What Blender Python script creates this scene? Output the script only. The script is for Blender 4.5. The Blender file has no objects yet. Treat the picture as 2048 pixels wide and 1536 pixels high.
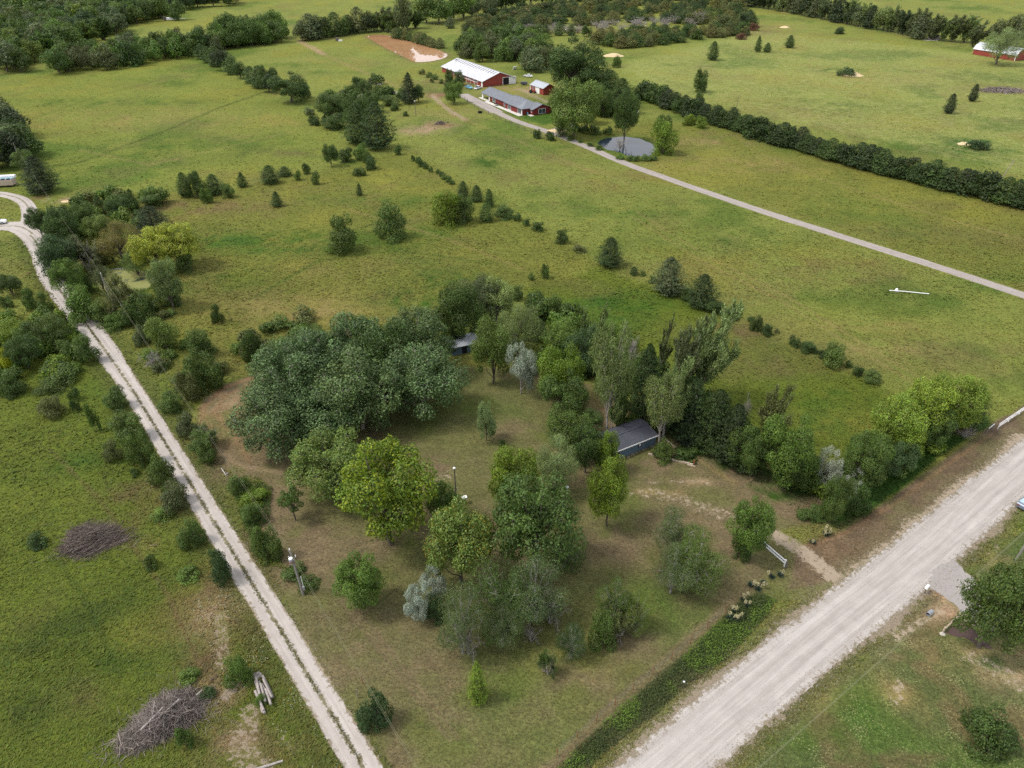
import bpy, math, random
import numpy as np
from mathutils import Vector, Matrix

# ---------------------------------------------------------------- camera, sky, sun
F_PX = 1440.0            # focal length in pixels of the 2048 px wide photograph
PITCH = math.radians(33.6)
CAM_H = 75.0
SC = bpy.context.scene
COL = SC.collection
cam_d = bpy.data.cameras.new("camera"); cam = bpy.data.objects.new("camera", cam_d); COL.objects.link(cam)
cam.location = (0, 0, CAM_H); cam.rotation_euler = (math.pi/2 - PITCH, 0, 0)
cam_d.sensor_width = 36; cam_d.lens = 36*F_PX/2048; cam_d.clip_start = 0.5; cam_d.clip_end = 12000
SC.camera = cam
SUN_EL, SUN_AZ = math.radians(57), math.radians(262)   # azimuth clockwise from +Y: the sun stands to the left
w = bpy.data.worlds.new("World"); SC.world = w; w.use_nodes = True
nt = w.node_tree; bg = nt.nodes["Background"]
sky = nt.nodes.new("ShaderNodeTexSky"); sky.sky_type = 'NISHITA'; sky.sun_disc = False
sky.sun_elevation = SUN_EL; sky.sun_rotation = SUN_AZ; sky.air_density = 1.0; sky.dust_density = 2.5; sky.ozone_density = 1.0
# broken bright cloud over the whole sky
_tc = nt.nodes.new("ShaderNodeTexCoord"); _mp = nt.nodes.new("ShaderNodeMapping"); _mp.inputs["Scale"].default_value = (1, 1, 2.6); nt.links.new(_tc.outputs["Generated"], _mp.inputs[0])
_nz = nt.nodes.new("ShaderNodeTexNoise"); _nz.inputs["Scale"].default_value = 2.3; _nz.inputs["Detail"].default_value = 7; _nz.inputs["Roughness"].default_value = .58; nt.links.new(_mp.outputs[0], _nz.inputs["Vector"])
_mr = nt.nodes.new("ShaderNodeMapRange"); _mr.interpolation_type = 'SMOOTHSTEP'; nt.links.new(_nz.outputs["Fac"], _mr.inputs[0])
for _i, _x in zip((1, 2, 3, 4), (.40, .56, .12, .95)): _mr.inputs[_i].default_value = _x
_mx = nt.nodes.new("ShaderNodeMix"); _mx.data_type = 'RGBA'; nt.links.new(_mr.outputs[0], _mx.inputs[0]); nt.links.new(sky.outputs[0], _mx.inputs[6]); _mx.inputs[7].default_value = (7.2, 7.3, 7.5, 1)
nt.links.new(_mx.outputs[2], bg.inputs[0]); bg.inputs[1].default_value = 0.10
sd = bpy.data.lights.new("sun", 'SUN'); sd.energy = 1.5; sd.angle = math.radians(11); sd.color = (1.0, 0.955, 0.89)
so = bpy.data.objects.new("sun", sd); COL.objects.link(so)
_sv = Vector((math.sin(SUN_AZ)*math.cos(SUN_EL), math.cos(SUN_AZ)*math.cos(SUN_EL), math.sin(SUN_EL)))
so.rotation_euler = _sv.to_track_quat('Z', 'Y').to_euler(); so.location = (-60, 0, 160)
SC.view_settings.view_transform = 'Standard'; SC.view_settings.look = 'None'
SC.view_settings.exposure = 1.06; SC.view_settings.gamma = 1.0; SC.view_settings.use_curve_mapping = False
SC.render.engine = 'CYCLES'; SC.cycles.max_bounces = 4; SC.cycles.diffuse_bounces = 2; SC.cycles.glossy_bounces = 2
SC.cycles.transmission_bounces = 2; SC.cycles.use_denoising = False

R = random.Random(7)
rng = np.random.default_rng(11)

# ---------------------------------------------------------------- helpers
def lin(c):
    c = c/255.0
    return c/12.92 if c <= .04045 else ((c+.055)/1.055)**2.4
K = 0.66
def C(r, g, b, k=None):
    k = K if k is None else k
    return (lin(r)*k, lin(g)*k, lin(b)*k)
sp, cp = math.sin(PITCH), math.cos(PITCH)
def P(u, v, z=0.0):
    """a point of the place at height z seen at photo position u, v"""
    a = (u-1024)/F_PX; b = (768-v)/F_PX
    d = (a, cp+b*sp, -sp+b*cp)
    t = (z-CAM_H)/d[2]
    return Vector((a*t, d[1]*t, z))
def Pn(u, v):
    a = (u-1024)/F_PX; b = (768-v)/F_PX
    t = -CAM_H/(-sp+b*cp)
    return a*t, (cp+b*sp)*t
def proj(p):
    x, y, z = p[0], p[1], p[2]-CAM_H
    zc = y*cp - z*sp; yc = y*sp + z*cp
    return 1024+F_PX*x/zc, 768-F_PX*yc/zc, zc
def hgt(u, v, vtop):
    """height of an upright thing based at u, v whose top shows at row vtop"""
    b = P(u, v); lo, hi = 0, 60
    for _ in range(40):
        m = (lo+hi)/2
        if proj((b.x, b.y, m))[1] > vtop: lo = m
        else: hi = m
    return lo
def _hash(ix, iy, s):
    h = (ix.astype(np.int64)*374761393 + iy.astype(np.int64)*668265263 + s*974634777) & 0x7fffffff
    h = ((h ^ (h >> 13))*1274126177) & 0x7fffffff
    return ((h ^ (h >> 16)) & 0xffff)/65535.0
def vnoise(x, y, s=0):
    ix = np.floor(x); iy = np.floor(y); fx = x-ix; fy = y-iy
    fx = fx*fx*(3-2*fx); fy = fy*fy*(3-2*fy)
    a = _hash(ix, iy, s); b = _hash(ix+1, iy, s); c = _hash(ix, iy+1, s); d = _hash(ix+1, iy+1, s)
    return (a*(1-fx)+b*fx)*(1-fy)+(c*(1-fx)+d*fx)*fy
def fbm(x, y, size, octs=4, s=0):
    r = 0; amp = .5; f = 1.0/size; tot = 0
    for k in range(octs):
        r = r+amp*vnoise(x*f+17.3*k, y*f-9.1*k, s+k); tot += amp; amp *= .55; f *= 2.03
    return r/tot
def sdf(X, Y, poly):
    """signed distance (metres, negative inside) to a polygon"""
    n = len(poly); dmin = np.full(X.shape, 1e9); inside = np.zeros(X.shape, bool)
    for i in range(n):
        x0, y0 = poly[i]; x1, y1 = poly[(i+1) % n]
        ex, ey = x1-x0, y1-y0
        t = np.clip(((X-x0)*ex+(Y-y0)*ey)/(ex*ex+ey*ey+1e-9), 0, 1)
        dmin = np.minimum(dmin, np.hypot(X-x0-t*ex, Y-y0-t*ey))
        c = ((y0 > Y) != (y1 > Y)) & (X < ex*(Y-y0)/(ey if abs(ey) > 1e-9 else 1e-9)+x0)
        inside ^= c
    return np.where(inside, -dmin, dmin)
def pdist(X, Y, pts):
    dmin = np.full(X.shape, 1e9)
    for (x0, y0), (x1, y1) in zip(pts[:-1], pts[1:]):
        ex, ey = x1-x0, y1-y0
        t = np.clip(((X-x0)*ex+(Y-y0)*ey)/(ex*ex+ey*ey+1e-9), 0, 1)
        dmin = np.minimum(dmin, np.hypot(X-x0-t*ex, Y-y0-t*ey))
    return dmin
def W(pts): return [tuple(P(*p)[:2]) for p in pts]
def sstep(x, a, b):
    t = np.clip((x-a)/(b-a), 0, 1); return t*t*(3-2*t)

def tag(o, label=None, cat=None, group=None, kind=None):
    if label: o["label"] = label
    if cat: o["category"] = cat
    if group: o["group"] = group
    if kind: o["kind"] = kind
    return o
def link(name, data, parent=None, loc=None, rot=None, scale=None):
    o = bpy.data.objects.new(name, data); COL.objects.link(o)
    if parent: o.parent = parent
    if loc is not None: o.location = loc
    if rot is not None: o.rotation_euler = rot
    if scale is not None: o.scale = scale
    return o
def thing(name, label, cat, loc=(0, 0, 0), rz=0, group=None, scale=None):
    o = link(name, None, loc=loc, rot=(0, 0, rz), scale=scale); o.empty_display_size = .3
    return tag(o, label, cat, group)
def npmesh(name, V, Fq, mat, cols=None, tris=False, extra=None):
    me = bpy.data.meshes.new(name); V = np.asarray(V, dtype=np.float32); Fq = np.asarray(Fq, dtype=np.int32)
    k = 3 if tris else 4
    me.vertices.add(len(V)); me.vertices.foreach_set("co", V.ravel())
    nf = len(Fq); me.loops.add(nf*k); me.polygons.add(nf)
    me.loops.foreach_set("vertex_index", Fq.ravel()); me.polygons.foreach_set("loop_start", np.arange(0, nf*k, k, dtype=np.int32))
    me.update(calc_edges=True)
    if cols is not None:
        a = me.color_attributes.new("leaf", 'FLOAT_COLOR', 'POINT')
        cc = np.ones((len(V), 4), np.float32); cc[:, :3] = cols; a.data.foreach_set("color", cc.ravel())
    for nm, arr in (extra or {}).items():
        a = me.attributes.new(nm, 'FLOAT', 'POINT'); a.data.foreach_set("value", np.asarray(arr, np.float32).ravel())
    if mat: me.materials.append(mat)
    return me

class MB:
    """collects solids into one mesh"""
    def __init__(s): s.v = []; s.f = []; s.m = []
    def add(s, V, F, m=0):
        o = len(s.v); s.v += [tuple(p) for p in V]; s.f += [tuple(o+i for i in f) for f in F]; s.m += [m]*len(F); return s
    def box(s, x0, x1, y0, y1, z0, z1, m=0):
        return s.add([(x0,y0,z0),(x1,y0,z0),(x1,y1,z0),(x0,y1,z0),(x0,y0,z1),(x1,y0,z1),(x1,y1,z1),(x0,y1,z1)],
                     [(3,2,1,0),(4,5,6,7),(0,1,5,4),(1,2,6,5),(2,3,7,6),(3,0,4,7)], m)
    def tube(s, pts, rad, n=6, m=0, caps=True):
        pts = [Vector(p) for p in pts]; rs = rad if isinstance(rad, (list, tuple)) else [rad]*len(pts)
        V = []; F = []
        for i, p in enumerate(pts):
            d = (pts[min(i+1, len(pts)-1)]-pts[max(i-1, 0)]).normalized()
            a = d.orthogonal().normalized() if i == 0 else (a-d*a.dot(d)).normalized()
            b = d.cross(a)
            V += [p+(a*math.cos(2*math.pi*k/n)+b*math.sin(2*math.pi*k/n))*rs[i] for k in range(n)]
        for i in range(len(pts)-1):
            for k in range(n):
                F.append((i*n+k, i*n+(k+1) % n, (i+1)*n+(k+1) % n, (i+1)*n+k))
        if caps: F += [tuple(reversed(range(n))), tuple(range((len(pts)-1)*n, len(pts)*n))]
        return s.add(V, F, m)
    def bar(s, a, b, w, h, m=0):
        """square timber from a to b"""
        a = Vector(a); b = Vector(b); d = (b-a).normalized()
        x = d.cross(Vector((0, 0, 1)));
        x = Vector((1, 0, 0)) if x.length < 1e-3 else x.normalized()
        y = x.cross(d).normalized(); x = x*w/2; y = y*h/2
        V = [a-x-y, a+x-y, a+x+y, a-x+y, b-x-y, b+x-y, b+x+y, b-x+y]
        return s.add(V, [(3,2,1,0),(4,5,6,7),(0,1,5,4),(1,2,6,5),(2,3,7,6),(3,0,4,7)], m)
    def prism(s, prof, y0, y1, m=0):
        """profile in x,z extruded along y"""
        n = len(prof); V = [(x, y0, z) for x, z in prof]+[(x, y1, z) for x, z in prof]
        return s.add(V, [tuple(range(n)), tuple(reversed(range(n, 2*n)))]+[(i, n+i, n+(i+1) % n, (i+1) % n) for i in range(n)], m)
    def lathe(s, prof, n=12, c=(0, 0, 0), m=0):
        V = []; F = []
        for r, z in prof: V += [(c[0]+r*math.cos(2*math.pi*k/n), c[1]+r*math.sin(2*math.pi*k/n), c[2]+z) for k in range(n)]
        for i in range(len(prof)-1):
            for k in range(n): F.append((i*n+k, i*n+(k+1) % n, (i+1)*n+(k+1) % n, (i+1)*n+k))
        F += [tuple(reversed(range(n))), tuple(range((len(prof)-1)*n, len(prof)*n))]
        return s.add(V, F, m)
    def mesh(s, name, mats, bevel=0):
        me = bpy.data.meshes.new(name); me.from_pydata([tuple(v) for v in s.v], [], s.f)
        for mt in (mats if isinstance(mats, (list, tuple)) else [mats]): me.materials.append(mt)
        me.polygons.foreach_set("material_index", s.m); me.update()
        return me
    def build(s, name, mats, parent=None, bevel=0, **kw):
        o = link(name, s.mesh(name, mats), parent, **kw)
        if bevel:
            b = o.modifiers.new("bevel", 'BEVEL'); b.width = bevel; b.segments = 2; b.limit_method = 'ANGLE'
        return o

# ---------------------------------------------------------------- materials
def newmat(name):
    m = bpy.data.materials.new(name); m.use_nodes = True; nt = m.node_tree
    b = nt.nodes["Principled BSDF"]; b.inputs["Roughness"].default_value = .85
    b.inputs["Specular IOR Level"].default_value = .25
    return m, nt, b
def nd(nt, t, **kw):
    n = nt.nodes.new(t)
    for k, v in kw.items(): setattr(n, k, v)
    return n
def noise(nt, scale, detail=4, rough=.55, vec=None, dist=0):
    n = nd(nt, "ShaderNodeTexNoise"); n.inputs["Scale"].default_value = scale; n.inputs["Detail"].default_value = detail
    n.inputs["Roughness"].default_value = rough; n.inputs["Distortion"].default_value = dist
    if vec is not None: nt.links.new(vec, n.inputs["Vector"])
    return n.outputs["Fac"]
def rng_map(nt, val, a, b, c, d, smooth=False):
    n = nd(nt, "ShaderNodeMapRange"); nt.links.new(val, n.inputs[0])
    if smooth: n.interpolation_type = 'SMOOTHSTEP'
    for i, x in zip((1, 2, 3, 4), (a, b, c, d)): n.inputs[i].default_value = x
    return n.outputs[0]
def math_(nt, op, a, b=None):
    n = nd(nt, "ShaderNodeMath", operation=op)
    for i, x in enumerate((a, b)):
        if x is None: continue
        if isinstance(x, (int, float)): n.inputs[i].default_value = x
        else: nt.links.new(x, n.inputs[i])
    return n.outputs[0]
def mix(nt, fac, a, b, mode='MIX'):
    n = nd(nt, "ShaderNodeMix", data_type='RGBA', blend_type=mode)
    for i, x in ((0, fac), (6, a), (7, b)):
        if isinstance(x, (int, float)): n.inputs[i].default_value = x
        elif isinstance(x, tuple): n.inputs[i].default_value = (*x[:3], 1)
        else: nt.links.new(x, n.inputs[i])
    return n.outputs[2]
def scale_col(nt, col, fac):
    n = nd(nt, "ShaderNodeVectorMath", operation='SCALE')
    if isinstance(col, tuple): n.inputs[0].default_value = col[:3]
    else: nt.links.new(col, n.inputs[0])
    nt.links.new(fac, n.inputs["Scale"]); return n.outputs[0]
def bump(nt, b, h, strength=.5, dist=.05):
    n = nd(nt, "ShaderNodeBump"); n.inputs["Strength"].default_value = strength; n.inputs["Distance"].default_value = dist
    nt.links.new(h, n.inputs["Height"]); nt.links.new(n.outputs[0], b.inputs["Normal"])
def coords(nt, kind="Object"):
    return nd(nt, "ShaderNodeTexCoord").outputs[kind]
def attr(nt, name, out="Color"):
    return nd(nt, "ShaderNodeAttribute", attribute_name=name).outputs[out]

def plain(name, c, rough=.7, metal=0, var=.18, sc=1.5, spec=.3, wear=None, wamt=.5):
    m, nt, b = newmat(name); v = coords(nt)
    f = rng_map(nt, noise(nt, sc, 5, .6, v), .3, .7, 1-var, 1+var)
    c_ = scale_col(nt, c, f)
    if wear: c_ = mix(nt, rng_map(nt, noise(nt, sc*2.3, 6, .65, v), .5, .68, 0, wamt, True), c_, wear)
    nt.links.new(c_, b.inputs["Base Color"]); b.inputs["Roughness"].default_value = rough
    b.inputs["Metallic"].default_value = metal; b.inputs["Specular IOR Level"].default_value = spec
    return m
M = {}
M['bark'] = plain('bark', (.115, .095, .075), .9, var=.35, sc=9)
M['bark_pale'] = plain('pale_bark', (.30, .27, .23), .9, var=.3, sc=8)
M['twig'] = plain('grey_twig', (.27, .245, .22), .9, var=.3, sc=12)
M['deadwood'] = plain('dead_wood', (.24, .205, .19), .9, var=.4, sc=6)
M['deadwood_dark'] = plain('dark_dead_wood', (.13, .105, .10), .95, var=.4, sc=6)
M['log'] = plain('weathered_log', (.3, .265, .24), .85, var=.3, sc=5)
M['barn_red'] = plain('barn_red_paint', (.25, .045, .032), .7, var=.16, sc=.8, wear=(.2, .1, .08), wamt=.3)
M['house_red'] = plain('house_red_siding', (.16, .022, .02), .6, var=.1, sc=1.2)
M['white'] = plain('white_paint', (.74, .73, .7), .55, var=.06, sc=2, wear=(.5, .48, .43), wamt=.3)
M['white_metal'] = plain('white_enamel', (.8, .8, .8), .35, var=.03)
M['roof_white'] = plain('weathered_white_roofing', (.52, .53, .55), .5, var=.08, sc=.35, wear=(.36, .31, .29), wamt=.4)
M['roof_grey'] = plain('grey_metal_roofing', (.17, .18, .20), .42, metal=.2, var=.06, sc=.5)
M['roof_lt'] = plain('galvanised_roofing', (.45, .47, .5), .4, metal=.4, var=.07, sc=.6)
M['roof_dark'] = plain('dark_blue_grey_roofing', (.060, .064, .078), .55, var=.12, sc=.8, wear=(.09, .09, .1), wamt=.4)
M['blue_grey'] = plain('blue_grey_siding', (.095, .135, .17), .7, var=.08, sc=1.4)
M['dark'] = plain('dark_interior', (.012, .012, .014), .9)
M['glass'] = plain('window_glass', (.03, .045, .06), .08, var=.1, spec=.6)
M['concrete'] = plain('concrete', (.52, .49, .44), .85, var=.1, sc=1)
M['timber'] = plain('weathered_timber', (.42, .34, .26), .85, var=.25, sc=4)
M['pole'] = plain('utility_pole_wood', (.22, .20, .18), .85, var=.3, sc=7)
M['steel'] = plain('grey_steel', (.35, .36, .38), .45, metal=.6, var=.1)
M['rust'] = plain('rust', (.22, .075, .03), .85, var=.35, sc=6)
M['orange'] = plain('orange_plastic', (.62, .17, .02), .5, var=.12)
M['wire'] = plain('weathered_wire', (.2, .2, .12), .7, var=.1)
M['straw'] = plain('straw', (.55, .42, .25), .95, var=.3, sc=3, wear=(.33, .3, .16), wamt=.6)
M['blue_tarp'] = plain('blue_sheet', (.13, .33, .42), .5, var=.15, sc=1)
M['car_blue'] = plain('silver_blue_car_paint', (.2, .235, .29), .25, metal=.5, var=.03, spec=.6)
M['tyre'] = plain('tyre_rubber', (.02, .02, .02), .9)
M['mulch'] = plain('brown_mulch', (.075, .048, .042), .95, var=.5, sc=14)
M['stone'] = plain('pale_stone', (.45, .42, .36), .9, var=.25, sc=3)
M['dirt_red'] = plain('red_brown_brush', (.24, .1, .06), .95, var=.35, sc=5)

def leaf_material():
    m, nt, b = newmat('foliage')
    oi = nd(nt, "ShaderNodeObjectInfo")
    c = mix(nt, 1.0, oi.outputs["Color"], attr(nt, "leaf"), 'MULTIPLY')
    nz = noise(nt, .35, 2, .5, nd(nt, "ShaderNodeNewGeometry").outputs["Position"])
    c = scale_col(nt, c, rng_map(nt, nz, .3, .7, .82, 1.18))
    nt.links.new(c, b.inputs["Base Color"]); b.inputs["Roughness"].default_value = .55; b.inputs["Specular IOR Level"].default_value = .28
    tr = nd(nt, "ShaderNodeBsdfTranslucent"); nt.links.new(mix(nt, 1.0, c, (1.15, 1.25, .55), 'MULTIPLY'), tr.inputs[0])
    ms = nd(nt, "ShaderNodeMixShader"); ms.inputs[0].default_value = .25
    nt.links.new(b.outputs[0], ms.inputs[1]); nt.links.new(tr.outputs[0], ms.inputs[2])
    nt.links.new(ms.outputs[0], nt.nodes["Material Output"].inputs[0])
    return m
M['leaf'] = leaf_material()
def grass_blades_material():
    m, nt, b = newmat('grass_blades')
    nt.links.new(attr(nt, "leaf"), b.inputs["Base Color"]); b.inputs["Roughness"].default_value = .7
    tr = nd(nt, "ShaderNodeBsdfTranslucent"); nt.links.new(attr(nt, "leaf"), tr.inputs[0])
    ms = nd(nt, "ShaderNodeMixShader"); ms.inputs[0].default_value = .3
    nt.links.new(b.outputs[0], ms.inputs[1]); nt.links.new(tr.outputs[0], ms.inputs[2])
    nt.links.new(ms.outputs[0], nt.nodes["Material Output"].inputs[0])
    return m
M['blade'] = grass_blades_material()
# ---------------------------------------------------------------- layout of the ground (positions read off as photo columns and rows)
ROAD_L = W([(1100, 1639), (1224, 1536), (1380, 1406), (1536, 1277), (1750, 1110), (1900, 990), (2048, 873)])
ROAD_R = W([(1330, 1625), (1450, 1522), (1536, 1447), (1680, 1322), (1836, 1196), (2020, 1022), (2110, 942)])
DRIVE_C = W([(800, 1655), (728, 1536), (612, 1344), (495, 1152), (375, 958), (258, 768), (196, 680), (150, 618), (112, 572), (92, 535), (84, 505), (70, 480), (60, 470)])
LOOP_C = W([(-60, 388), (-20, 386), (10, 389), (38, 396), (54, 408), (60, 424), (56, 444), (52, 462), (64, 478)])
BRANCH_C = W([(-80, 458), (-30, 455), (10, 452), (40, 452), (66, 466), (84, 492)])
FAR_C = W([(2220, 652), (2060, 594), (1792, 507), (1536, 427), (1414, 385), (1249, 327), (1180, 296), (1106, 266), (1024, 240), (975, 214), (940, 196), (925, 188)])
SPUR_C = W([(1106, 266), (1125, 256), (1150, 250)])
YARD = W([(418, 880), (398, 830), (410, 800), (445, 770), (520, 745), (700, 800), (930, 730), (1080, 740), (1180, 770), (1260, 810), (1330, 858), (1420, 900), (1560, 975), (1660, 1040),
          (1560, 1062), (1600, 1110), (1675, 1170), (1620, 1200), (1500, 1205), (1400, 1290), (1270, 1400), (1120, 1530), (1040, 1600), (860, 1640), (790, 1536), (690, 1400), (600, 1260), (545, 1150), (520, 1050), (535, 1000), (520, 955), (470, 950), (430, 915)])
VERGE = W([(1575, 1180), (1600, 1090), (1690, 1060), (1780, 1000), (1890, 915), (1985, 850), (2100, 770), (2200, 780), (1900, 1010), (1730, 1130), (1670, 1165)])
STRIP = W([(1680, 1060), (1760, 1005), (1880, 915), (1975, 850), (1950, 800), (1800, 900), (1640, 990), (1400, 880), (1380, 900), (1520, 985), (1630, 1035)])
DITCH = W([(1080, 1570), (1120, 1530), (1180, 1470), (1240, 1415), (1300, 1365), (1370, 1305), (1430, 1250), (1480, 1200), (1520, 1185), (1552, 1200), (1535, 1230), (1480, 1290), (1440, 1330), (1380, 1365), (1310, 1430), (1240, 1480), (1170, 1545), (1130, 1590)])
EAST = W([(1040, 580), (1200, 530), (1420, 620), (1600, 700), (1800, 800), (1740, 880), (1650, 930), (1500, 860), (1350, 780), (1150, 680)])
MIDP = W([(40, 440), (340, 400), (640, 345), (820, 300), (900, 350), (1110, 470), (1230, 530), (1050, 570), (960, 640), (760, 700), (560, 740), (420, 820), (330, 760), (250, 650), (120, 560)])
NEARL = W([(-300, 620), (-100, 600), (60, 640), (170, 690), (250, 800), (360, 980), (480, 1180), (600, 1370), (710, 1560), (700, 1700), (-200, 1700)])
TOPL = W([(-300, 190), (60, 150), (395, 110), (480, 165), (560, 200), (690, 260), (640, 330), (340, 390), (80, 440), (-300, 330)])
RLAWN = W([(1470, 1560), (1640, 1390), (1780, 1275), (1850, 1215), (1900, 1180), (2048, 1060), (2300, 900), (2500, 1300), (2200, 1700), (1500, 1700)])
PASTR = W([(1240, 130), (1500, 60), (1900, 100), (2300, 120), (2500, 430), (2000, 340), (1600, 250), (1290, 175)])
DRIVEN = W([(1150, 280), (1300, 240), (1500, 270), (1800, 340), (2200, 440), (2200, 640), (1800, 500), (1400, 370)])
HOUSE_LAWN = W([(962, 205), (1000, 200), (1120, 225), (1150, 240), (1085, 250), (1020, 228), (985, 212)])
POND_BROWN = W([(731, 73), (745, 70), (770, 70), (800, 77), (830, 86), (862, 95), (885, 103), (897, 110), (890, 116), (868, 122), (835, 125), (822, 121), (800, 110), (775, 98), (752, 85)])
POND_BLUE = W([(1194, 287), (1204, 279), (1222, 275), (1250, 273), (1262, 275), (1280, 277), (1296, 284), (1304, 288), (1310, 296), (1309, 304), (1302, 311), (1286, 313), (1264, 313), (1252, 311), (1240, 304), (1226, 302), (1212, 299), (1204, 293)])
POND_ALGAE = W([(185, 556), (200, 540), (235, 536), (270, 538), (305, 548), (312, 562), (295, 578), (262, 590), (228, 590), (200, 578)])
APRON = W([(1862, 1148), (1880, 1128), (1905, 1118), (1922, 1128), (1938, 1150), (1960, 1172), (1990, 1200), (2010, 1235), (1985, 1262), (1955, 1250), (1930, 1232), (1905, 1210), (1888, 1195), (1872, 1180), (1856, 1168)])
MULCH = W([(1890, 1266), (1916, 1240), (1962, 1268), (1985, 1298), (1960, 1292), (1930, 1276), (1905, 1272)])

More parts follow.
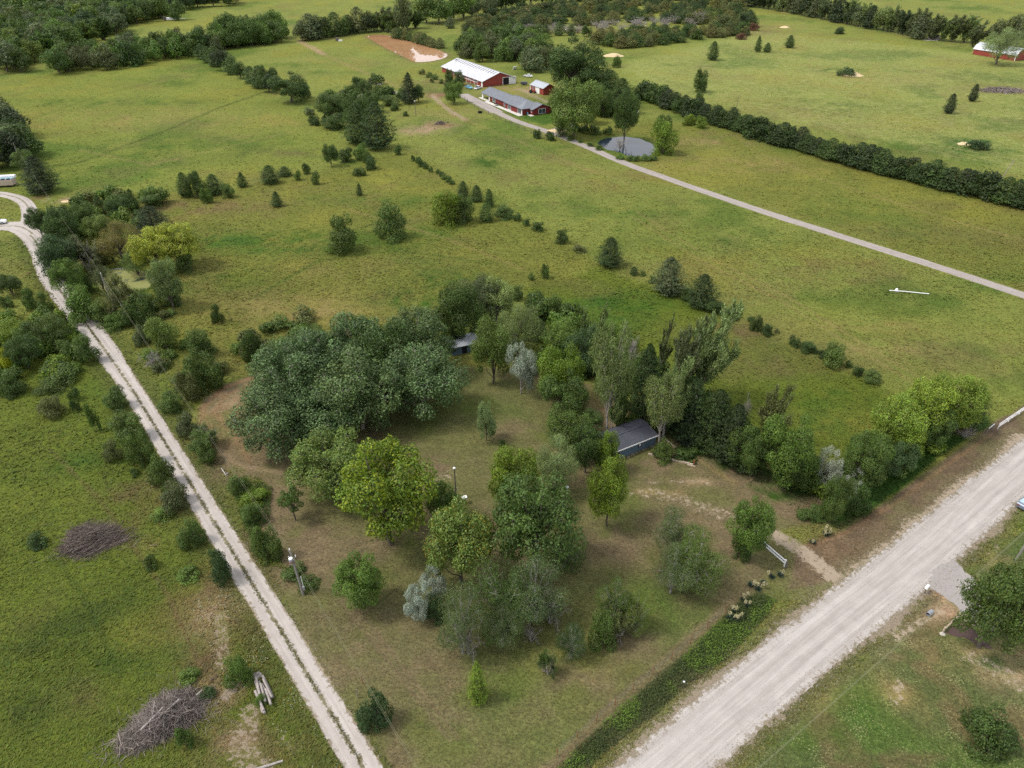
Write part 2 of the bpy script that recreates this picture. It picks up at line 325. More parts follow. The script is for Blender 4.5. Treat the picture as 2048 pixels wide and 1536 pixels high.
COLS = dict(
    base=C(131, 139, 66), topl=C(127, 136, 60), midp=C(120, 125, 55), nearl=C(107, 121, 46), yard=C(108, 108, 66), yard2=C(122, 108, 82),
    east=C(106, 119, 42), rlawn=C(88, 99, 56), verge=C(112, 96, 76), strip=C(62, 94, 32), ditch=C(66, 80, 42), pastr=C(136, 145, 70),
    green=C(78, 108, 38), yellow=C(142, 140, 60), tan=C(160, 140, 92), brown=C(122, 100, 74), dirt=C(178, 150, 122), red=C(142, 114, 84), dark=C(60, 80, 34), lush=C(58, 98, 26))
BLOBS = [  # u, v, radius across, radius along depth (m), rotation deg, colour, strength
    (60, 225, 25, 40, 0, 'yellow', .5), (260, 235, 60, 22, 0, 'tan', .22), (230, 205, 60, 10, 0, 'green', .45), (400, 180, 50, 12, 0, 'yellow', .2),
    (450, 245, 50, 14, 0, 'tan', .2), (300, 300, 60, 18, 0, 'green', .25), (560, 480, 26, 6, 0, 'lush', .5), (600, 500, 18, 4, 0, 'green', .7),
    (760, 540, 26, 9, 0, 'tan', .22), (560, 630, 20, 7, 0, 'tan', .45), (620, 610, 24, 8, 0, 'tan', .25), (830, 600, 12, 5, 0, 'lush', .55), (880, 555, 14, 7, 0, 'lush', .5),
    (450, 480, 20, 9, 0, 'green', .5), (420, 560, 16, 8, 0, 'lush', .35), (440, 640, 13, 9, 0, 'yellow', .3), (420, 690, 9, 7, 0, 'yellow', .35),
    (350, 420, 22, 8, 0, 'brown', .5), (430, 410, 20, 6, 0, 'brown', .3), (980, 320, 8, 10, 0, 'lush', .7), (880, 390, 24, 8, 0, 'yellow', .35),
    (780, 400, 24, 6, 0, 'green', .4), (1180, 360, 30, 14, 0, 'brown', .3), (1100, 310, 24, 12, 0, 'brown', .2), (1250, 420, 30, 10, 0, 'green', .3),
    (1450, 480, 30, 10, 0, 'green', .35), (1350, 460, 12, 6, 0, 'yellow', .3), (1620, 540, 26, 10, 0, 'brown', .3), (1700, 640, 22, 8, 0, 'yellow', .5),
    (1800, 620, 24, 8, 0, 'green', .25), (1900, 700, 20, 8, 0, 'brown', .25), (1760, 700, 10, 3, 0, 'tan', .35), (1730, 650, 14, 3, 0, 'tan', .35),
    (1500, 330, 30, 10, 0, 'tan', .35), (1430, 285, 18, 8, 0, 'tan', .5), (1430, 268, 16, 5, 0, 'brown', .5), (1750, 420, 34, 10, 0, 'yellow', .35), (1900, 470, 40, 10, 0, 'brown', .2),
    (1380, 235, 16, 10, 0, 'green', .5), (1600, 100, 60, 14, 0, 'yellow', .25), (1800, 160, 50, 20, 0, 'tan', .35), (1560, 230, 40, 30, 0, 'tan', .3), (1990, 165, 40, 20, 0, 'green', .3),
    (2000, 180, 18, 9, 0, 'brown', .8), (1700, 210, 50, 20, 0, 'green', .3), (1900, 300, 30, 14, 0, 'green', .45), (1500, 60, 26, 40, 0, 'brown', .45), (1560, 55, 20, 26, 0, 'tan', .4),
    (1230, 65, 60, 12, 0, 'brown', .5), (1100, 62, 60, 10, 0, 'brown', .4), (870, 250, 8, 6, 0, 'dirt', .65), (845, 262, 10, 6, 0, 'dirt', .5), (880, 250, 6, 3, 0, 'red', .7),
    (900, 225, 20, 10, 0, 'tan', .35), (870, 190, 8, 8, 0, 'red', .6), (700, 120, 40, 10, 0, 'tan', .25), (760, 130, 20, 6, 0, 'brown', .35),
    (960, 165, 30, 20, 0, 'brown', .4), (1040, 180, 18, 14, 0, 'dirt', .35), (900, 165, 20, 14, 0, 'brown', .6), (1105, 262, 5, 4, 0, 'dirt', .9),
    (1330, 830, 9, 4, 40, 'yellow', .0), (1450, 660, 12, 6, 0, 'brown', .4), (1560, 740, 12, 5, 0, 'brown', .35), (1650, 790, 12, 6, 0, 'lush', .4), (1600, 850, 10, 5, 0, 'green', .5), (1250, 610, 16, 8, 0, 'lush', .35), (1190, 640, 12, 5, 0, 'green', .4),
    (60, 890, 9, 8, 0, 'yellow', .35), (170, 930, 14, 6, 0, 'green', .6), (90, 1000, 9, 8, 0, 'yellow', .25), (200, 1210, 11, 3.5, 40, 'dark', .28), (120, 1280, 10, 3, 40, 'dark', .22), (230, 1330, 8, 3, 0, 'lush', .25),
    (160, 1390, 3.5, 2.5, 0, 'brown', .3), (60, 1420, 5, 4, 0, 'dark', .3), (260, 980, 5, 4, 0, 'brown', .5), (330, 1030, 6, 5, 0, 'brown', .35), (290, 1090, 3, 2, 0, 'tan', .4), (400, 1190, 4, 8, -30, 'brown', .4),
    (440, 1300, 4, 8, -30, 'brown', .45), (500, 1450, 6, 6, 0, 'brown', .5), (470, 1380, 3.5, 2.5, 0, 'dirt', .5), (430, 1230, 3, 4, 0, 'dirt', .3), (560, 1500, 5, 3, 0, 'brown', .4), (470, 1500, 4, 3, 0, 'dirt', .35),
    (620, 1100, 6, 7, 0, 'yard2', .8), (700, 1230, 6, 5, 0, 'yard2', .7), (780, 1360, 5, 5, 0, 'yard2', .7), (650, 1300, 3, 6, 0, 'dark', .25), (560, 1010, 4, 8, 0, 'yard2', .9), (900, 1340, 9, 6, 0, 'green', .25), (1010, 1420, 8, 6, 0, 'green', .25),
    (880, 1430, 5, 4, 0, 'yard2', .5), (1150, 1330, 8, 5, 0, 'yellow', .2), (1240, 1100, 5, 5, 0, 'yard2', .6), (1190, 1060, 5, 4, 0, 'yard2', .7), (1400, 1080, 9, 5, 0, 'yard2', .8), (1450, 1140, 6, 3, 0, 'yard2', .7), (1330, 960, 5, 3, 0, 'yard2', .45), (1500, 960, 10, 4, -30, 'yard2', .8), (1290, 930, 6, 3, 0, 'yard2', .8),
    (1400, 900, 6, 3, -30, 'yard2', .8), (1600, 1020, 8, 3, 0, 'yard2', .7), (820, 850, 8, 4, 0, 'dark', .3), (1000, 800, 8, 7, 0, 'green', .2), (880, 930, 6, 3, 0, 'yard2', .5), (760, 880, 6, 3, 0, 'yard2', .45), (470, 850, 8, 8, 0, 'red', .55), (500, 930, 7, 5, 0, 'yard2', .9), (440, 800, 5, 3, 0, 'dirt', .4),
    (1050, 960, 6, 4, 0, 'yard2', .5), (1090, 780, 5, 5, 0, 'yard2', .3), (1330, 1250, 10, 4, 0, 'green', .25), (1280, 1180, 6, 3, 0, 'green', .25), (1210, 800, 3, 6, 0, 'brown', .8), (1205, 850, 3, 4, 0, 'dirt', .5), (1270, 815, 6, 3, 0, 'brown', .7), (1300, 830, 4, 2, 0, 'dirt', .35),
    (1400, 1160, 7, 3, 0, 'dark', .25), (1640, 1110, 4, 3, 0, 'red', .2), (1720, 1080, 6, 3, 0, 'red', .15),
    (1800, 1390, 3, 4, 40, 'tan', .45), (1950, 1310, 6, 3, 0, 'tan', .5), (2010, 1340, 4, 3, 0, 'dirt', .45), (1700, 1420, 5, 3, 40, 'lush', .3), (1660, 1490, 5, 3, 0, 'lush', .3), (1870, 1215, 4, 1.6, 40, 'dirt', .6), (1800, 1270, 4, .8, 45, 'dirt', .8), (1890, 1225, 2.2, 1.4, 0, 'dirt', .8), (1850, 1180, 2.2, 1.3, 0, 'dirt', .9), (1990, 1120, 4, 3, 0, 'tan', .35), (1650, 1400, 6, 2, 40, 'tan', .25),
    (1400, 965, 2, .9, 0, 'dirt', .9), (1320, 985, 4, 1, 0, 'tan', .5), (1930, 860, 3, 1.5, 0, 'dirt', .5), (130, 400, 4, 3, 0, 'dirt', .6), (83, 395, 2, 3, 0, 'red', .5), (285, 430, 12, 4, 0, 'brown', .3), (20, 500, 10, 9, 0, 'green', .3), (640, 375, 12, 4, 0, 'brown', .35), (600, 305, 20, 6, 0, 'brown', .35),
    (560, 130, 30, 8, 0, 'lush', .3), (660, 145, 24, 5, 0, 'green', .4), (1680, 140, 14, 6, 0, 'lush', .7), (1945, 285, 10, 5, 0, 'lush', .7), (1240, 110, 26, 8, 0, 'brown', .2), (1010, 30, 26, 20, 0, 'straw2', .0)]
COLS['straw2'] = COLS['tan']

def dmin_line(X, Y, pts): return pdist(X, Y, pts)
def ground_colour(X, Y):
    n1 = fbm(X, Y, 34, 4, 1)-.5; n2 = fbm(X, Y, 7, 3, 5)-.5; n3 = fbm(X, Y, 2.2, 2, 9)-.5
    col = np.empty(X.shape+(3,)); col[:] = COLS['base']
    straw = np.full(X.shape, .12)
    def paint(mask, c):
        m = np.clip(mask, 0, 1)[..., None]; np.copyto(col, col*(1-m)+np.array(c)*m)
    def zone(poly, c, soft, warp, st=None):
        d = sdf(X, Y, poly)+n2*warp+n3*warp*.4; m = 1-sstep(d, -soft, soft); paint(m, COLS[c])
        if st is not None: straw[:] = straw*(1-m)+st*m
        return m
    zone(PASTR, 'pastr', 8, 10, .75); zone(TOPL, 'topl', 4, 6, .08); zone(MIDP, 'midp', 3, 8, .3); zone(DRIVEN, 'midp', 4, 8, .35)
    zone(NEARL, 'nearl', 2, 4, .03); zone(EAST, 'east', 2, 5, .1); zone(HOUSE_LAWN, 'green', 2, 1, 0)
    # large drifts of greener and drier grass, everywhere
    paint(sstep(n1+n2*.4, .03, .26)*.62, COLS['yellow']); paint(sstep(-n1+n2*.35, .03, .25)*.6, COLS['green'])
    paint(sstep(fbm(X, Y, 15, 3, 31)-.5, .08, .25)*.22, COLS['brown'])
    dl = pdist(X, Y, DRIVE_C); paint((1-sstep(dl+n2*2.5, 3.2, 6.0))*.75, C(98, 106, 52))
    zone(NEARL, 'nearl', 2, 5, .03) if False else None
    near = (1-sstep(sdf(X, Y, NEARL)+n2*4, -6, 0))*(1-.6*sstep(n2+n3*.4, .0, .22)); paint(near*.6, COLS['nearl'])
    my = zone(YARD, 'yard', .5, 1.2, .14); paint(my*sstep(fbm(X, Y, 11, 3, 41)-.5, .0, .16)*.75, COLS['yard2']); paint(my*sstep(fbm(X, Y, 9, 3, 47)-.5, .04, .2)*.6, C(98, 108, 52))
    mr = zone(RLAWN, 'rlawn', .4, .8, .5); paint(mr*sstep(fbm(X, Y, 8, 3, 61)-.5, .0, .2)*.5, COLS['green']); paint(mr*sstep(fbm(X, Y, 5, 3, 64)-.5, .05, .2)*.5, COLS['brown'])
    mv = zone(VERGE, 'verge', .4, 1.0, .1); paint(mv*sstep(fbm(X, Y, 6, 3, 71)-.5, .04, .2)*.5, COLS['yard'])
    zone(STRIP, 'strip', .4, 1.5, 0); zone(DITCH, 'ditch', .3, .5, 0)
    for (u, v, rx, ry, a, c, s) in BLOBS:
        x0, y0 = Pn(u, v); a = math.radians(a); dx = X-x0; dy = Y-y0
        p = (dx*math.cos(a)+dy*math.sin(a))/rx; q = (-dx*math.sin(a)+dy*math.cos(a))/ry
        rr = p*p+q*q; k = rr < 6
        if k.any(): paint(np.where(k, np.exp(-rr*1.1)*s*(.75 if c in ('brown', 'tan', 'yellow') else 1)*(1+3.2*n2+2.4*n3), 0), COLS[c])
    # faint tracks
    for pts, wd, c, s in TRACKS:
        d = pdist(X, Y, W(pts)); paint((1-sstep(d+n3*wd*.8, wd*.3, wd))*s*(1+n2), COLS[c])
    # shoulders of the gravel road: thin grass, dust, stones
    ds = road_side(X, Y)
    paint((1-sstep(ds+n2*3.2+n3*1.5, .2, 3.2))*.7, C(118, 110, 80))
    # sides of the ponds
    for pd, wd in ((POND_BLUE, 5), (POND_ALGAE, 4), (POND_BROWN, 5)): paint((1-sstep(sdf(X, Y, pd), 0, wd))*.5, COLS['brown' if pd is POND_BROWN else 'lush'])
    bare = np.zeros(X.shape)
    bare = np.maximum(bare, (1-sstep(ds+n2*2.5, -.6, 2.2))*.86)
    bare = np.maximum(bare, (1-sstep(dl, 1.4, 2.2))*.9)
    for pts, wd, s in BARE:
        bare = np.maximum(bare, (1-sstep(pdist(X, Y, W(pts)), wd*.2, wd))*s)
    rough = np.clip(1-my*.8-mr*.8-mv*.8, .15, 1)
    return col, straw, bare, rough
TRACKS = [([(690, 80), (620, 75), (600, 85), (650, 110), (730, 145), (800, 175), (850, 190)], 2.2, 'tan', .45), ([(598, 82), (620, 93), (650, 110)], 2.5, 'dirt', .8),
    ([(0, 345), (160, 325), (330, 262), (440, 215), (540, 180)], 1.4, 'dark', .5), ([(865, 190), (880, 205), (900, 222), (930, 240)], 2.0, 'dirt', .75), ([(930, 240), (1030, 280), (1200, 350)], 1.1, 'tan', .35),
    ([(1010, 415), (1150, 450), (1380, 370)], .8, 'yellow', .4), ([(1030, 300), (1200, 345), (1330, 400)], .8, 'tan', .3),
    ([(520, 750), (450, 775), (405, 815), (402, 850), (415, 885)], .9, 'red', .8), ([(505, 765), (450, 790), (430, 825), (450, 850), (470, 870), (500, 925)], .8, 'red', .6), ([(440, 900), (470, 925), (500, 935), (560, 945)], .8, 'dirt', .35),
    ([(1640, 1085), (1700, 1062), (1800, 1000), (1900, 925), (1985, 868)], .45, 'red', .45), ([(1600, 1100), (1760, 1020)], 1.2, 'brown', .4),
    ([(1300, 880), (1370, 900), (1420, 935), (1470, 965)], .7, 'tan', .3), ([(1230, 912), (1300, 885)], .5, 'dirt', .6),
    ([(1045, 1590), (1120, 1520), (1300, 1350), (1500, 1175)], 1.2, 'yard2', .7),
    ([(1260, 430), (1400, 520), (1560, 600), (1700, 690), (1850, 780)], .7, 'tan', .35), ([(1275, 425), (1415, 514), (1575, 594), (1715, 682), (1865, 770)], .7, 'tan', .35), ([(1500, 300), (1650, 360), (1900, 440), (2048, 480)], .9, 'tan', .4), ([(1300, 150), (1420, 190), (1600, 215), (1850, 260), (2048, 330)], 1.2, 'dark', .35), ([(1450, 110), (1700, 120), (1900, 150)], 1.4, 'tan', .35), ([(700, 420), (900, 480), (1050, 540)], .8, 'tan', .4), ([(500, 600), (640, 520), (800, 500), (1000, 530)], .9, 'lush', .35), ([(100, 900), (200, 1000), (330, 1180), (400, 1330)], .5, 'brown', .35), ([(40, 1040), (160, 1180), (240, 1350)], .5, 'dark', .3), ([(60, 240), (200, 190), (400, 140)], 1.4, 'dark', .3), ([(160, 300), (300, 330), (600, 260)], 1.2, 'tan', .3), ([(640, 1150), (760, 1300), (900, 1480)], .45, 'yard2', .6), ([(655, 1145), (775, 1295), (915, 1475)], .45, 'yard2', .6), ([(1085, 1530), (1090, 1530)], .1, 'green', 0), ([(400, 35), (560, 30), (900, 10)], 2, 'green', .4),
    ([(1650, 45), (1800, 10)], 2, 'green', .0), ([(60, 395), (90, 398)], 1, 'red', .3), ([(0, 570), (60, 545)], .6, 'tan', .6)]
BARE = [([(1690, 1172), (1650, 1140), (1600, 1098), (1565, 1078), (1535, 1060)], 2.4, .8), ([(1535, 1060), (1480, 1035), (1430, 1022), (1380, 1005), (1330, 990), (1290, 985)], 2.6, .5), ([(1260, 990), (1290, 985)], 1.2, .4),
    ([(1300, 965), (1400, 962), (1420, 968)], .8, .5), ([(1870, 1175), (1845, 1185), (1830, 1195)], 1.8, .6), ([(1885, 1222), (1860, 1232), (1800, 1272), (1795, 1280)], .9, .6), ([(1225, 925), (1320, 885)], .8, .55),
    ([(865, 192), (900, 222), (925, 236)], 2.6, .6), ([(1080, 268), (1110, 262), (1130, 262)], 3, .55), ([(930, 150), (1000, 165)], 5, .35), ([(1040, 178), (1095, 205)], 4, .6),
    ([(880, 258), (850, 266), (840, 268)], 3, .4), ([(500, 1430), (480, 1500), (520, 1545)], 3.4, .55), ([(452, 1392), (468, 1372)], 1.3, .8), ([(440, 1230), (446, 1300), (440, 1330)], 2.2, .5), ([(400, 1190), (440, 1260)], 1.8, .42), ([(560, 1470), (590, 1500)], 2, .45), ([(330, 1010), (300, 960)], 2, .35),
    ([(860, 960), (900, 950)], 2.5, .45), ([(100, 395), (84, 405)], 2, .5), ([(125, 403), (137, 403)], 1.5, .8), ([(310, 860), (330, 905), (350, 940)], 1.6, .55), ([(410, 800), (470, 780)], 1.5, .35), ([(1940, 1315), (2010, 1345), (2048, 1380)], 2.5, .5), ([(1790, 1400), (1800, 1370)], 1.5, .5), ([(1980, 1110), (2000, 1090)], 1.2, .45), ([(1925, 870), (1935, 855)], 1.6, .5)]
def _lerp_line(pts, y):
    xs = np.array([p[0] for p in pts]); return xs
def road_side(X, Y):
    poly = ROAD_L+ROAD_R[::-1]
    return sdf(X, Y, poly)

def build_ground():
    vs = np.concatenate([np.linspace(1660, -110, 640), np.array([-125, -138, -150, -160, -168, -175, -179])])
    b = (768-vs)/F_PX; t = -CAM_H/(-sp+b*cp); ys = (cp+b*sp)*t; zc = t
    NC = 470; s = np.linspace(-1, 1, NC)
    half = zc*(1024/F_PX)*1.22+3
    X = half[:, None]*s[None, :]; Y = np.repeat(ys[:, None], NC, 1)
    col, straw, bare, rough = ground_colour(X, Y)
    V = np.stack([X, Y, np.zeros_like(X)], -1).reshape(-1, 3)
    nr = len(vs); i = np.arange(nr-1)[:, None]*NC+np.arange(NC-1)[None, :]
    F = np.stack([i, i+1, i+NC+1, i+NC], -1).reshape(-1, 4)
    me = npmesh("ground", V, F, M['ground'], col.reshape(-1, 3), extra=dict(straw=straw, bare=bare, rough=rough))
    o = link("ground", me); tag(o, kind="structure"); return o

def ground_material():
    m, nt, b = newmat('pasture_ground'); v = coords(nt)
    col = attr(nt, 'leaf'); straw = attr(nt, 'straw', 'Fac'); bare = attr(nt, 'bare', 'Fac'); rough = attr(nt, 'rough', 'Fac')
    vs_ = nd(nt, "ShaderNodeMapping"); vs_.inputs["Scale"].default_value = (1, 1.6, 1); vs_.inputs["Rotation"].default_value = (0, 0, .5); nt.links.new(v, vs_.inputs[0]); w_ = vs_.outputs[0]
    big = noise(nt, .42, 5, .62, w_, .6); fine = noise(nt, 2.1, 5, .7, w_, .3); mic = noise(nt, 9, 3, .6, v); huge = noise(nt, .035, 4, .6, v)
    c = scale_col(nt, col, rng_map(nt, big, .28, .72, .80, 1.2)); c = scale_col(nt, c, rng_map(nt, fine, .3, .7, .6, 1.42)); c = scale_col(nt, c, rng_map(nt, mic, .3, .7, .84, 1.16))
    c = scale_col(nt, c, rng_map(nt, huge, .3, .7, .9, 1.1))
    # yellowing and greening of single tussocks
    c = mix(nt, rng_map(nt, noise(nt, 1.1, 4, .65, w_), .5, .72, 0, .4, True), c, mix(nt, 1, c, (1.3, 1.12, .95), 'MULTIPLY'))
    c = mix(nt, rng_map(nt, noise(nt, .8, 4, .65, v), .52, .74, 0, .5, True), c, mix(nt, 1, c, (.76, .95, .74), 'MULTIPLY'))
    # dry stems and flower heads
    th = math_(nt, 'ADD', noise(nt, 5.5, 3, .7, v), math_(nt, 'MULTIPLY', rng_map(nt, noise(nt, .3, 3, .6, v), .35, .7, -1, 1), .06))
    th = math_(nt, 'ADD', th, math_(nt, 'MULTIPLY', straw, .22))
    c = mix(nt, rng_map(nt, th, .67, .78, 0, .6, True), c, C(200, 192, 136))
    # bare gravelly earth
    bn = math_(nt, 'ADD', bare, rng_map(nt, math_(nt, 'ADD', noise(nt, 1.3, 6, .72, v), math_(nt, 'MULTIPLY', noise(nt, 6, 3, .6, v), .5)), .5, 1.0, -.55, .55))
    soil = mix(nt, noise(nt, 3.5, 5, .7, v), C(152, 134, 112), C(200, 184, 162))
    c = mix(nt, rng_map(nt, bn, .52, .66, 0, .92, True), c, soil)
    nt.links.new(c, b.inputs["Base Color"]); b.inputs["Roughness"].default_value = 1; b.inputs["Specular IOR Level"].default_value = .1
    h = math_(nt, 'ADD', math_(nt, 'MULTIPLY', big, .5), math_(nt, 'ADD', fine, math_(nt, 'MULTIPLY', mic, .3)))
    n = nd(nt, "ShaderNodeBump"); n.inputs["Distance"].default_value = .45; nt.links.new(h, n.inputs["Height"])
    nt.links.new(math_(nt, 'MULTIPLY', rough, .9), n.inputs["Strength"]); nt.links.new(n.outputs[0], b.inputs["Normal"])
    return m
M['ground'] = ground_material()
build_ground()

def gravel_material(name, c1, c2, streak, strip=None, sc=1.0, edge=.9):
    m, nt, b = newmat(name); v = coords(nt); uv = nd(nt, "ShaderNodeUVMap", uv_map="along").outputs[0]
    mp = nd(nt, "ShaderNodeMapping"); mp.inputs["Scale"].default_value = (1.5*sc, .035, 1); nt.links.new(uv, mp.inputs[0])
    st = noise(nt, 1.0, 5, .6, mp.outputs[0], .15)
    mp2 = nd(nt, "ShaderNodeMapping"); mp2.inputs["Scale"].default_value = (5*sc, .12, 1); nt.links.new(uv, mp2.inputs[0])
    st2 = noise(nt, 1.0, 3, .6, mp2.outputs[0])
    ux = nd(nt, "ShaderNodeSeparateXYZ"); nt.links.new(uv, ux.inputs[0]); wv = math_(nt, 'COSINE', math_(nt, 'MULTIPLY', ux.outputs[0], 3.7))
    f = rng_map(nt, math_(nt, 'ADD', math_(nt, 'ADD', math_(nt, 'MULTIPLY', st, .65), math_(nt, 'MULTIPLY', st2, .35)), math_(nt, 'MULTIPLY', wv, .02)), .36, .66, 0, 1, True)
    c = mix(nt, f, c1, c2)
    c = scale_col(nt, c, rng_map(nt, noise(nt, .5, 5, .6, v), .3, .7, .92, 1.08)); c = scale_col(nt, c, rng_map(nt, noise(nt, 7, 4, .7, v), .3, .7, 1-streak, 1+streak))
    xy = nd(nt, "ShaderNodeSeparateXYZ"); nt.links.new(uv, xy.inputs[0]); ax = math_(nt, 'ABSOLUTE', xy.outputs[0])
    if strip:
        q = math_(nt, 'ADD', math_(nt, 'MULTIPLY', ax, -1), rng_map(nt, noise(nt, 1.6, 5, .7, v), .3, .7, -.42, .42))
        msk = rng_map(nt, q, -strip, -strip+.2, 0, .9, True)
        gr = mix(nt, noise(nt, 3, 4, .7, v), C(96, 98, 58), C(146, 132, 104)); c = mix(nt, msk, c, gr)
    # stray grass and dirt along both edges
    ed = nd(nt, "ShaderNodeUVMap", uv_map="edge").outputs[0]; e = nd(nt, "ShaderNodeSeparateXYZ"); nt.links.new(ed, e.inputs[0])
    q = math_(nt, 'ADD', math_(nt, 'MULTIPLY', e.outputs[0], -1), rng_map(nt, noise(nt, 1.4, 6, .75, v), .42, .72, 0, edge))
    c = mix(nt, rng_map(nt, q, 0, .3, 0, .75, True), c, mix(nt, noise(nt, 2.5, 3, .6, v), C(110, 104, 74), C(150, 132, 104)))
    nt.links.new(c, b.inputs["Base Color"]); b.inputs["Roughness"].default_value = .95; b.inputs["Specular IOR Level"].default_value = .1
    bump(nt, b, noise(nt, 6, 5, .7, v), .4, .05)
    return m
M['gravel'] = gravel_material('county_gravel', C(178, 170, 163), C(204, 197, 190), .11, sc=.8, edge=1.5)
M['drive'] = gravel_material('limestone_drive', C(184, 175, 167), C(206, 198, 190), .10, strip=.3)
M['fardrive'] = gravel_material('far_drive_gravel', C(164, 154, 147), C(186, 177, 169), .08, strip=.02)

def resample(pts, step):
    out = [pts[0]]
    for (x0, y0), (x1, y1) in zip(pts[:-1], pts[1:]):
        n = max(1, int(math.hypot(x1-x0, y1-y0)/step))
        out += [(x0+(x1-x0)*k/n, y0+(y1-y0)*k/n) for k in range(1, n+1)]
    return out
def smooth(pts, it=2):
    for _ in range(it):
        o = [pts[0]]
        for a, b_ in zip(pts[:-1], pts[1:]): o += [(a[0]*.75+b_[0]*.25, a[1]*.75+b_[1]*.25), (a[0]*.25+b_[0]*.75, a[1]*.25+b_[1]*.75)]
        pts = o+[pts[-1]]
    return pts
def road_mesh(name, L, Rr, mat, z, jit, seed, ncross=9, kind="structure", label=None):
    r = np.random.default_rng(seed); n = len(L); V = []; UV = []; ED = []; s = 0
    jl = jit*(2*fbm(np.arange(n)*1.0, np.zeros(n), 6, 4, seed)-1)+r.normal(0, jit*.07, n); jr = jit*(2*fbm(np.arange(n)*1.0, np.zeros(n)+50, 6, 4, seed+3)-1)+r.normal(0, jit*.07, n)
    for i in range(n):
        a = Vector(L[i]); c = Vector(Rr[i]); d = (c-a); wd = d.length; d = d.normalized()
        a = a-d*jl[i]; c = c+d*jr[i]; wd2 = (c-a).length
        if i: s += ((Vector(L[i])+Vector(Rr[i]))/2-pm).length
        pm = (Vector(L[i])+Vector(Rr[i]))/2
        ncr = ncross
        for k in range(ncross):
            f = k/(ncross-1); p = a+(c-a)*f; V.append((p.x, p.y, z)); x = float((p-pm).dot(d)); UV.append((x, s)); ED.append((min(f, 1-f)*wd2, 0))
    F = [(i*ncross+k, i*ncross+k+1, (i+1)*ncross+k+1, (i+1)*ncross+k) for i in range(n-1) for k in range(ncross-1)]
    me = bpy.data.meshes.new(name); me.from_pydata(V, [], F); me.materials.append(mat)
    for nm, D in (("along", UV), ("edge", ED)):
        u = me.uv_layers.new(name=nm); li = np.zeros(len(me.loops), np.int32); me.loops.foreach_get("vertex_index", li)
        u.data.foreach_set("uv", np.array(D, np.float32)[li].ravel())
    o = link(name, me); tag(o, kind=kind); return o
def offset(pts, d):
    out = []
    for i, p in enumerate(pts):
        a = Vector(pts[max(i-1, 0)]); b_ = Vector(pts[min(i+1, len(pts)-1)]); t = (b_-a).normalized(); dd = d[i] if hasattr(d, '__len__') else d
        out.append((p[0]-t.y*dd, p[1]+t.x*dd))
    return out
def even(pts, n):
    p = np.array(pts); s = np.concatenate([[0], np.cumsum(np.hypot(*np.diff(p, axis=0).T))]); q = np.linspace(0, s[-1], n)
    return list(zip(np.interp(q, s, p[:, 0]), np.interp(q, s, p[:, 1])))
# straight county road: both sides evened to one station list
_l = Vector(ROAD_L[-1])-Vector(ROAD_L[0]); _l.normalize(); _r = Vector(ROAD_R[-1])-Vector(ROAD_R[0]); _r.normalize(); _d = (_l+_r).normalized(); _n = Vector((-_d.y, _d.x)); _o = Vector(ROAD_L[1])
def _side(pts):
    s = [((Vector(p)-_o).dot(_d), (Vector(p)-_o).dot(_n)) for p in pts]; return [q[0] for q in s], [q[1] for q in s]
_ls, _rs = _side(ROAD_L), _side(ROAD_R); _st = np.arange(-14, 128, .3)
_L = [tuple(_o+_d*s+_n*float(np.interp(s, *_ls))) for s in _st]; _R = [tuple(_o+_d*s+_n*float(np.interp(s, *_rs))) for s in _st]
road_mesh("gravel_road", _L, _R, M['gravel'], .012, .42, 3, 13)
dc = resample(smooth(DRIVE_C), .35); _w = [1.66+.9*float(sstep(np.array([p[1]]), 108, 135)[0]) for p in dc]; road_mesh("driveway", offset(dc, [-q for q in _w]), offset(dc, _w), M['drive'], .018, .22, 5)
lc = resample(smooth(LOOP_C), .8); road_mesh("driveway_loop", offset(lc, -2.0), offset(lc, 2.0), M['drive'], .010, .3, 7)
bc = resample(smooth(BRANCH_C), .8); road_mesh("driveway_branch", offset(bc, -3.4), offset(bc, 3.4), M['drive'], .014, .4, 8)
fc = resample(smooth(FAR_C), .9); nw = len(fc)
road_mesh("farm_lane", offset(fc, [-1.9 if i < nw*.86 else -2.8 for i in range(nw)]), offset(fc, [1.9 if i < nw*.86 else 3.2 for i in range(nw)]), M['fardrive'], .012, .28, 9)
sc_ = resample(smooth(SPUR_C), .8); road_mesh("lane_spur", offset(sc_, -3), offset(sc_, 3), M['fardrive'], .018, .4, 10)

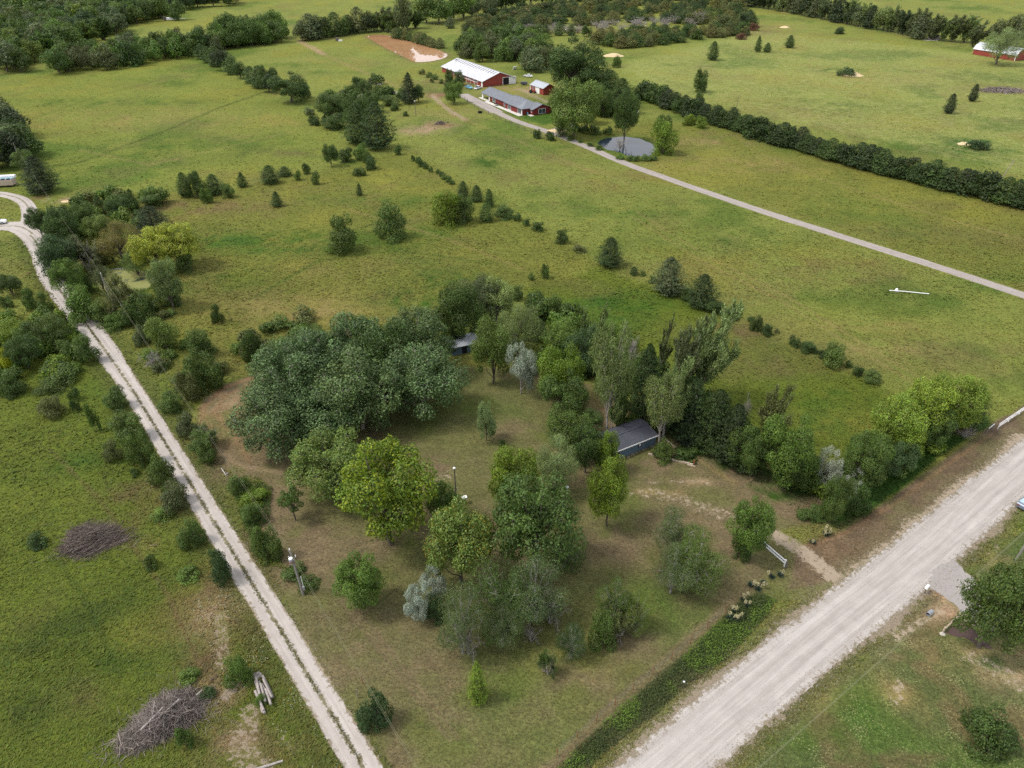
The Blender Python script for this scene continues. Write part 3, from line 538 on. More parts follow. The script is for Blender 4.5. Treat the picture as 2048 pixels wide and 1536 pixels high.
def poly_obj(name, poly, z, mat, jit=0, kind="structure", step=1.0):
    pts = resample(poly+[poly[0]], step)[:-1]; r = random.Random(len(name)*7)
    if jit: pts = [(x+r.gauss(0, jit), y+r.gauss(0, jit)) for x, y in pts]
    me = bpy.data.meshes.new(name); me.from_pydata([(x, y, z) for x, y in pts], [], [tuple(range(len(pts)))])
    import bmesh as _b
    bm = _b.new(); bm.from_mesh(me); _b.ops.triangulate(bm, faces=bm.faces[:]); bm.normal_update()
    if bm.faces and sum(f.normal.z for f in bm.faces) < 0: _b.ops.reverse_faces(bm, faces=bm.faces[:])
    bm.to_mesh(me); bm.free(); me.materials.append(mat)
    o = link(name, me); return tag(o, kind=kind)
def water_mat(name, c, rough=.03, algae=None, bumpk=.02, thr=(.45, .52), spec=.5, ior=1.4):
    m, nt, b = newmat(name); v = coords(nt); col = c
    b.inputs["Roughness"].default_value = rough; b.inputs["Specular IOR Level"].default_value = spec; b.inputs["IOR"].default_value = ior
    if algae:
        f = rng_map(nt, noise(nt, .16, 6, .65, v), thr[0], thr[1], 0, 1, True)
        ac = mix(nt, noise(nt, 1.4, 4, .6, v), algae, tuple(x*.7 for x in algae))
        nt.links.new(mix(nt, f, c, ac), b.inputs["Base Color"]); nt.links.new(rng_map(nt, f, 0, 1, rough, .8), b.inputs["Roughness"])
    else:
        cc = mix(nt, rng_map(nt, noise(nt, .05, 3, .5, v), .35, .65, 0, 1), tuple(x*.88 for x in c), tuple(x*1.1 for x in c)); nt.links.new(cc, b.inputs["Base Color"])
    bump(nt, b, noise(nt, .5, 1, .5, v), .008, bumpk)
    return m
poly_obj("brown_pond_water", smooth(POND_BROWN, 1), .02, water_mat('silty_water', C(196, 150, 110, .72), .03, spec=.9), .2)
poly_obj("blue_pond_water", smooth(POND_BLUE, 1), .02, water_mat('clear_water', (.012, .02, .034), .02, spec=.5, ior=1.24), .15)
poly_obj("algae_pond_water", smooth(POND_ALGAE, 1), .02, water_mat('algae_water', (.03, .045, .04), .05, C(158, 160, 92), thr=(.38, .47)), .15)
poly_obj("entrance_apron", APRON, .016, M['gravel_apron'] if 'gravel_apron' in M else plain('apron_gravel', C(172, 165, 160), .95, var=.07, sc=2.5, wear=C(160, 152, 148), wamt=.3), .2, step=.5)
poly_obj("mulch_bed", MULCH, .02, M['mulch'], .09, step=.35)
# ---------------------------------------------------------------- vegetation prototypes (unit size, shared by copies)
def unit(v): return v/np.maximum(np.linalg.norm(v, axis=-1, keepdims=True), 1e-9)
def make_cards(Pc, N, S, asp, colr, g, up=None):
    """one small bent leaf spray per row: centre, facing, size"""
    n = len(Pc); N = unit(N); a = unit(np.cross(N, unit(g.normal(size=(n, 3)))))
    if up is not None: a = unit(up-N*np.sum(up*N, 1, keepdims=True))
    b = np.cross(N, a); S = S[:, None]
    V = np.stack([Pc-a*S, Pc+b*S*asp+N*S*.18, Pc+a*S, Pc-b*S*asp+N*S*.1], 1).reshape(-1, 3)
    F = np.arange(n*4).reshape(-1, 4)
    return V, F, np.repeat(colr, 4, 0)
def tubes(segs, n=4):
    """segs: list of (p0, p1, r0, r1)"""
    V = []; F = []; o = 0
    ang = np.arange(n)*2*math.pi/n
    for p0, p1, r0, r1 in segs:
        p0 = np.array(p0, float); p1 = np.array(p1, float); d = p1-p0; L = np.linalg.norm(d)
        if L < 1e-6: continue
        d /= L; a = np.cross(d, [0.3, .9, .1]); a /= np.linalg.norm(a)+1e-9; b = np.cross(d, a)
        ring = np.cos(ang)[:, None]*a+np.sin(ang)[:, None]*b
        V.append(p0+ring*r0); V.append(p1+ring*r1)
        for k in range(n): F.append((o+k, o+(k+1) % n, o+n+(k+1) % n, o+n+k))
        o += 2*n
    return np.concatenate(V), np.array(F)
def bend(p0, p1, g, k=4, wob=.03, rise=.0):
    pts = [np.array(p0, float)+(np.array(p1, float)-np.array(p0, float))*i/k for i in range(k+1)]
    for i in range(1, k): pts[i] = pts[i]+g.normal(0, wob, 3)+np.array([0, 0, rise*math.sin(math.pi*i/k)])
    return pts
def chain(pts, r0, r1):
    k = len(pts)-1
    return [(pts[i], pts[i+1], r0+(r1-r0)*i/k, r0+(r1-r0)*(i+1)/k) for i in range(k)]
def tint(g, n, lobes_t, var=.28, warm=.1):
    t = (1+g.normal(0, var, n))*lobes_t; t = np.clip(t, .35, 2.1); wv = g.normal(0, warm, n)
    return np.stack([t*(1+wv), t, t*(1-wv*.6)], 1)

def proto_round(g, n, size, tz=.12, K=26, lobe=(.2, .32), flat=.9, pale=0, palec=(1.9, 1.9, 2.6), warmc=None, warmf=0, droop=0, gaps=.0, asp=.62, lean=(0, 0), scatter=.05, yk=1.0):
    cz = (1+tz)/2; hz = (1-tz)/2; C_ = []; Rr = []
    # a few limbs carry the lobes
    for i in range(K):
        th = g.uniform(0, 2*math.pi); u = g.uniform(-.86, 1); q = max(0, 1-abs(u)**(2.0 if u > 0 else 3.4))**.42; rr = g.uniform(.52, .78) if i > K*.2 else g.uniform(0, .4)
        r = g.uniform(*lobe); C_.append([math.cos(th)*q*rr*.5, math.sin(th)*q*rr*.5, cz+u*rr*hz]); Rr.append(r*.5*(1.12-.3*abs(u)))
    C_ = np.array(C_); Rr = np.array(Rr)
    C_[:, 0] += lean[0]*(C_[:, 2]-tz); C_[:, 1] += lean[1]*(C_[:, 2]-tz)
    wgt = Rr**2; li = g.choice(K, n, p=wgt/wgt.sum()); d = unit(g.normal(size=(n, 3))); d[:, 2] = np.where(d[:, 2] < -.2, d[:, 2]*.5, d[:, 2]); d = unit(d)
    rad = Rr[li]*(1+np.abs(g.normal(0, .17, n))*np.sign(g.uniform(-.6, 1, n))+(.75 if scatter < .06 else 1.15)*(fbm(d[:, 0]*1.3+li*3.1+7, d[:, 1]*1.3+d[:, 2]*1.7+11, .55 if scatter < .06 else .38, 4, 7)-.5)); Pc = C_[li]+d*rad[:, None]*np.array([1, 1, flat*2*hz])
    # throw away what lies deep inside another lobe
    keep = np.ones(n, bool)
    for k in range(K):
        dd = (Pc-C_[k])/np.array([1, 1, flat*2*hz]); keep &= ~((np.linalg.norm(dd, axis=1) < Rr[k]*.72) & (li != k) & (g.uniform(size=n) < .85))
    keep &= Pc[:, 2] > .0
    Pc = Pc[keep]; li = li[keep]; d = d[keep]; m = len(Pc)
    N = d+g.normal(0, .55, (m, 3))+np.array([0, 0, .35])
    lt = g.uniform(.78, 1.22, K)[li]; colr = tint(g, m, lt, .2)
    if pale: pk = (g.uniform(size=m) < pale*(.4+1.2*g.uniform(size=K)[li])); colr[pk] = np.array(palec)*g.uniform(.8, 1.15, (pk.sum(), 1))
    if warmc: wk = (g.uniform(size=m) < warmf*2*g.uniform(size=K)[li]**1.5); colr[wk] = np.array(warmc)*g.uniform(.7, 1.15, (wk.sum(), 1))
    S = size*g.uniform(.65, 1.35, m)
    V, F, cc = make_cards(Pc, N, S, asp, colr, g)
    # limbs
    segs = []; top = np.array([lean[0]*.3, lean[1]*.3, cz-.05]); tr = bend((0, 0, -.01), top, g, 6, .01); segs += chain(tr, .03, .014); i0 = max(1, int(math.ceil(max(tz, .04)/max(top[2], .1)*6*.85)))
    for k in range(K):
        s0 = tr[g.integers(min(i0, 5), 7)]; segs += chain(bend(s0, C_[k], g, 3, .02, .02), .009, .003)
        for _ in range(2):
            e = C_[k]+unit(g.normal(size=3))*Rr[k]*.8; segs.append((C_[k], e, .004, .0015))
    return (V, F, cc), tubes(segs, 4)
def proto_cedar(g, n, size, tz=.03, power=.8, ragged=.3, blunt=.0, asp=.38, lean=0):
    L = int(26); z = g.uniform(0, 1, n)**1.25; th0 = g.uniform(0, 2*math.pi, n)
    lev = np.floor(z*L); kb = 9+4*(lev % 3); bi = np.floor(th0/(2*math.pi)*kb); th = (bi+.5+g.normal(0, .22, n))/kb*2*math.pi+lev*1.7
    hb = _hash(lev, bi, 5); prof = (1-z)**power*(1-blunt)+blunt*np.sqrt(np.clip(1-z*z, 0, 1)); prof *= np.clip((z+.05)*6, .6, 1)
    R_ = .5*prof*(1-ragged+ragged*2*hb); r = R_*np.sqrt(g.uniform(.25, 1.1, n))
    zz = tz+(1-tz)*(z+r*.12); Pc = np.stack([np.cos(th)*r+lean*zz, np.sin(th)*r, zz], 1)
    out = np.stack([np.cos(th), np.sin(th), np.full(n, .9)], 1); N = unit(np.stack([np.cos(th)*.7, np.sin(th)*.7, np.full(n, .8)], 1)+g.normal(0, .45, (n, 3)))
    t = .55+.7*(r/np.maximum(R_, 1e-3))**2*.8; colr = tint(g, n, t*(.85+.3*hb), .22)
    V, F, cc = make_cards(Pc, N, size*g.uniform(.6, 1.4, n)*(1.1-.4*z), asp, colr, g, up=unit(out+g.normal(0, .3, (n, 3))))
    segs = chain(bend((0, 0, -.01), (lean*.95, 0, .95), g, 4, .004), .03, .004)
    for k in range(40):
        zz = g.uniform(.05, .85); a = g.uniform(0, 6.3); rr = .42*(1-zz)**power; segs.append(((lean*zz, 0, zz), (math.cos(a)*rr+lean*zz, math.sin(a)*rr, zz+.08), .006, .002))
    return (V, F, cc), tubes(segs, 4)
def proto_plume(g, n, size, stems=9, base=.12, spread=.42, lean=.16, width=.085, start=.22, pale=.25):
    """upswept, wind-combed tree of several leafy leaders"""
    P_, D_, T_ = [], [], []; segs = chain(bend((0, 0, -.01), (0, 0, base+.12), g, 3, .008), .034, .024); top = np.array([0, 0, base+.1]); ns = []
    for k in range(stems):
        a = 2*math.pi*(k+g.uniform(-.3, .3))/stems; rr = spread*g.uniform(.25, 1); h = g.uniform(.72, 1.0)-.28*(rr/spread)**2
        e = np.array([math.cos(a)*rr+lean*h, math.sin(a)*rr, h]); pts = bend(top, e, g, 6, .018, 0)
        for i in range(1, 6): pts[i][:2] = top[:2]+(e[:2]-top[:2])*(i/6)**1.25+g.normal(0, .008, 2)
        segs += chain(pts, .016, .003); ns.append(pts)
        subs = [pts]
        for _ in range(5):
            i = g.integers(2, 6); s = pts[i]; q = s+np.array([g.normal(.03, .07), g.normal(0, .08), g.uniform(.06, .16)]); subs.append(bend(s, q, g, 3, .01)); segs += chain(subs[-1], .005, .0015)
        m = n//stems
        for j in range(m):
            sb = subs[0] if g.uniform() < .5 else subs[g.integers(1, len(subs))]; f = g.uniform(start if sb is pts else 0, 1)*(len(sb)-1); i = min(int(f), len(sb)-2)
            p = sb[i]+(sb[i+1]-sb[i])*(f-i); dr = unit((sb[i+1]-sb[i])[None])[0]; w_ = width*(1.15-.75*f/(len(sb)-1)) if sb is pts else width*.55
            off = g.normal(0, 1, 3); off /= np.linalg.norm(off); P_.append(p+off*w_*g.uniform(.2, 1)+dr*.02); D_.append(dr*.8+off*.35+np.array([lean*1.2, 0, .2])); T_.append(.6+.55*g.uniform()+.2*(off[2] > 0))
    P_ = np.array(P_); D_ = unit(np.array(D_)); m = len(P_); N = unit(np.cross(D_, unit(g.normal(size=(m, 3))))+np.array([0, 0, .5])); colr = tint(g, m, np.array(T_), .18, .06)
    pk = g.uniform(size=m) < pale; colr[pk] *= np.array([1.5, 1.5, 1.9])
    V, F, cc = make_cards(P_, N, size*g.uniform(.7, 1.5, m), .34, colr, g, up=D_)
    return (V, F, cc), tubes(segs, 4)
def branches(g, p, d, L, r, depth, out, spread=.55, kids=(2, 4), up=.15):
    n = 3; pts = [p]
    for i in range(n):
        d = unit((d+g.normal(0, .16, 3)+np.array([0, 0, up*.3]))[None])[0]; pts.append(pts[-1]+d*L/n)
    out += chain(pts, r, r*.55)
    if depth == 0: return
    for k in range(g.integers(kids[0], kids[1]+1)):
        s = pts[g.integers(1, n+1)]; dd = unit((d+g.normal(0, spread, 3)+np.array([0, 0, up]))[None])[0]
        branches(g, s, dd, L*g.uniform(.55, .8), r*.55, depth-1, out, spread, kids, up)
def proto_dead(g, depth=4, kids=(3, 4), spread=.55, up=.2, stems=1, r=.022):
    out = []
    for _ in range(stems):
        d = unit(np.array([[g.normal(0, .35 if stems > 1 else .05), g.normal(0, .35 if stems > 1 else .05), 1.0]]))[0]; branches(g, np.array([0, 0, -.01]), d, .4, r, depth, out, spread, kids, up)
    P_ = np.array([s[1] for s in out]); zx = P_[:, 2].max(); rx = np.percentile(np.hypot(P_[:, 0], P_[:, 1]), 97)*2
    sc = np.array([1/rx, 1/rx, 1/zx]); k = .5*(1/rx+1/zx)
    out = [(a*sc, b_*sc, max(r0*k, .0022), max(r1*k, .0018)) for a, b_, r0, r1 in out]
    return None, tubes(out, 3)
def proto_scraggly(g, n, size, tz=.03, gaps=.5):
    """open old fruit tree: thin leaf over a tangle of grey twigs"""
    out = []
    for _ in range(4):
        d = unit(np.array([[g.normal(0, .75), g.normal(0, .75), .8]]))[0]; branches(g, np.array([0, 0, .0]), d, .34, .02, 4, out, .6, (3, 4), .1)
    P_ = np.array([s[1] for s in out]); zx = np.percentile(P_[:, 2], 98)*1.15; rx = np.percentile(np.hypot(P_[:, 0], P_[:, 1]), 96)*2; sc = np.array([1/rx, 1/rx, 1/zx]); k = .5*(1/rx+1/zx)
    out = [(a*sc, b_*sc, max(r0*k, .003), max(r1*k, .0022)) for a, b_, r0, r1 in out]
    ends = np.array([s[1] for s in out if s[2] < .014]); ends = ends[ends[:, 2] > .12]
    w_ = .15+fbm(ends[:, 0]*1.0, ends[:, 1]*1.0+ends[:, 2], .16, 2, int(g.integers(99))); w_ = np.clip(w_-.45, .02, 1)*(.3+ends[:, 2]); i = g.choice(len(ends), n, p=w_/w_.sum())
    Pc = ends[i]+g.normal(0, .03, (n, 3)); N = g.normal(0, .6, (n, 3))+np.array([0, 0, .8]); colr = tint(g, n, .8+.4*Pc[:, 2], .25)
    V, F, cc = make_cards(Pc, N, size*g.uniform(.7, 1.4, n), .6, colr, g)
    return (V, F, cc), tubes(out, 3)
def norm_proto(cr, tr, tz):
    V = cr[0]; rx = np.percentile(np.hypot(V[:, 0], V[:, 1]), 98.5)*2; z1 = np.percentile(V[:, 2], 99.7)
    s = np.array([1/rx, 1/rx, 1/z1]); return (V*s, cr[1], cr[2]), (tr[0]*s, tr[1])
PROTO = {}
def reg(kind, trunkmat, tz, fn, seeds):
    L = []
    for sd_ in seeds:
        g = np.random.default_rng(sd_); cr, tr = fn(g)
        if cr is None:
            L.append((npmesh(kind+'_branches', tr[0], tr[1], M[trunkmat]), None))
        else:
            cr, tr = norm_proto(cr, tr, tz)
            L.append((npmesh(kind+'_crown', cr[0], cr[1], M['leaf'], cr[2]), npmesh(kind+'_trunk', tr[0], tr[1], M[trunkmat])))
    PROTO[kind] = (L, tz)
reg('round', 'bark', .03, lambda g: proto_round(g, 23000, .0118, tz=.03, K=40, lobe=(.12, .32), scatter=.1), (1, 2, 3))
reg('roundlo', 'bark', .0, lambda g: proto_round(g, 5200, .026, K=24, lobe=(.2, .42), tz=-.06), (11, 12, 13, 14, 15))
reg('cotton', 'bark_pale', .03, lambda g: proto_round(g, 27000, .0112, tz=.02, K=60, lobe=(.08, .28), pale=.3, palec=(2.1, 2.15, 2.3), scatter=.1), (21, 22, 23))
reg('maple', 'bark', .03, lambda g: proto_round(g, 23000, .0125, tz=.03, K=44, lobe=(.1, .28), scatter=.1, pale=.14, warmc=(2.4, 1.25, .7), warmf=.05), (31,))
reg('yellow', 'bark', .12, lambda g: proto_round(g, 24000, .0115, tz=.12, K=60, lobe=(.09, .24), warmc=(1.9, 1.55, .8), warmf=.26, scatter=.1), (41,))
reg('fuzzy', 'bark', .04, lambda g: proto_round(g, 24000, .0105, tz=.04, K=34, lobe=(.18, .3), asp=.35), (51, 52))
reg('sparse', 'bark', .34, lambda g: proto_round(g, 5200, .0185, tz=.34, K=30, lobe=(.12, .22)), (61, 62))
reg('limby', 'bark', .1, lambda g: proto_round(g, 24000, .0116, tz=.1, K=64, lobe=(.1, .27), flat=.9, scatter=.1), (65, 66, 67))
reg('bush', 'bark', .0, lambda g: proto_round(g, 8000, .021, tz=-.25, K=20, lobe=(.26, .42), flat=.7), (71, 72, 73))
reg('bushlo', 'bark', .0, lambda g: proto_round(g, 2400, .038, tz=-.25, K=14, lobe=(.3, .46), flat=.7), (75, 76, 77))
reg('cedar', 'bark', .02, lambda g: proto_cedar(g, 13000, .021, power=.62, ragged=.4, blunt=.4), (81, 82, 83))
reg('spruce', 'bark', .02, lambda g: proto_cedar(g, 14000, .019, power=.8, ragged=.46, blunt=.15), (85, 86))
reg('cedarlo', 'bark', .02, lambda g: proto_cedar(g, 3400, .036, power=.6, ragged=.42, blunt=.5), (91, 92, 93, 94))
reg('plume', 'bark_pale', .1, lambda g: proto_plume(g, 19000, .0135, width=.1), (101, 102))
reg('plumetall', 'bark_pale', .2, lambda g: proto_round(g, 24000, .0118, tz=.2, K=60, lobe=(.1, .26), asp=.4, scatter=.1, pale=.2, palec=(1.4, 1.4, 1.6)), (105, 106))
reg('spire', 'bark_pale', .1, lambda g: proto_plume(g, 2600, .024, stems=6, base=.2, spread=.3, width=.09, lean=.2), (107, 108))
reg('plumelo', 'bark', .08, lambda g: proto_plume(g, 4800, .032, stems=10, base=.04, width=.14, lean=.2, start=.02, pale=.15), (111, 112, 113))
reg('olive', 'bark_pale', .0, lambda g: proto_round(g, 12000, .0165, tz=-.05, K=34, lobe=(.12, .24), asp=.3, pale=.6, palec=(1.35, 1.35, 1.4)), (121, 122))
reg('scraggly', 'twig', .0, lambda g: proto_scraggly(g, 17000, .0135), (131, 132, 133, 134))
reg('apple', 'twig', .0, lambda g: proto_round(g, 26000, .0092, tz=-.04, K=44, lobe=(.14, .32), flat=.8, asp=.4, scatter=.1), (135, 136, 137))
reg('dead', 'twig', .0, lambda g: proto_dead(g, 5, (3, 3)), (141, 142))
reg('deadbush', 'twig', .0, lambda g: proto_dead(g, 3, (3, 4), .8, .05, 6, .016), (145, 146))

def fit_box(x0, y0, x1, y1, tz):
    """ground point, width and height of a plant whose outline spans a box of the photograph"""
    uc, vc = (x0+x1)/2, (y0+y1)/2; wp, hp = x1-x0, y1-y0; h = 3.0; cz = 1.5; z = 0
    for _ in range(12):
        p = P(uc, vc, cz); _, _, z = proj(p); ph = math.atan2(CAM_H-cz, math.hypot(p.x, p.y))
        r = wp/2*z/F_PX; half = hp/2*z/F_PX
        c2 = half**2-(r*math.sin(ph))**2; c = max(math.sqrt(max(c2, 0))/math.cos(ph), r*.38)
        h = 2*c/(1-tz); cz = tz*h+c
    return (p.x, p.y), 2*r, h
KV = .95
GREEN = dict(G=C(82, 102, 46, KV), D=C(68, 88, 38, KV), L=C(118, 138, 50, KV), Y=C(140, 146, 26, KV), S=C(76, 94, 54, KV), P=C(122, 138, 88, KV), C=C(56, 74, 34, KV), B=C(64, 85, 46, KV), O=C(150, 158, 142, KV),
             K=C(88, 98, 62, KV), W=C(112, 126, 72, KV), V=C(90, 114, 46, KV), M=C(100, 119, 54, KV), Q=C(96, 112, 70, KV), E=C(104, 124, 40, KV), X=C(150, 158, 60, KV), F=C(52, 66, 36, KV), H=C(100, 102, 54, KV), T=C(94, 100, 54, KV), R=C(120, 70, 44, KV), N=C(120, 112, 60, KV))
KIND = dict(apple=('fruit_tree', 'tree'), round=('deciduous_tree', 'tree'), roundlo=('deciduous_tree', 'tree'), cotton=('cottonwood_tree', 'tree'), maple=('maple_tree', 'tree'), yellow=('yellowing_tree', 'tree'), fuzzy=('willow_tree', 'tree'), sparse=('sapling', 'tree'),
            limby=('deciduous_tree', 'tree'), bush=('shrub', 'shrub'), bushlo=('weed_clump', 'weeds'), cedar=('cedar_tree', 'cedar'), spruce=('cedar_tree', 'cedar'), cedarlo=('cedar_tree', 'cedar'), plume=('poplar_tree', 'tree'), plumetall=('poplar_tree', 'tree'), spire=('poplar_tree', 'tree'),
            plumelo=('poplar_tree', 'tree'), olive=('russian_olive_tree', 'tree'), scraggly=('fruit_tree', 'tree'), dead=('bare_tree', 'tree'), deadbush=('bare_shrub', 'shrub'))
NPL = [0]
def plant(kind, col, box, label, group=None, ground=None, wh=None, cat=None, jc=.08, rz=None, name=None):
    L, tz = PROTO[kind]; NPL[0] += 1
    if box is not None: (x, y), w_, h = fit_box(*box, tz)
    else: (x, y), (w_, h) = ground, wh
    nm, ct = KIND[kind]; wind = kind.startswith('plume') or kind == 'spire'
    if rz is None: rz = R.uniform(-.5, .5) if wind else R.uniform(0, 6.28)
    t = thing(name or nm, label, cat or ct, (x, y, -.02), rz, group, scale=(w_, w_, h))
    cm, tm = L[(NPL[0]*7+int(abs(x)*3)) % len(L)]
    c = GREEN[col] if isinstance(col, str) else col
    k = 1+R.uniform(-jc, jc); wv = 1+R.uniform(-jc, jc)*.6
    if tm is None:
        link('branches', cm, t)
    else:
        a = link('crown', cm, t); a.color = (c[0]*k*wv, c[1]*k, c[2]*k/wv, 1); link('trunk', tm, t)
    return t
ORD = "first second third fourth fifth sixth seventh eighth ninth tenth eleventh twelfth thirteenth fourteenth fifteenth sixteenth seventeenth eighteenth nineteenth twentieth".split()
TENS = {20: 'twenty', 30: 'thirty', 40: 'forty', 50: 'fifty', 60: 'sixty', 70: 'seventy'}
def ordn(i):
    if i < 20: return ORD[i]
    n = i+1; t = n//10*10; r = n % 10
    return (TENS[t][:-1]+'ieth') if r == 0 else TENS[t]+'-'+ORD[r-1]
def row(kinds, cols, line, n, size, label, group, jit=3, jy=2, szv=.18, wk=1.0):
    """plants along a line of the place, counted from its left end"""
    pts = even(W(line), n); out = []
    for i, (x, y) in enumerate(pts):
        kd = R.choice(kinds); _, tz = PROTO[kd]; x += R.uniform(-jit, jit)*.3; y += R.uniform(-jy, jy)*.3
        s = 1+R.uniform(-szv, szv)
        out.append(plant(kd, R.choice(cols), None, label.format(ordn(i)), group, (x, y), (size[0]*s*wk*(1+R.uniform(-.12, .12)), size[1]*s)))
    return out
def wood(kinds, cols, poly, spacing, size, label, group, jit=.35, szv=.2, cap=400, seed=1, name=None):
    """trees of a wood that nothing tells apart"""
    r = random.Random(seed); pl = W(poly); xs = [p[0] for p in pl]; ys = [p[1] for p in pl]; cand = []
    y = min(ys); k = 0
    while y < max(ys):
        x = min(xs)+(k % 2)*spacing/2
        while x < max(xs):
            cand.append((x+r.uniform(-jit, jit)*spacing, y+r.uniform(-jit, jit)*spacing)); x += spacing
        y += spacing*.87; k += 1
    A = np.array(cand); m = sdf(A[:, 0], A[:, 1], pl) < 0; A = A[m]
    if len(A) > cap: A = A[np.random.default_rng(seed).choice(len(A), cap, replace=False)]
    if '{0}' in label: A = sorted(A.tolist(), key=lambda p: proj((p[0], p[1], 0))[0])
    for i, (x, y) in enumerate(A):
        s = 1+r.uniform(-szv, szv); kd = r.choice(kinds)
        plant(kd, r.choice(cols), None, label.format(ordn(i) if '{0}' in label else ''), group, (x, y), (size[0]*s, size[1]*s*(1+r.uniform(-.1, .1))), jc=.16, name=name)
    return len(A)

TINY = {}
def tiny(kind, n, size, seed, cedar=False, **kw):
    g = np.random.default_rng(seed); cr, tr = proto_cedar(g, n, size, power=.6, ragged=.26, blunt=.45) if cedar else proto_round(g, n, size, **kw)
    cr, tr = norm_proto(cr, tr, 0); TINY.setdefault(kind, []).append(cr)
for s_ in (1, 2, 3): tiny('bush', 1500, .048, 200+s_, tz=-.25, K=14, lobe=(.26, .46), flat=.7); tiny('tree', 1700, .044, 210+s_, tz=-.06, K=20, lobe=(.2, .42))
def thicket(name, kind, cols, poly, spacing, size, seed, cap=80, szv=.25, skip=None):
    """undergrowth and far canopy that reads as one mass: joined foliage"""
    r = np.random.default_rng(seed); pl = W(poly); A = np.array(pl); lo, hi = A.min(0), A.max(0); n = int((hi[0]-lo[0])*(hi[1]-lo[1])/spacing**2)
    X = r.uniform(lo[0], hi[0], n); Y = r.uniform(lo[1], hi[1], n); m = sdf(X, Y, pl) < 0
    if skip is not None: m &= ~skip(X, Y)
    X = X[m][:cap]; Y = Y[m][:cap]; VV = []; FF = []; CC = []; o = 0
    for x, y in zip(X, Y):
        V, F, cc = TINY[kind][r.integers(3)]; s = 1+r.uniform(-szv, szv); a = r.uniform(0, 6.28); ca, sa = math.cos(a), math.sin(a)
        q = V*np.array([size[0]*s, size[0]*s, size[1]*s*r.uniform(.85, 1.15)]); q = np.stack([q[:, 0]*ca-q[:, 1]*sa+x, q[:, 0]*sa+q[:, 1]*ca+y, q[:, 2]-.02], 1)
        VV.append(q); FF.append(F+o); o += len(V); CC.append(cc*np.array(GREEN[cols[r.integers(len(cols))]])*r.uniform(.85, 1.15))
    ob = link(name, npmesh(name, np.concatenate(VV), np.concatenate(FF), M['foliage_joined'], np.concatenate(CC))); return tag(ob, kind='stuff')
def joined_leaf():
    m, nt, b = newmat('foliage_joined'); c = attr(nt, 'leaf'); nt.links.new(c, b.inputs["Base Color"]); b.inputs["Roughness"].default_value = .55; b.inputs["Specular IOR Level"].default_value = .28
    tr = nd(nt, "ShaderNodeBsdfTranslucent"); nt.links.new(mix(nt, 1.0, c, (1.15, 1.25, .55), 'MULTIPLY'), tr.inputs[0])
    ms = nd(nt, "ShaderNodeMixShader"); ms.inputs[0].default_value = .25
    nt.links.new(b.outputs[0], ms.inputs[1]); nt.links.new(tr.outputs[0], ms.inputs[2]); nt.links.new(ms.outputs[0], nt.nodes["Material Output"].inputs[0]); return m
M['foliage_joined'] = joined_leaf()
# ---------------------------------------------------------------- single trees and shrubs: kind, colour, outline in the photograph, label
T = []
def A(kind, col, x0, y0, x1, y1, label, **kw): plant(kind, col, (x0, y0, x1, y1), label, **kw)
# the grove of silver-leaved cottonwoods
G1 = "silver-leaved cottonwoods of the big grove"
A('cotton','S',460,770,630,918,"silvery cottonwood at the lower left end of the big grove",group=G1)
A('cotton','S',484,700,650,860,"greyish cottonwood on the left flank of the grove by the curved dirt track",group=G1)
A('cotton','S',550,745,735,885,"darkest cottonwood at the front of the grove above the round olive-green tree",group=G1)
A('cotton','S',540,655,700,800,"silvery cottonwood at the upper left of the big grove",group=G1)
A('cotton','S',640,622,795,770,"tall pale-topped cottonwood at the back of the grove beside the pasture",group=G1)
A('cotton','S',630,700,800,870,"brownish-green cottonwood in the very middle of the grove",group=G1)
A('cotton','S',765,612,905,750,"tall silvery cottonwood at the upper right of the grove",group=G1)
A('cotton','S',750,680,932,838,"big glossy cottonwood at the right end of the grove over the lawn",group=G1)
A('round','D',690,640,830,790,"dark green tree buried between the pale tops of the grove",group=G1)
A('limby','M',578,862,748,1005,"round olive-green tree in front of the cottonwood grove")
A('bush','V',748,872,808,915,"low thin green shrub just behind the yellowing tree")
A('yellow','E',672,893,868,1095,"large yellowing tree in the middle of the lawn")
A('round','V',850,965,925,1050,"low green tree against the right side of the yellowing tree")
A('sparse','G',556,976,608,1028,"slim sapling with bare trunk on the brown lawn left of the yellowing tree")
A('limby','V',668,1112,770,1222,"small round green tree on the lawn right of the utility pole with transformer")
A('maple','M',845,1005,992,1180,"maple with an orange branch and whitish leaves in the middle of the yard")
A('dead','D',880,985,915,1060,"grey bare treetop sticking out of the maple")
A('limby','E',975,893,1090,1030,"light green tree top behind the tall dark yard tree")
A('limby','G',978,945,1170,1155,"tall dark green tree in the centre of the yard")
A('fuzzy','P',1068,868,1164,990,"pale grey-green willow beside the birdbath")
A('limby','E',1175,915,1265,1048,"bright lime-green tree in front of the blue-grey shed")
A('limby','V',1455,996,1550,1115,"green tree at the left end of the white rail gate")
A('bush','D',1460,1060,1510,1118,"dark undergrowth under the tree by the white rail gate")
G2 = "old scraggly fruit trees on the lawn"
A('apple','Q',1305,1015,1395,1120,"upper half of the scraggly fruit trees left of the rail gate",group=G2)
A('apple','G',1330,1055,1458,1192,"scraggly fruit tree with a bare grey bough along the ground",group=G2)
A('apple','Q',1302,1080,1395,1198,"thin grey-green fruit tree leaning left beside the bare bough",group=G2)
A('apple','G',930,1118,1085,1285,"leafiest fruit tree in the lower middle of the yard",group=G2)
A('apple','Q',868,1165,975,1318,"grey twiggy fruit tree behind the yellow-green little conifer",group=G2)
A('apple','Q',1000,1100,1145,1262,"wide fruit tree with grey dead twigs on its right side",group=G2)
A('apple','G',1090,1075,1180,1145,"small fruit tree under the tall dark yard tree",group=G2)
A('apple','Q',960,1200,1050,1305,"small grey fruit tree at the foot of the leafiest one",group=G2)
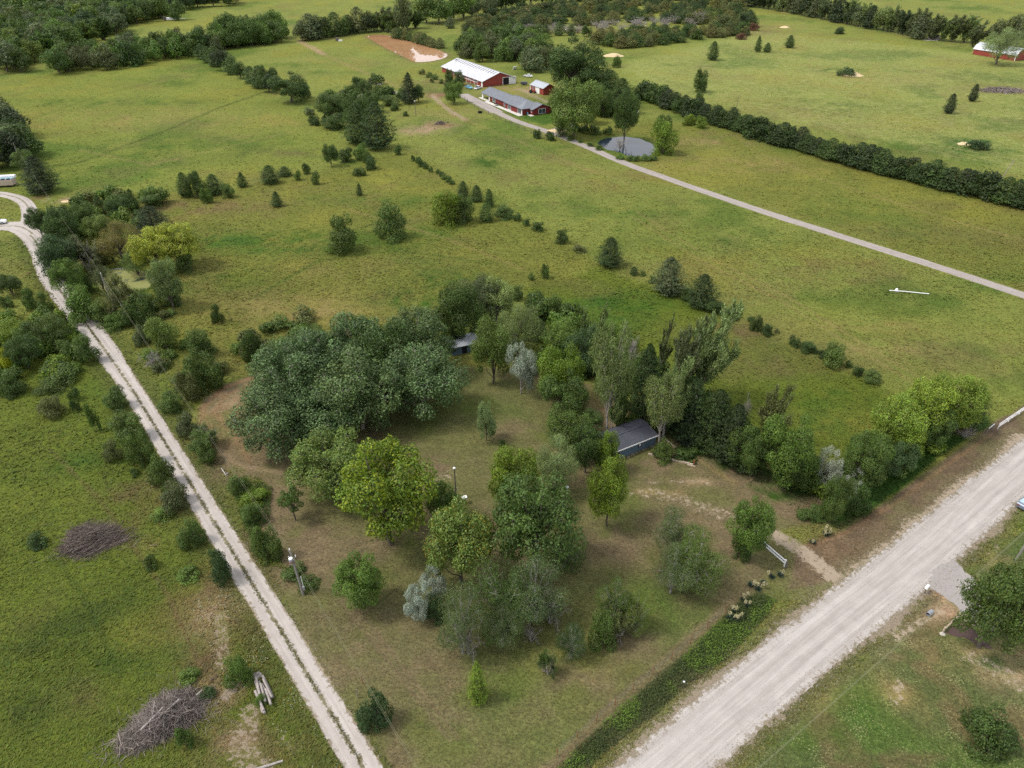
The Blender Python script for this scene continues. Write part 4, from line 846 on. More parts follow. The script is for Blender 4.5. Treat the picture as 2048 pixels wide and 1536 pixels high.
A('apple','G',1190,1152,1275,1262,"round fruit tree on the lower right lawn, larger of the pair",group=G2)
A('apple','M',1245,1185,1305,1270,"right part of the round fruit trees, touched with yellow",group=G2)
A('scraggly','T',1205,1200,1290,1285,"grey twigs and thin leaf below the round fruit tree",group=G2)
A('bush','G',1175,1220,1240,1302,"small egg-shaped fruit tree left below the round pair",group=G2)
A('apple','B',1110,1248,1178,1325,"faint bluish little fruit tree on the lower lawn",group=G2)
A('scraggly','D',1075,1298,1118,1355,"smallest dark fruit tree on the lower lawn",group=G2)
A('deadbush','D',1062,1170,1140,1258,"tangle of grey dead boughs on the right of the wide fruit tree",group=G2)
A('deadbush','D',900,1235,970,1318,"grey dead twigs at the foot of the leftmost fruit tree",group=G2)
A('deadbush','D',1040,1240,1085,1290,"grey dead twigs below the leafiest fruit tree",group=G2)
A('spruce','L',930,1320,978,1402,"small yellow-green conifer alone on the lower lawn")
A('bush','B',710,1378,782,1460,"round dark shrub under the wires beside the limestone drive")
A('olive','O',838,1135,896,1205,"silver-white russian olive in front of the maple, upper part")
A('olive','O',803,1165,866,1245,"silver-white russian olive with dark foot on the lower lawn")
A('bush','B',845,1190,895,1245,"dark blue-green shrub at the foot of the russian olive")
A('round','P',950,803,994,882,"small pale tree alone on the upper lawn")
A('bushlo','D',996,878,1012,894,"tiny dark bush right of the small pale tree")
# round the blue-grey shed
A('limby','G',1085,812,1185,905,"dark green tree left of the blue-grey shed")
A('limby','D',1130,850,1215,945,"dark leafy thicket between the willow and the blue-grey shed")
A('deadbush','D',1140,870,1200,930,"bare purple-grey twigs in the thicket left of the shed")
A('limby','E',1185,862,1242,945,"bright green young tree at the left corner of the blue-grey shed")
A('limby','G',1150,818,1210,870,"green tree top above the bright young tree by the shed")
A('plumetall','W',1178,645,1270,838,"tall grey-green poplar with a long bare trunk behind the shed")
A('spire','W',1203,775,1248,866,"slim feathery poplar right of the bare poplar trunk")
A('bush','G',1225,775,1265,850,"dark green shrub behind the slim poplar by the woodpile")
A('bushlo','V',1250,822,1282,850,"small bright shrub beside the woodpile")
A('plumetall','W',1285,745,1372,872,"feathery poplar with pale trunk at the right corner of the shed")
A('bush','G',1302,878,1348,925,"green bush at the foot of the pale poplar trunk")
A('bushlo','D',1345,890,1400,920,"ground-hugging green growth inside the timber edging")
A('round','E',1075,688,1172,812,"big lime-tinted tree on the edge of the wood above the lawn")
A('round','G',1080,740,1180,845,"dark round tree overhanging the upper lawn")
A('round','B',1125,650,1215,748,"dark bluish tree below the thin spires")
A('limby','V',1080,640,1170,715,"green brushy tree at the pasture edge of the wood")
A('spire','W',1145,612,1180,695,"thin dark poplar spire, left one of the two in the pasture edge")
A('spire','W',1180,603,1218,700,"thin dark poplar spire, right one of the two in the pasture edge")
A('spruce','C',1245,685,1340,835,"dark pointed cedar between the two groups of poplars")
A('plume','W',1295,720,1380,870,"grey-green poplar left of the tallest feathery poplar")
A('spire','K',1308,628,1345,760,"dark slender poplar top left of the tallest one")
A('plume','W',1345,612,1475,810,"tallest feathery poplar leaning over the pasture")
A('plume','K',1315,640,1420,800,"grey poplar just left of the tallest feathery one")
A('dead','D',1225,655,1300,760,"pale leafless treetop against the pasture behind the poplars")
A('cedar','C',1335,750,1430,880,"dark cedar under the poplars, nearest the shed")
A('cedar','C',1385,775,1480,905,"dark cedar in the middle of the row along the pasture")
A('cedar','F',1425,805,1510,930,"darkest cedar at the right end of the row along the pasture")
A('cedar','C',1290,775,1360,860,"dark cedar right behind the pale poplar at the shed corner")
A('cedar','F',1345,800,1420,890,"dark cedar with its foot on the mown lawn edge")
A('cedar','C',1465,850,1540,945,"low dark cedar where the cedar row meets the leafy trees")
A('round','D',1540,900,1610,985,"dark lower tree in front of the big round green tree")
A('round','G',1480,870,1545,955,"mid green tree at the lawn side of the feathery grey poplar")
A('round','V',1705,870,1765,940,"bright shrubby tree between silver olives and ashes")
A('dead','D',1452,785,1500,895,"bare white-limbed tree right of the dark cedars")
A('plume','T',1495,775,1585,895,"feathery grey poplar behind the round green tree")
A('limby','G',1455,850,1530,945,"leafy green tree between the cedars and the round green tree")
A('round','V',1520,828,1635,978,"big round green tree at the corner of the wood by the pasture")
A('bush','G',1585,905,1650,985,"dark leafy undergrowth right of the big round green tree")
A('olive','O',1625,898,1688,985,"silver russian olive in the hedge, upper one")
A('olive','O',1680,935,1732,1000,"silver russian olive in the hedge, lower one")
A('round','G',1645,945,1702,1048,"upright green tree in front of the silver russian olives")
A('bush','D',1692,965,1745,1032,"dark shrub right of the upright green tree by the silver olives")
A('bush','G',1594,1003,1655,1046,"low round bush beside the flowering yuccas")
A('limby','G',1690,875,1775,985,"mixed green shrubs in the hedge above the grass strip")
A('limby','B',1755,880,1840,955,"bluish green shrubs in the middle of the roadside hedge")
A('deadbush','D',1738,870,1800,930,"bare grey brambles in the middle of the roadside hedge")
A('limby','V',1690,860,1780,950,"bright leafy tree joining silver olives and ash row")
A('limby','E',1770,845,1850,925,"lower green tree under the left end of the ash row")
A('limby','L',1745,785,1865,905,"bright green ash at the left of the roadside tree row")
A('limby','L',1800,760,1905,880,"bright green ash in the middle of the roadside tree row")
A('limby','L',1855,742,1965,860,"bright green ash at the right of the roadside tree row")
A('round','G',1830,815,1905,900,"shaded green tree under the bright ashes")
A('cedar','D',1918,770,1982,858,"dark cedar at the far right end of the roadside tree row")
A('deadbush','D',1912,845,1955,880,"bare fallen limb beside the roadside tree row")
# behind the hidden shed
A('round','D',862,565,965,690,"dark rounded tree behind the little blue shed, left one")
A('round','K',905,553,1000,660,"tall dark grey-green tree behind the little blue shed")
A('cotton','W',955,552,1032,650,"pale-leaved cottonwood right behind the dark trees")
A('fuzzy','W',985,603,1085,712,"soft grey-green willow behind the silver olive")
A('bush','D',880,640,945,700,"dark shrubs just behind the little blue shed")
A('round','M',942,638,1028,768,"pale green tree right of the little blue shed")
A('olive','O',1010,688,1075,792,"silver-white russian olive on the upper edge of the lawn")
A('olive','O',1000,665,1042,720,"dusty silver shrub above the silver-white olive")
A('bush','G',1085,590,1130,645,"dark green shrub at the tip of the wood in the pasture")
A('bush','D',1050,580,1090,615,"dark shrub left of the one at the tip of the wood")
A('bush','G',1020,570,1048,600,"small dark shrub between the pale cottonwood and the pasture")
A('bush','D',1035,700,1090,745,"shaded shrub right of the silver-white olive")
# left of the grove
A('bush','D',478,658,526,722,"dark round shrub alone left of the grove")
A('bush','G',535,648,640,730,"wide green shrub against the back of the grove")
A('bush','V',590,645,650,690,"bright green shrub top behind the grove")
A('bush','T',520,690,570,745,"dim brushy growth at the left back of the grove")
# single plants of the middle pasture
A('bush','G',646,428,714,504,"left one of the two round trees alone in the pasture")
A('bush','G',743,406,814,480,"right one of the two round trees alone in the pasture")
A('bush','E',860,376,930,450,"bright green round tree by the pasture fence")
A('bush','G',900,385,955,445,"darker green tree joined to the bright one by the pasture fence")
A('cedar','D',912,362,940,392,"small dark cedar above the bright round tree by the fence")
A('cedar','D',938,370,968,402,"second small dark cedar above the bright round tree")
A('cedar','D',967,378,990,412,"narrow cedar right of the bright round tree")
A('cedar','G',955,405,990,442,"low cedar in the fence line right of the bright tree")
A('bush','G',985,410,1028,438,"low green bush in the fence line right of the cedars")
A('bushlo','D',1025,425,1045,442,"small bush in the fence line, first after the cedars")
A('bushlo','D',1045,436,1064,452,"small bush in the fence line, second after the cedars")
A('bushlo','D',1062,442,1090,462,"small bush in the fence line, third after the cedars")
A('bush','D',1106,458,1138,486,"dark bush alone in the fence line")
A('bushlo','T',1145,488,1175,505,"faint scrubby growth in the fence line before the cedar")
A('cedar','C',1192,474,1250,533,"dark dense cedar, left one of the three in the fence line")
A('cedar','K',1303,512,1376,588,"grey-green cedar, middle one of the three in the fence line")
A('cedar','C',1373,546,1440,614,"dark cedar, right one of the three in the fence line")
A('cedar','D',1258,532,1278,550,"tiny cedar between the left and middle fence cedars")
A('bush','D',1352,575,1390,600,"low bush between the middle and right fence cedars")
A('bush','D',1410,598,1455,628,"low spreading bush right below the right fence cedar")
A('bush','D',1440,612,1482,638,"second low bush below the right fence cedar")
A('bush','G',1458,610,1482,636,"young green tree just above the low fence bushes")
A('bush','D',1500,630,1528,662,"small round tree in the fence line below the cedars")
A('bush','D',1524,648,1550,672,"small round bush right behind the small round tree")
A('bush','D',1578,674,1604,694,"dark clump in the fence line, left of a pair")
A('bush','D',1602,682,1640,708,"dark clump in the fence line, right of a pair")
A('bush','M',1643,682,1700,732,"light green feathery bush in the lower fence line")
A('bush','D',1640,700,1665,722,"dark bush at the foot of the light feathery one")
A('bush','D',1706,730,1732,754,"upper dark bush near the lower end of the fence line")
A('bush','G',1722,738,1762,766,"lowest bush of the fence line before the ash trees")
A('spruce','D',538,382,566,412,"small pine alone left of the two round trees")
A('spruce','D',710,366,726,390,"tiny pine alone in the upper pasture")
A('bush','D',418,606,446,646,"dark upright bush alone in the pasture near the green pond")
A('bush','G',1080,526,1100,556,"small green sapling bush alone in front of the fence cedar")
A('bushlo','G',1056,545,1070,560,"tiny bush left of the sapling bush")
# scattered row across the pasture
A('cedar','D',348,345,385,392,"left cedar of the dark clump in the cross-pasture row")
A('round','D',368,342,412,392,"tall dark tree of the clump in the cross-pasture row")
A('cedar','D',405,348,446,388,"right cedar of the dark clump in the cross-pasture row")
A('bush','V',398,374,424,406,"bright little tree below the dark clump")
A('bush','G',438,365,468,396,"small round tree right of the dark clump")
A('spruce','D',470,344,495,373,"small pointed cedar in the cross-pasture row")
A('cedar','D',516,330,560,366,"wide cedar in the middle of the cross-pasture row")
A('cedar','D',552,332,585,352,"low cedar touching the wide one")
A('bush','V',587,340,603,360,"bright tiny tree in the cross-pasture row")
A('bush','D',603,325,622,348,"tiny dark tree in the cross-pasture row")
A('bush','G',620,342,640,368,"tiny green tree at the end of the cross-pasture row")
A('round','D',643,288,677,331,"upright dark tree below the big cedar cluster")
A('bush','D',675,293,712,323,"broad dark bush right of the upright dark tree")
A('bush','V',705,285,738,318,"brighter bush beside the broad dark bush")
A('bush','G',724,302,744,325,"small leafy bush above the lowest cedar")
A('bush','D',726,312,758,338,"small dark bush at the end of the bush group")
A('bush','G',704,334,732,352,"low bush below the bush group")
A('bush','D',788,290,804,309,"single small bush right of the big cedar cluster")
row(['bushlo'],['D','G'],[(826,322),(862,344)],5,(2.6,2.4),"{0} small bush from the left in the upper fence line","bushes of the upper fence line",jit=1)
row(['bushlo'],['D','G','T'],[(875,348),(905,368)],5,(2.4,1.8),"{0} small bush from the left in the fence line above the bright tree","bushes of the fence line above the bright tree",jit=1)
row(['bushlo','bushlo'],['T','D','G'],[(1285,552),(1345,590)],4,(2.2,1.4),"{0} scrubby bush from the left between the fence cedars","scrub between the fence cedars",jit=1)
row(['bushlo'],['T','D','G'],[(1480,630),(1700,735)],9,(1.8,1.1),"{0} weedy clump from the left in the lower fence line","weedy clumps of the lower fence line",jit=1)
# cedar cluster beside the hay field
A('cedar','C',716,205,790,294,"biggest dark cedar of the cluster beside the hay field")
A('cedar','D',680,208,745,284,"olive cedar just left of the biggest dark cedar")
A('round','D',682,192,738,250,"dark leafy tree behind the biggest cedar")
A('round','G',632,187,690,238,"green round tree on the left of the cedar cluster")
A('bush','D',612,230,642,250,"lowest dark shrub left of the cedar cluster")
A('bush','D',640,225,700,256,"shrubs below the green round tree of the cluster")
A('spruce','F',796,147,838,204,"pointed dark cedar near the red house pasture")
A('round','D',822,170,850,202,"dark shrub against the pointed cedar")
A('bush','G',690,168,722,196,"shrub above the cedar cluster, left one")
A('bush','D',712,162,748,190,"shrub above the cedar cluster, middle one")
A('bush','D',740,170,768,196,"shrub above the cedar cluster, right one")
A('round','G',722,182,760,222,"leafy tree in the middle above the biggest cedar")
A('bush','G',755,190,800,212,"long low bush leading to the pointed cedar")
A('bush','D',805,222,818,232,"tiny round bush near the yard light pole")
A('bush','G',775,205,800,220,"pale weedy clump near the yard light pole",)
A('round','D',540,147,618,202,"broad dark green tree at the corner of the hay field")
A('round','D',512,132,555,180,"dark tree left behind the broad corner tree")
A('bush','G',595,165,622,195,"small tree at the right of the broad corner tree")
row(['cedarlo','roundlo','cedarlo'],['D','F','G','C'],[(402,118),(435,135),(470,152),(505,168),(545,185)],9,(11,9.5),"{0} tree from the left in the row down the hay field edge","trees of the row down the hay field edge",jit=3)
# trees round the small green pond
G3 = "trees round the small algae pond"
A('limby','D',52,416,98,472,"dark tree reaching over the drive junction",group=G3)
A('limby','B',64,470,150,552,"dark blue-green tree overhanging the drive below the junction",group=G3)
A('round','D',90,418,160,490,"dark tree behind the drive junction",group=G3)
A('limby','V',98,520,165,592,"bright green tree on the drive side of the pond",group=G3)
A('bush','V',120,565,200,640,"bright green shrubs below the pond by the drive",group=G3)
A('bush','G',170,600,230,650,"dim green shrubs at the foot of the leaning pole",group=G3)
A('round','G',135,405,190,460,"upper dark green tree left of the cedars by the pond",group=G3)
A('cedar','D',183,390,212,428,"small cedar on the field edge, left one",group=G3)
A('cedar','D',215,390,240,420,"small cedar on the field edge, middle one",group=G3)
A('round','D',210,395,262,440,"dark tree behind the yellowish willows",group=G3)
A('round','M',165,430,225,482,"yellow-green low tree left of the yellowish willows",group=G3)
A('cedar','F',262,410,342,470,"darkest spreading cedar right above the yellowish willows",group=G3)
A('cedar','D',250,378,275,420,"upright cedar above the darkest spreading one",group=G3)
A('round','G',275,380,332,412,"leafy dark tree top above the darkest spreading cedar",group=G3)
A('fuzzy','N',190,445,280,525,"brownish yellow willow left of the bright willows",group=G3)
A('limby','X',255,455,345,540,"bright yellowish willow over the pond",group=G3)
A('limby','X',310,445,400,530,"bright yellowish willow on the pasture side of the pond",group=G3)
A('scraggly','K',120,470,210,545,"grey twiggy tree between the drive and the willows",group=G3)
A('limby','W',300,518,362,612,"grey-green tree at the right end of the pond",group=G3)
A('bush','D',310,560,365,610,"dark shrub at the foot of the grey-green tree",group=G3)
A('scraggly','T',200,545,268,645,"half-bare tree in front of the pond by the leaning pole",group=G3)
A('bush','G',240,590,300,650,"dim green shrub in front of the half-bare tree",group=G3)
A('bush','V',200,625,250,660,"lowest green shrub at the foot of the half-bare tree",group=G3)
A('bush','G',270,585,320,625,"green shrub under the right end of the pond",group=G3)
A('bush','G',155,545,190,585,"green shrub on the left shore of the pond",group=G3)
A('bush','G',212,572,262,612,"leafy shrub on the near shore of the pond, left one",group=G3)
A('bush','V',256,574,304,608,"leafy shrub on the near shore of the pond, right one",group=G3)
A('fuzzy','K',176,528,224,582,"dim willow on the left shore of the pond",group=G3)
A('fuzzy','M',240,505,300,552,"yellow-green willow bough hanging over the far shore",group=G3)
A('bush','G',350,500,392,545,"pale green shrub right of the yellowish willows",group=G3)
# west of the drive
G4 = "shrubs west of the limestone drive"
A('round','D',-8,548,42,592,"dark round shrub cut by the left edge below the lawn",group=G4)
A('bush','G',-4,590,24,616,"small dark shrub cut by the left edge",group=G4)
A('bush','G',44,572,75,622,"left one of two shrubs at the bend of the drive",group=G4)
A('bush','G',70,582,102,628,"right one of two shrubs at the bend of the drive",group=G4)
A('round','E',-20,640,60,700,"yellow-green treetop cut by the left edge",group=G4)
A('bush','G',20,640,80,705,"pale green shrub right of the yellow-green treetop",group=G4)
A('round','G',60,630,136,695,"broad green shrub west of the drive, near the bend",group=G4)
A('round','D',10,670,80,740,"dark green shrub in the middle of the western thicket",group=G4)
A('bush','Y',-20,690,25,745,"yellow-flecked shrub cut by the left edge",group=G4)
A('bush','G',106,678,150,718,"dark shrub just left of the drive, upper one",group=G4)
A('bush','G',145,665,195,725,"leafy shrub leaning over the drive edge",group=G4)
A('bush','G',75,722,158,765,"long dark shrub below the western thicket",group=G4)
A('bush','G',-10,735,48,790,"green shrub at the lower left of the thicket",group=G4)
A('bush','G',5,765,45,795,"dark bushlet below the thicket at the left",group=G4)
A('bush','G',68,758,130,790,"low dim bush under the long dark shrub",group=G4)
A('bush','T',75,788,132,834,"olive bush with yellow tips west of the drive",group=G4)
A('bushlo','D',132,770,160,800,"small dark bush right of the olive bush, upper",group=G4)
A('bushlo','D',138,795,160,825,"small dark bush right of the olive bush, lower",group=G4)
A('bushlo','G',172,800,195,865,"thin weedy bush in the western grass",group=G4)
A('bush','G',205,768,256,817,"round shrub touching the drive, first below the thicket",group=G4)
A('bush','G',212,822,284,888,"larger round shrub touching the drive, second below the thicket",group=G4)
A('bush','G',248,862,304,932,"rounded shrub touching the drive, third below the thicket",group=G4)
A('bush','T',202,875,245,922,"smaller brushy shrub left of the third rounded shrub",group=G4)
A('bushlo','D',255,935,278,955,"tiny dark bush below the third rounded shrub",group=G4)
A('bush','G',290,912,348,978,"green shrub touching the drive, fourth below the thicket",group=G4)
A('bush','K',315,958,382,1022,"greyish shrub leaning over the drive, fifth below the thicket",group=G4)
A('bush','G',352,1038,406,1096,"round shrub left of the drive, sixth below the thicket",group=G4)
A('bush','B',410,1096,463,1166,"round dark shrub touching the drive, lowest of the row",group=G4)
A('bushlo','V',300,1010,350,1040,"weedy green tuft between the lower shrubs of the row",group=G4)
A('bushlo','D',285,1110,315,1140,"small dark weed clump in the left grass",group=G4)
A('bushlo','V',350,1130,400,1165,"bright weed clump in the left grass",group=G4)
A('bush','V',445,1310,505,1375,"bright leafy weeds round the log heap")
A('bushlo','V',508,1385,535,1412,"leafy weed growing out of the log heap")
A('bushlo','V',355,1338,400,1362,"weedy greenery above the big brush heap")
A('bushlo','G',345,1450,385,1500,"green weed growing in the notch of the big brush heap")
A('bushlo','B',395,1368,432,1400,"bluish weed at the upper tip of the big brush heap")
A('bushlo','B',52,1065,92,1098,"pale bluish weed patch left of the upper brush heap")
# between drive and grove
G5 = "shrubs between the drive and the grove"
A('bush','M',292,628,356,705,"light green tree on the pasture side of the drive",group=G5)
A('bush','K',262,650,300,690,"greyish bush left of the light green tree",group=G5)
A('bush','G',370,655,432,715,"round green shrub right of the light green tree",group=G5)
A('bush','G',362,700,440,785,"largest rounded shrub between drive and dirt track",group=G5)
A('bush','T',345,740,400,802,"yellow-touched brushy shrub below the largest one",group=G5)
A('deadbush','D',278,695,325,740,"grey bare brush beside the mown drive edge",group=G5)
A('bushlo','K',300,722,332,745,"small grey bush beside the mown drive edge",group=G5)
A('bush','G',314,778,366,824,"green shrub by the wires left of the dirt track",group=G5)
A('bush','K',348,820,398,872,"grey-green shrub against the curve of the dirt track",group=G5)
A('scraggly','G',378,850,448,910,"spreading scraggly shrub crossing the dirt track",group=G5)
A('bush','G',385,880,430,930,"weedy green mound left below the dirt track",group=G5)
A('bush','G',455,945,505,996,"dark leafy shrub at the foot of the dirt track",group=G5)
A('bush','E',480,970,546,1010,"sunny yellow-green weeds in the bed beside the brown lawn",group=G5)
A('bush','G',482,1000,530,1050,"green weeds in the lower part of that bed",group=G5)
A('bush','G',498,1045,562,1125,"dark shrub mass just above the transformer pole",group=G5)
A('bushlo','G',562,1120,620,1165,"low weeds at the transformer pole",group=G5)
A('bushlo','D',590,1150,640,1180,"low weeds right at the foot of the transformer pole",group=G5)
# right bottom corner
A('round','G',1925,1118,2075,1318,"large dark green tree beside the driveway entrance at the right edge")
A('bush','D',1918,1408,2032,1510,"broad shrub on the lower right lawn")
A('bush','G',1640,1015,1652,1030,"tiny tuft beside the low round bush") if False else None
# round the red buildings
A('round','M',1095,158,1205,268,"large light green tree right of the red house")
A('round','D',1085,82,1215,190,"huge dark tree behind the small red shed")
A('round','D',1140,140,1225,200,"dark tree right behind the large light green one")
A('bush','K',1105,215,1140,270,"grey-green low tree at the lane spur")
A('round','G',1185,175,1230,232,"green tree in the gap before the pond tree")
A('round','M',1160,190,1202,245,"light green lower boughs beside the large light green tree")
A('cedar','D',1190,142,1250,200,"dark spreading cedar at the head of the long hedge, left")
A('cedar','D',1215,158,1272,212,"dark spreading cedar at the head of the long hedge, right")
A('round','D',1224,182,1280,278,"tall tree standing at the rim of the blue pond")
A('deadbush','D',1220,268,1262,300,"dark brushy island at the foot of the pond tree")
A('bush','E',1298,238,1358,308,"round willow bush on the shore of the blue pond")
A('bush','G',1310,228,1345,262,"dimmer bush behind the round willow by the blue pond")
A('bush','E',1365,228,1395,250,"bright bush in front of the long hedge, left one")
A('bush','E',1388,232,1415,256,"bright bush in front of the long hedge, right one")
A('round','V',886,163,928,205,"round tree at the turning place before the red barn")
A('bush','D',888,138,908,165,"small tree against the white-roofed barn, left one")
A('bush','D',903,142,930,170,"small tree against the white-roofed barn, right one")
row(['bushlo'],['T','D','G'],[(850,150),(885,172),(915,165),(935,160)],9,(3.4,2.4),"{0} weedy bush from the left in the scrub before the barn","weedy bushes before the barn",jit=8,jy=8)
row(['bushlo'],['G','V'],[(1140,280),(1165,288),(1195,300)],4,(3,1.6),"{0} reedy clump from the left at the near shore of the blue pond","reedy clumps on the near shore of the blue pond",jit=2)
row(['bushlo'],['G','V'],[(1240,318),(1270,322),(1310,320)],5,(4,1.8),"{0} reed clump from the left on the lower shore of the blue pond","reed clumps on the lower shore of the blue pond",jit=2)
row(['bushlo'],['D','G'],[(1150,262),(1195,268),(1215,268)],4,(5,3),"{0} bush from the left behind the blue pond","bushes behind the blue pond",jit=2)
A('bush','D',1064,258,1085,276,"weedy bush by the white gate on the lane, left one")
A('bush','D',1088,262,1112,280,"weedy bush by the white gate on the lane, right one")
# right pasture singles
for kd, c, bx, lb in [('cedar','D',(1414,84,1441,118),"twin-topped small tree alone in the upper right pasture"), ('bush','D',(1386,138,1418,182),"rounded upright tree alone above the long hedge"),
    ('bush','D',(1386,184,1410,214),"small round tree touching the back of the long hedge"), ('bush','V',(1224,112,1244,134),"small green tree beside the pale mound behind the huge dark tree"), ('cedar','D',(1569,71,1592,94),"small dark cedar alone beyond the thicket"),
    ('spruce','D',(1509,72,1526,102),"thin leaning cedar right of the thicket"), ('cedar','D',(1526,86,1545,103),"low cedar beside the thin leaning one"), ('cedar','F',(1890,188,1916,225),"dark leaning cedar, larger of the pair on the right pasture"),
    ('cedar','F',(1939,169,1960,201),"dark leaning cedar, smaller of the pair on the right pasture"), ('bush','B',(1668,54,1694,67),"low bluish bush in the far right pasture"), ('bushlo','B',(1672,136,1712,150),"dark nettle patch beside the straw-coloured mound"),
    ('bushlo','B',(1935,280,1985,298),"dark nettle patch beside the small pale mound on the right")]:
    A(kd, c, *bx, lb)
A('fuzzy','P',1964,58,2044,124,"silvery tree in front of the far red barn")
# rows and woods
row(['plumelo','plumelo','roundlo','cedarlo'],['K','K','W','F'],[(1440,4),(1560,22),(1640,38),(1700,50),(1790,66),(1840,78)],42,(15,15),"{0} tree from the left in the long windbreak at the top right","trees of the windbreak at the top right",jit=6,jy=5)
row(['plumelo','plumelo'],['K','W'],[(1845,78),(1900,84),(1925,86)],5,(14,14),"{0} wind-bent tree from the left beside the fallen barn","wind-bent trees beside the fallen barn",jit=5)
row(['plumelo','roundlo'],['K','D'],[(1945,94),(1985,96),(2060,98),(2120,98)],6,(16,17),"{0} tree from the left behind the far red barn","trees behind the far red barn",jit=6,jy=6)
row(['cedarlo','cedarlo','bushlo'],['C','F','D','C'],[(1285,196),(1340,216),(1420,246),(1500,270),(1600,300),(1700,330),(1800,355),(1900,380),(1975,396)],78,(8.6,6.9),"{0} cedar from the left in the long hedge beyond the lane","cedars of the long hedge beyond the lane",jit=4,jy=4,szv=.2)
row(['cedarlo'],['C','F','D'],[(2000,406),(2030,414),(2090,426)],5,(8.4,7.6),"{0} cedar from the left beyond the gap in the long hedge","cedars beyond the gap of the long hedge",jit=2)
thicket('far_woodland','tree','GDKBV',[(-60,62),(-60,-7),(120,-8),(270,-8),(345,-6),(345,6),(250,30),(120,52)],9,(16,14),41,cap=150)
wood(['roundlo','roundlo','roundlo','roundlo','plumelo'],['G','D','D','K','B','V','M'],[(-30,150),(-30,60),(120,50),(260,20),(330,2),(345,12),(320,40),(262,52),(232,72),(200,88),(110,118),(60,138),(30,150)],11.0,(16,14),"broadleaf tree among many in the wood at the top left","trees of the wood at the top left",seed=3,cap=170)
wood(['roundlo','roundlo','bushlo'],['G','D','K','V'],[(110,136),(200,116),(390,98),(560,76),(576,84),(470,100),(460,104),(385,114),(230,138),(110,150)],9.5,(13,12),"{0} tree from the left in the wooded belt behind the hay field","trees of the belt behind the hay field",seed=5,cap=90)
wood(['roundlo'],['G','D','V'],[(420,100),(430,80),(560,72),(570,80),(480,96)],10,(14,15),"{0} bushy tree from the left at the right end of the belt","bushy trees at the right end of the belt",seed=6,cap=20)
wood(['roundlo'],['F','D','B'],[(270,16),(320,2),(480,-14),(640,-22),(640,-12),(480,2),(470,12),(380,18),(320,38),(280,40)],15,(18,17),"{0} dark tree from the left on the far side of the top left meadow","dark trees beyond the top left meadow",seed=8,cap=60)
row(['roundlo','cedarlo'],['D','K','F','G'],[(606,82),(650,76),(700,68),(736,64)],9,(15,14),"{0} tree from the left in the short row above the brown pond meadow","trees of the short row by the brown pond",jit=4,jy=4)
row(['roundlo','plumelo'],['D','K','G'],[(752,60),(775,66),(800,62),(815,56),(832,58)],7,(14,13),"{0} tree from the left behind the upper end of the brown pond","trees behind the upper end of the brown pond",jit=5,jy=6)
A('roundlo','K',785,-12,825,62,"tallest tree behind the upper end of the brown pond")
row(['roundlo'],['G','V'],[(855,46),(880,48),(905,42),(925,38)],5,(20,19),"{0} broad green tree from the left beyond the brown pond","broad green trees beyond the brown pond",jit=4)
row(['cedarlo','bushlo','cedarlo'],['D','H','T'],[(790,76),(815,80),(840,86),(865,94),(882,96)],10,(8,5.8),"{0} cedar from the left on the far bank of the brown pond","cedars on the far bank of the brown pond",jit=3)
A('cedarlo','K',888,34,912,55,"grey-brown cedar alone beyond the brown pond")
row(['cedarlo','roundlo'],['D','K'],[(930,34),(960,30),(985,26)],5,(13,12),"{0} tree from the left between the broad green trees and the thicket","trees left of the cedar thicket",jit=4)
wood(['cedarlo','cedarlo','cedarlo','bushlo'],['H','D','C','T'],[(925,70),(955,36),(1010,30),(1100,16),(1230,0),(1400,-8),(1478,12),(1508,44),(1500,66),(1420,72),(1400,66),(1420,56),(1380,50),(1300,44),(1180,52),(1090,60),(1000,66),(960,80)],8.8,(10.5,6.8),"small cedar among many in the thicket at the top","small cedars of the thicket",seed=12,cap=245)
wood(['cedarlo','bushlo'],['H','D'],[(1190,92),(1200,74),(1260,72),(1400,66),(1500,66),(1490,74),(1380,80),(1365,86),(1320,92),(1270,96),(1240,100)],8.5,(10.5,7),"{0} cedar from the left on the near rim of the thicket","cedars on the near rim of the thicket",seed=14,cap=50)
wood(['deadbush'],['D'],[(1010,72),(1060,60),(1160,56),(1260,46),(1330,40),(1400,24),(1425,30),(1400,52),(1300,62),(1180,66),(1080,74)],13,(12,5.5),"{0} bare grey shrub from the left among the cedars of the thicket","bare grey shrubs in the thicket",seed=15,cap=46)
A('deadbush','D',1378,18,1416,46,"palest bare shrub standing in the thicket")
A('bushlo',(.13,.06,.035),1494,46,1520,60,"reddish dying bush at the right tip of the thicket")
A('bushlo',(.13,.06,.035),1470,66,1496,78,"smaller reddish dying bush below the tip of the thicket")
wood(['roundlo','roundlo','cedarlo','bushlo'],['D','G','K','V'],[(925,118),(935,96),(990,88),(1060,84),(1090,96),(1100,130),(1090,148),(1065,150),(1040,128),(985,124),(950,126)],9.5,(12,11),"{0} tree from the left in the woodland strip behind the red barn","trees of the strip behind the red barn",seed=18,cap=60)
row(['bushlo','cedarlo'],['D','G'],[(990,74),(1040,78),(1080,76),(1120,70),(1170,74)],8,(9,8),"{0} small tree from the left in the clearing above the strip","small trees of the clearing above the strip",jit=8,jy=6)
row(['roundlo','roundlo'],['D','B','F'],[(990,22),(1050,14),(1120,6),(1200,-4),(1300,-12)],15,(22,19),"{0} big dark tree from the left along the top edge","big dark trees along the top edge",jit=5,jy=6)
row(['roundlo','plumelo'],['F','B','K'],[(1330,-12),(1400,-8),(1450,-4)],5,(18,17),"{0} dark tree from the left at the top behind the thicket","dark trees at the top behind the thicket",jit=5)
wood(['roundlo'],['D','F','K'],[(-60,330),(-60,225),(0,238),(30,262),(70,300),(80,345),(50,352)],10,(13,11),"{0} dark tree from the left in the clump above the camper","dark trees above the camper",seed=21,cap=24)
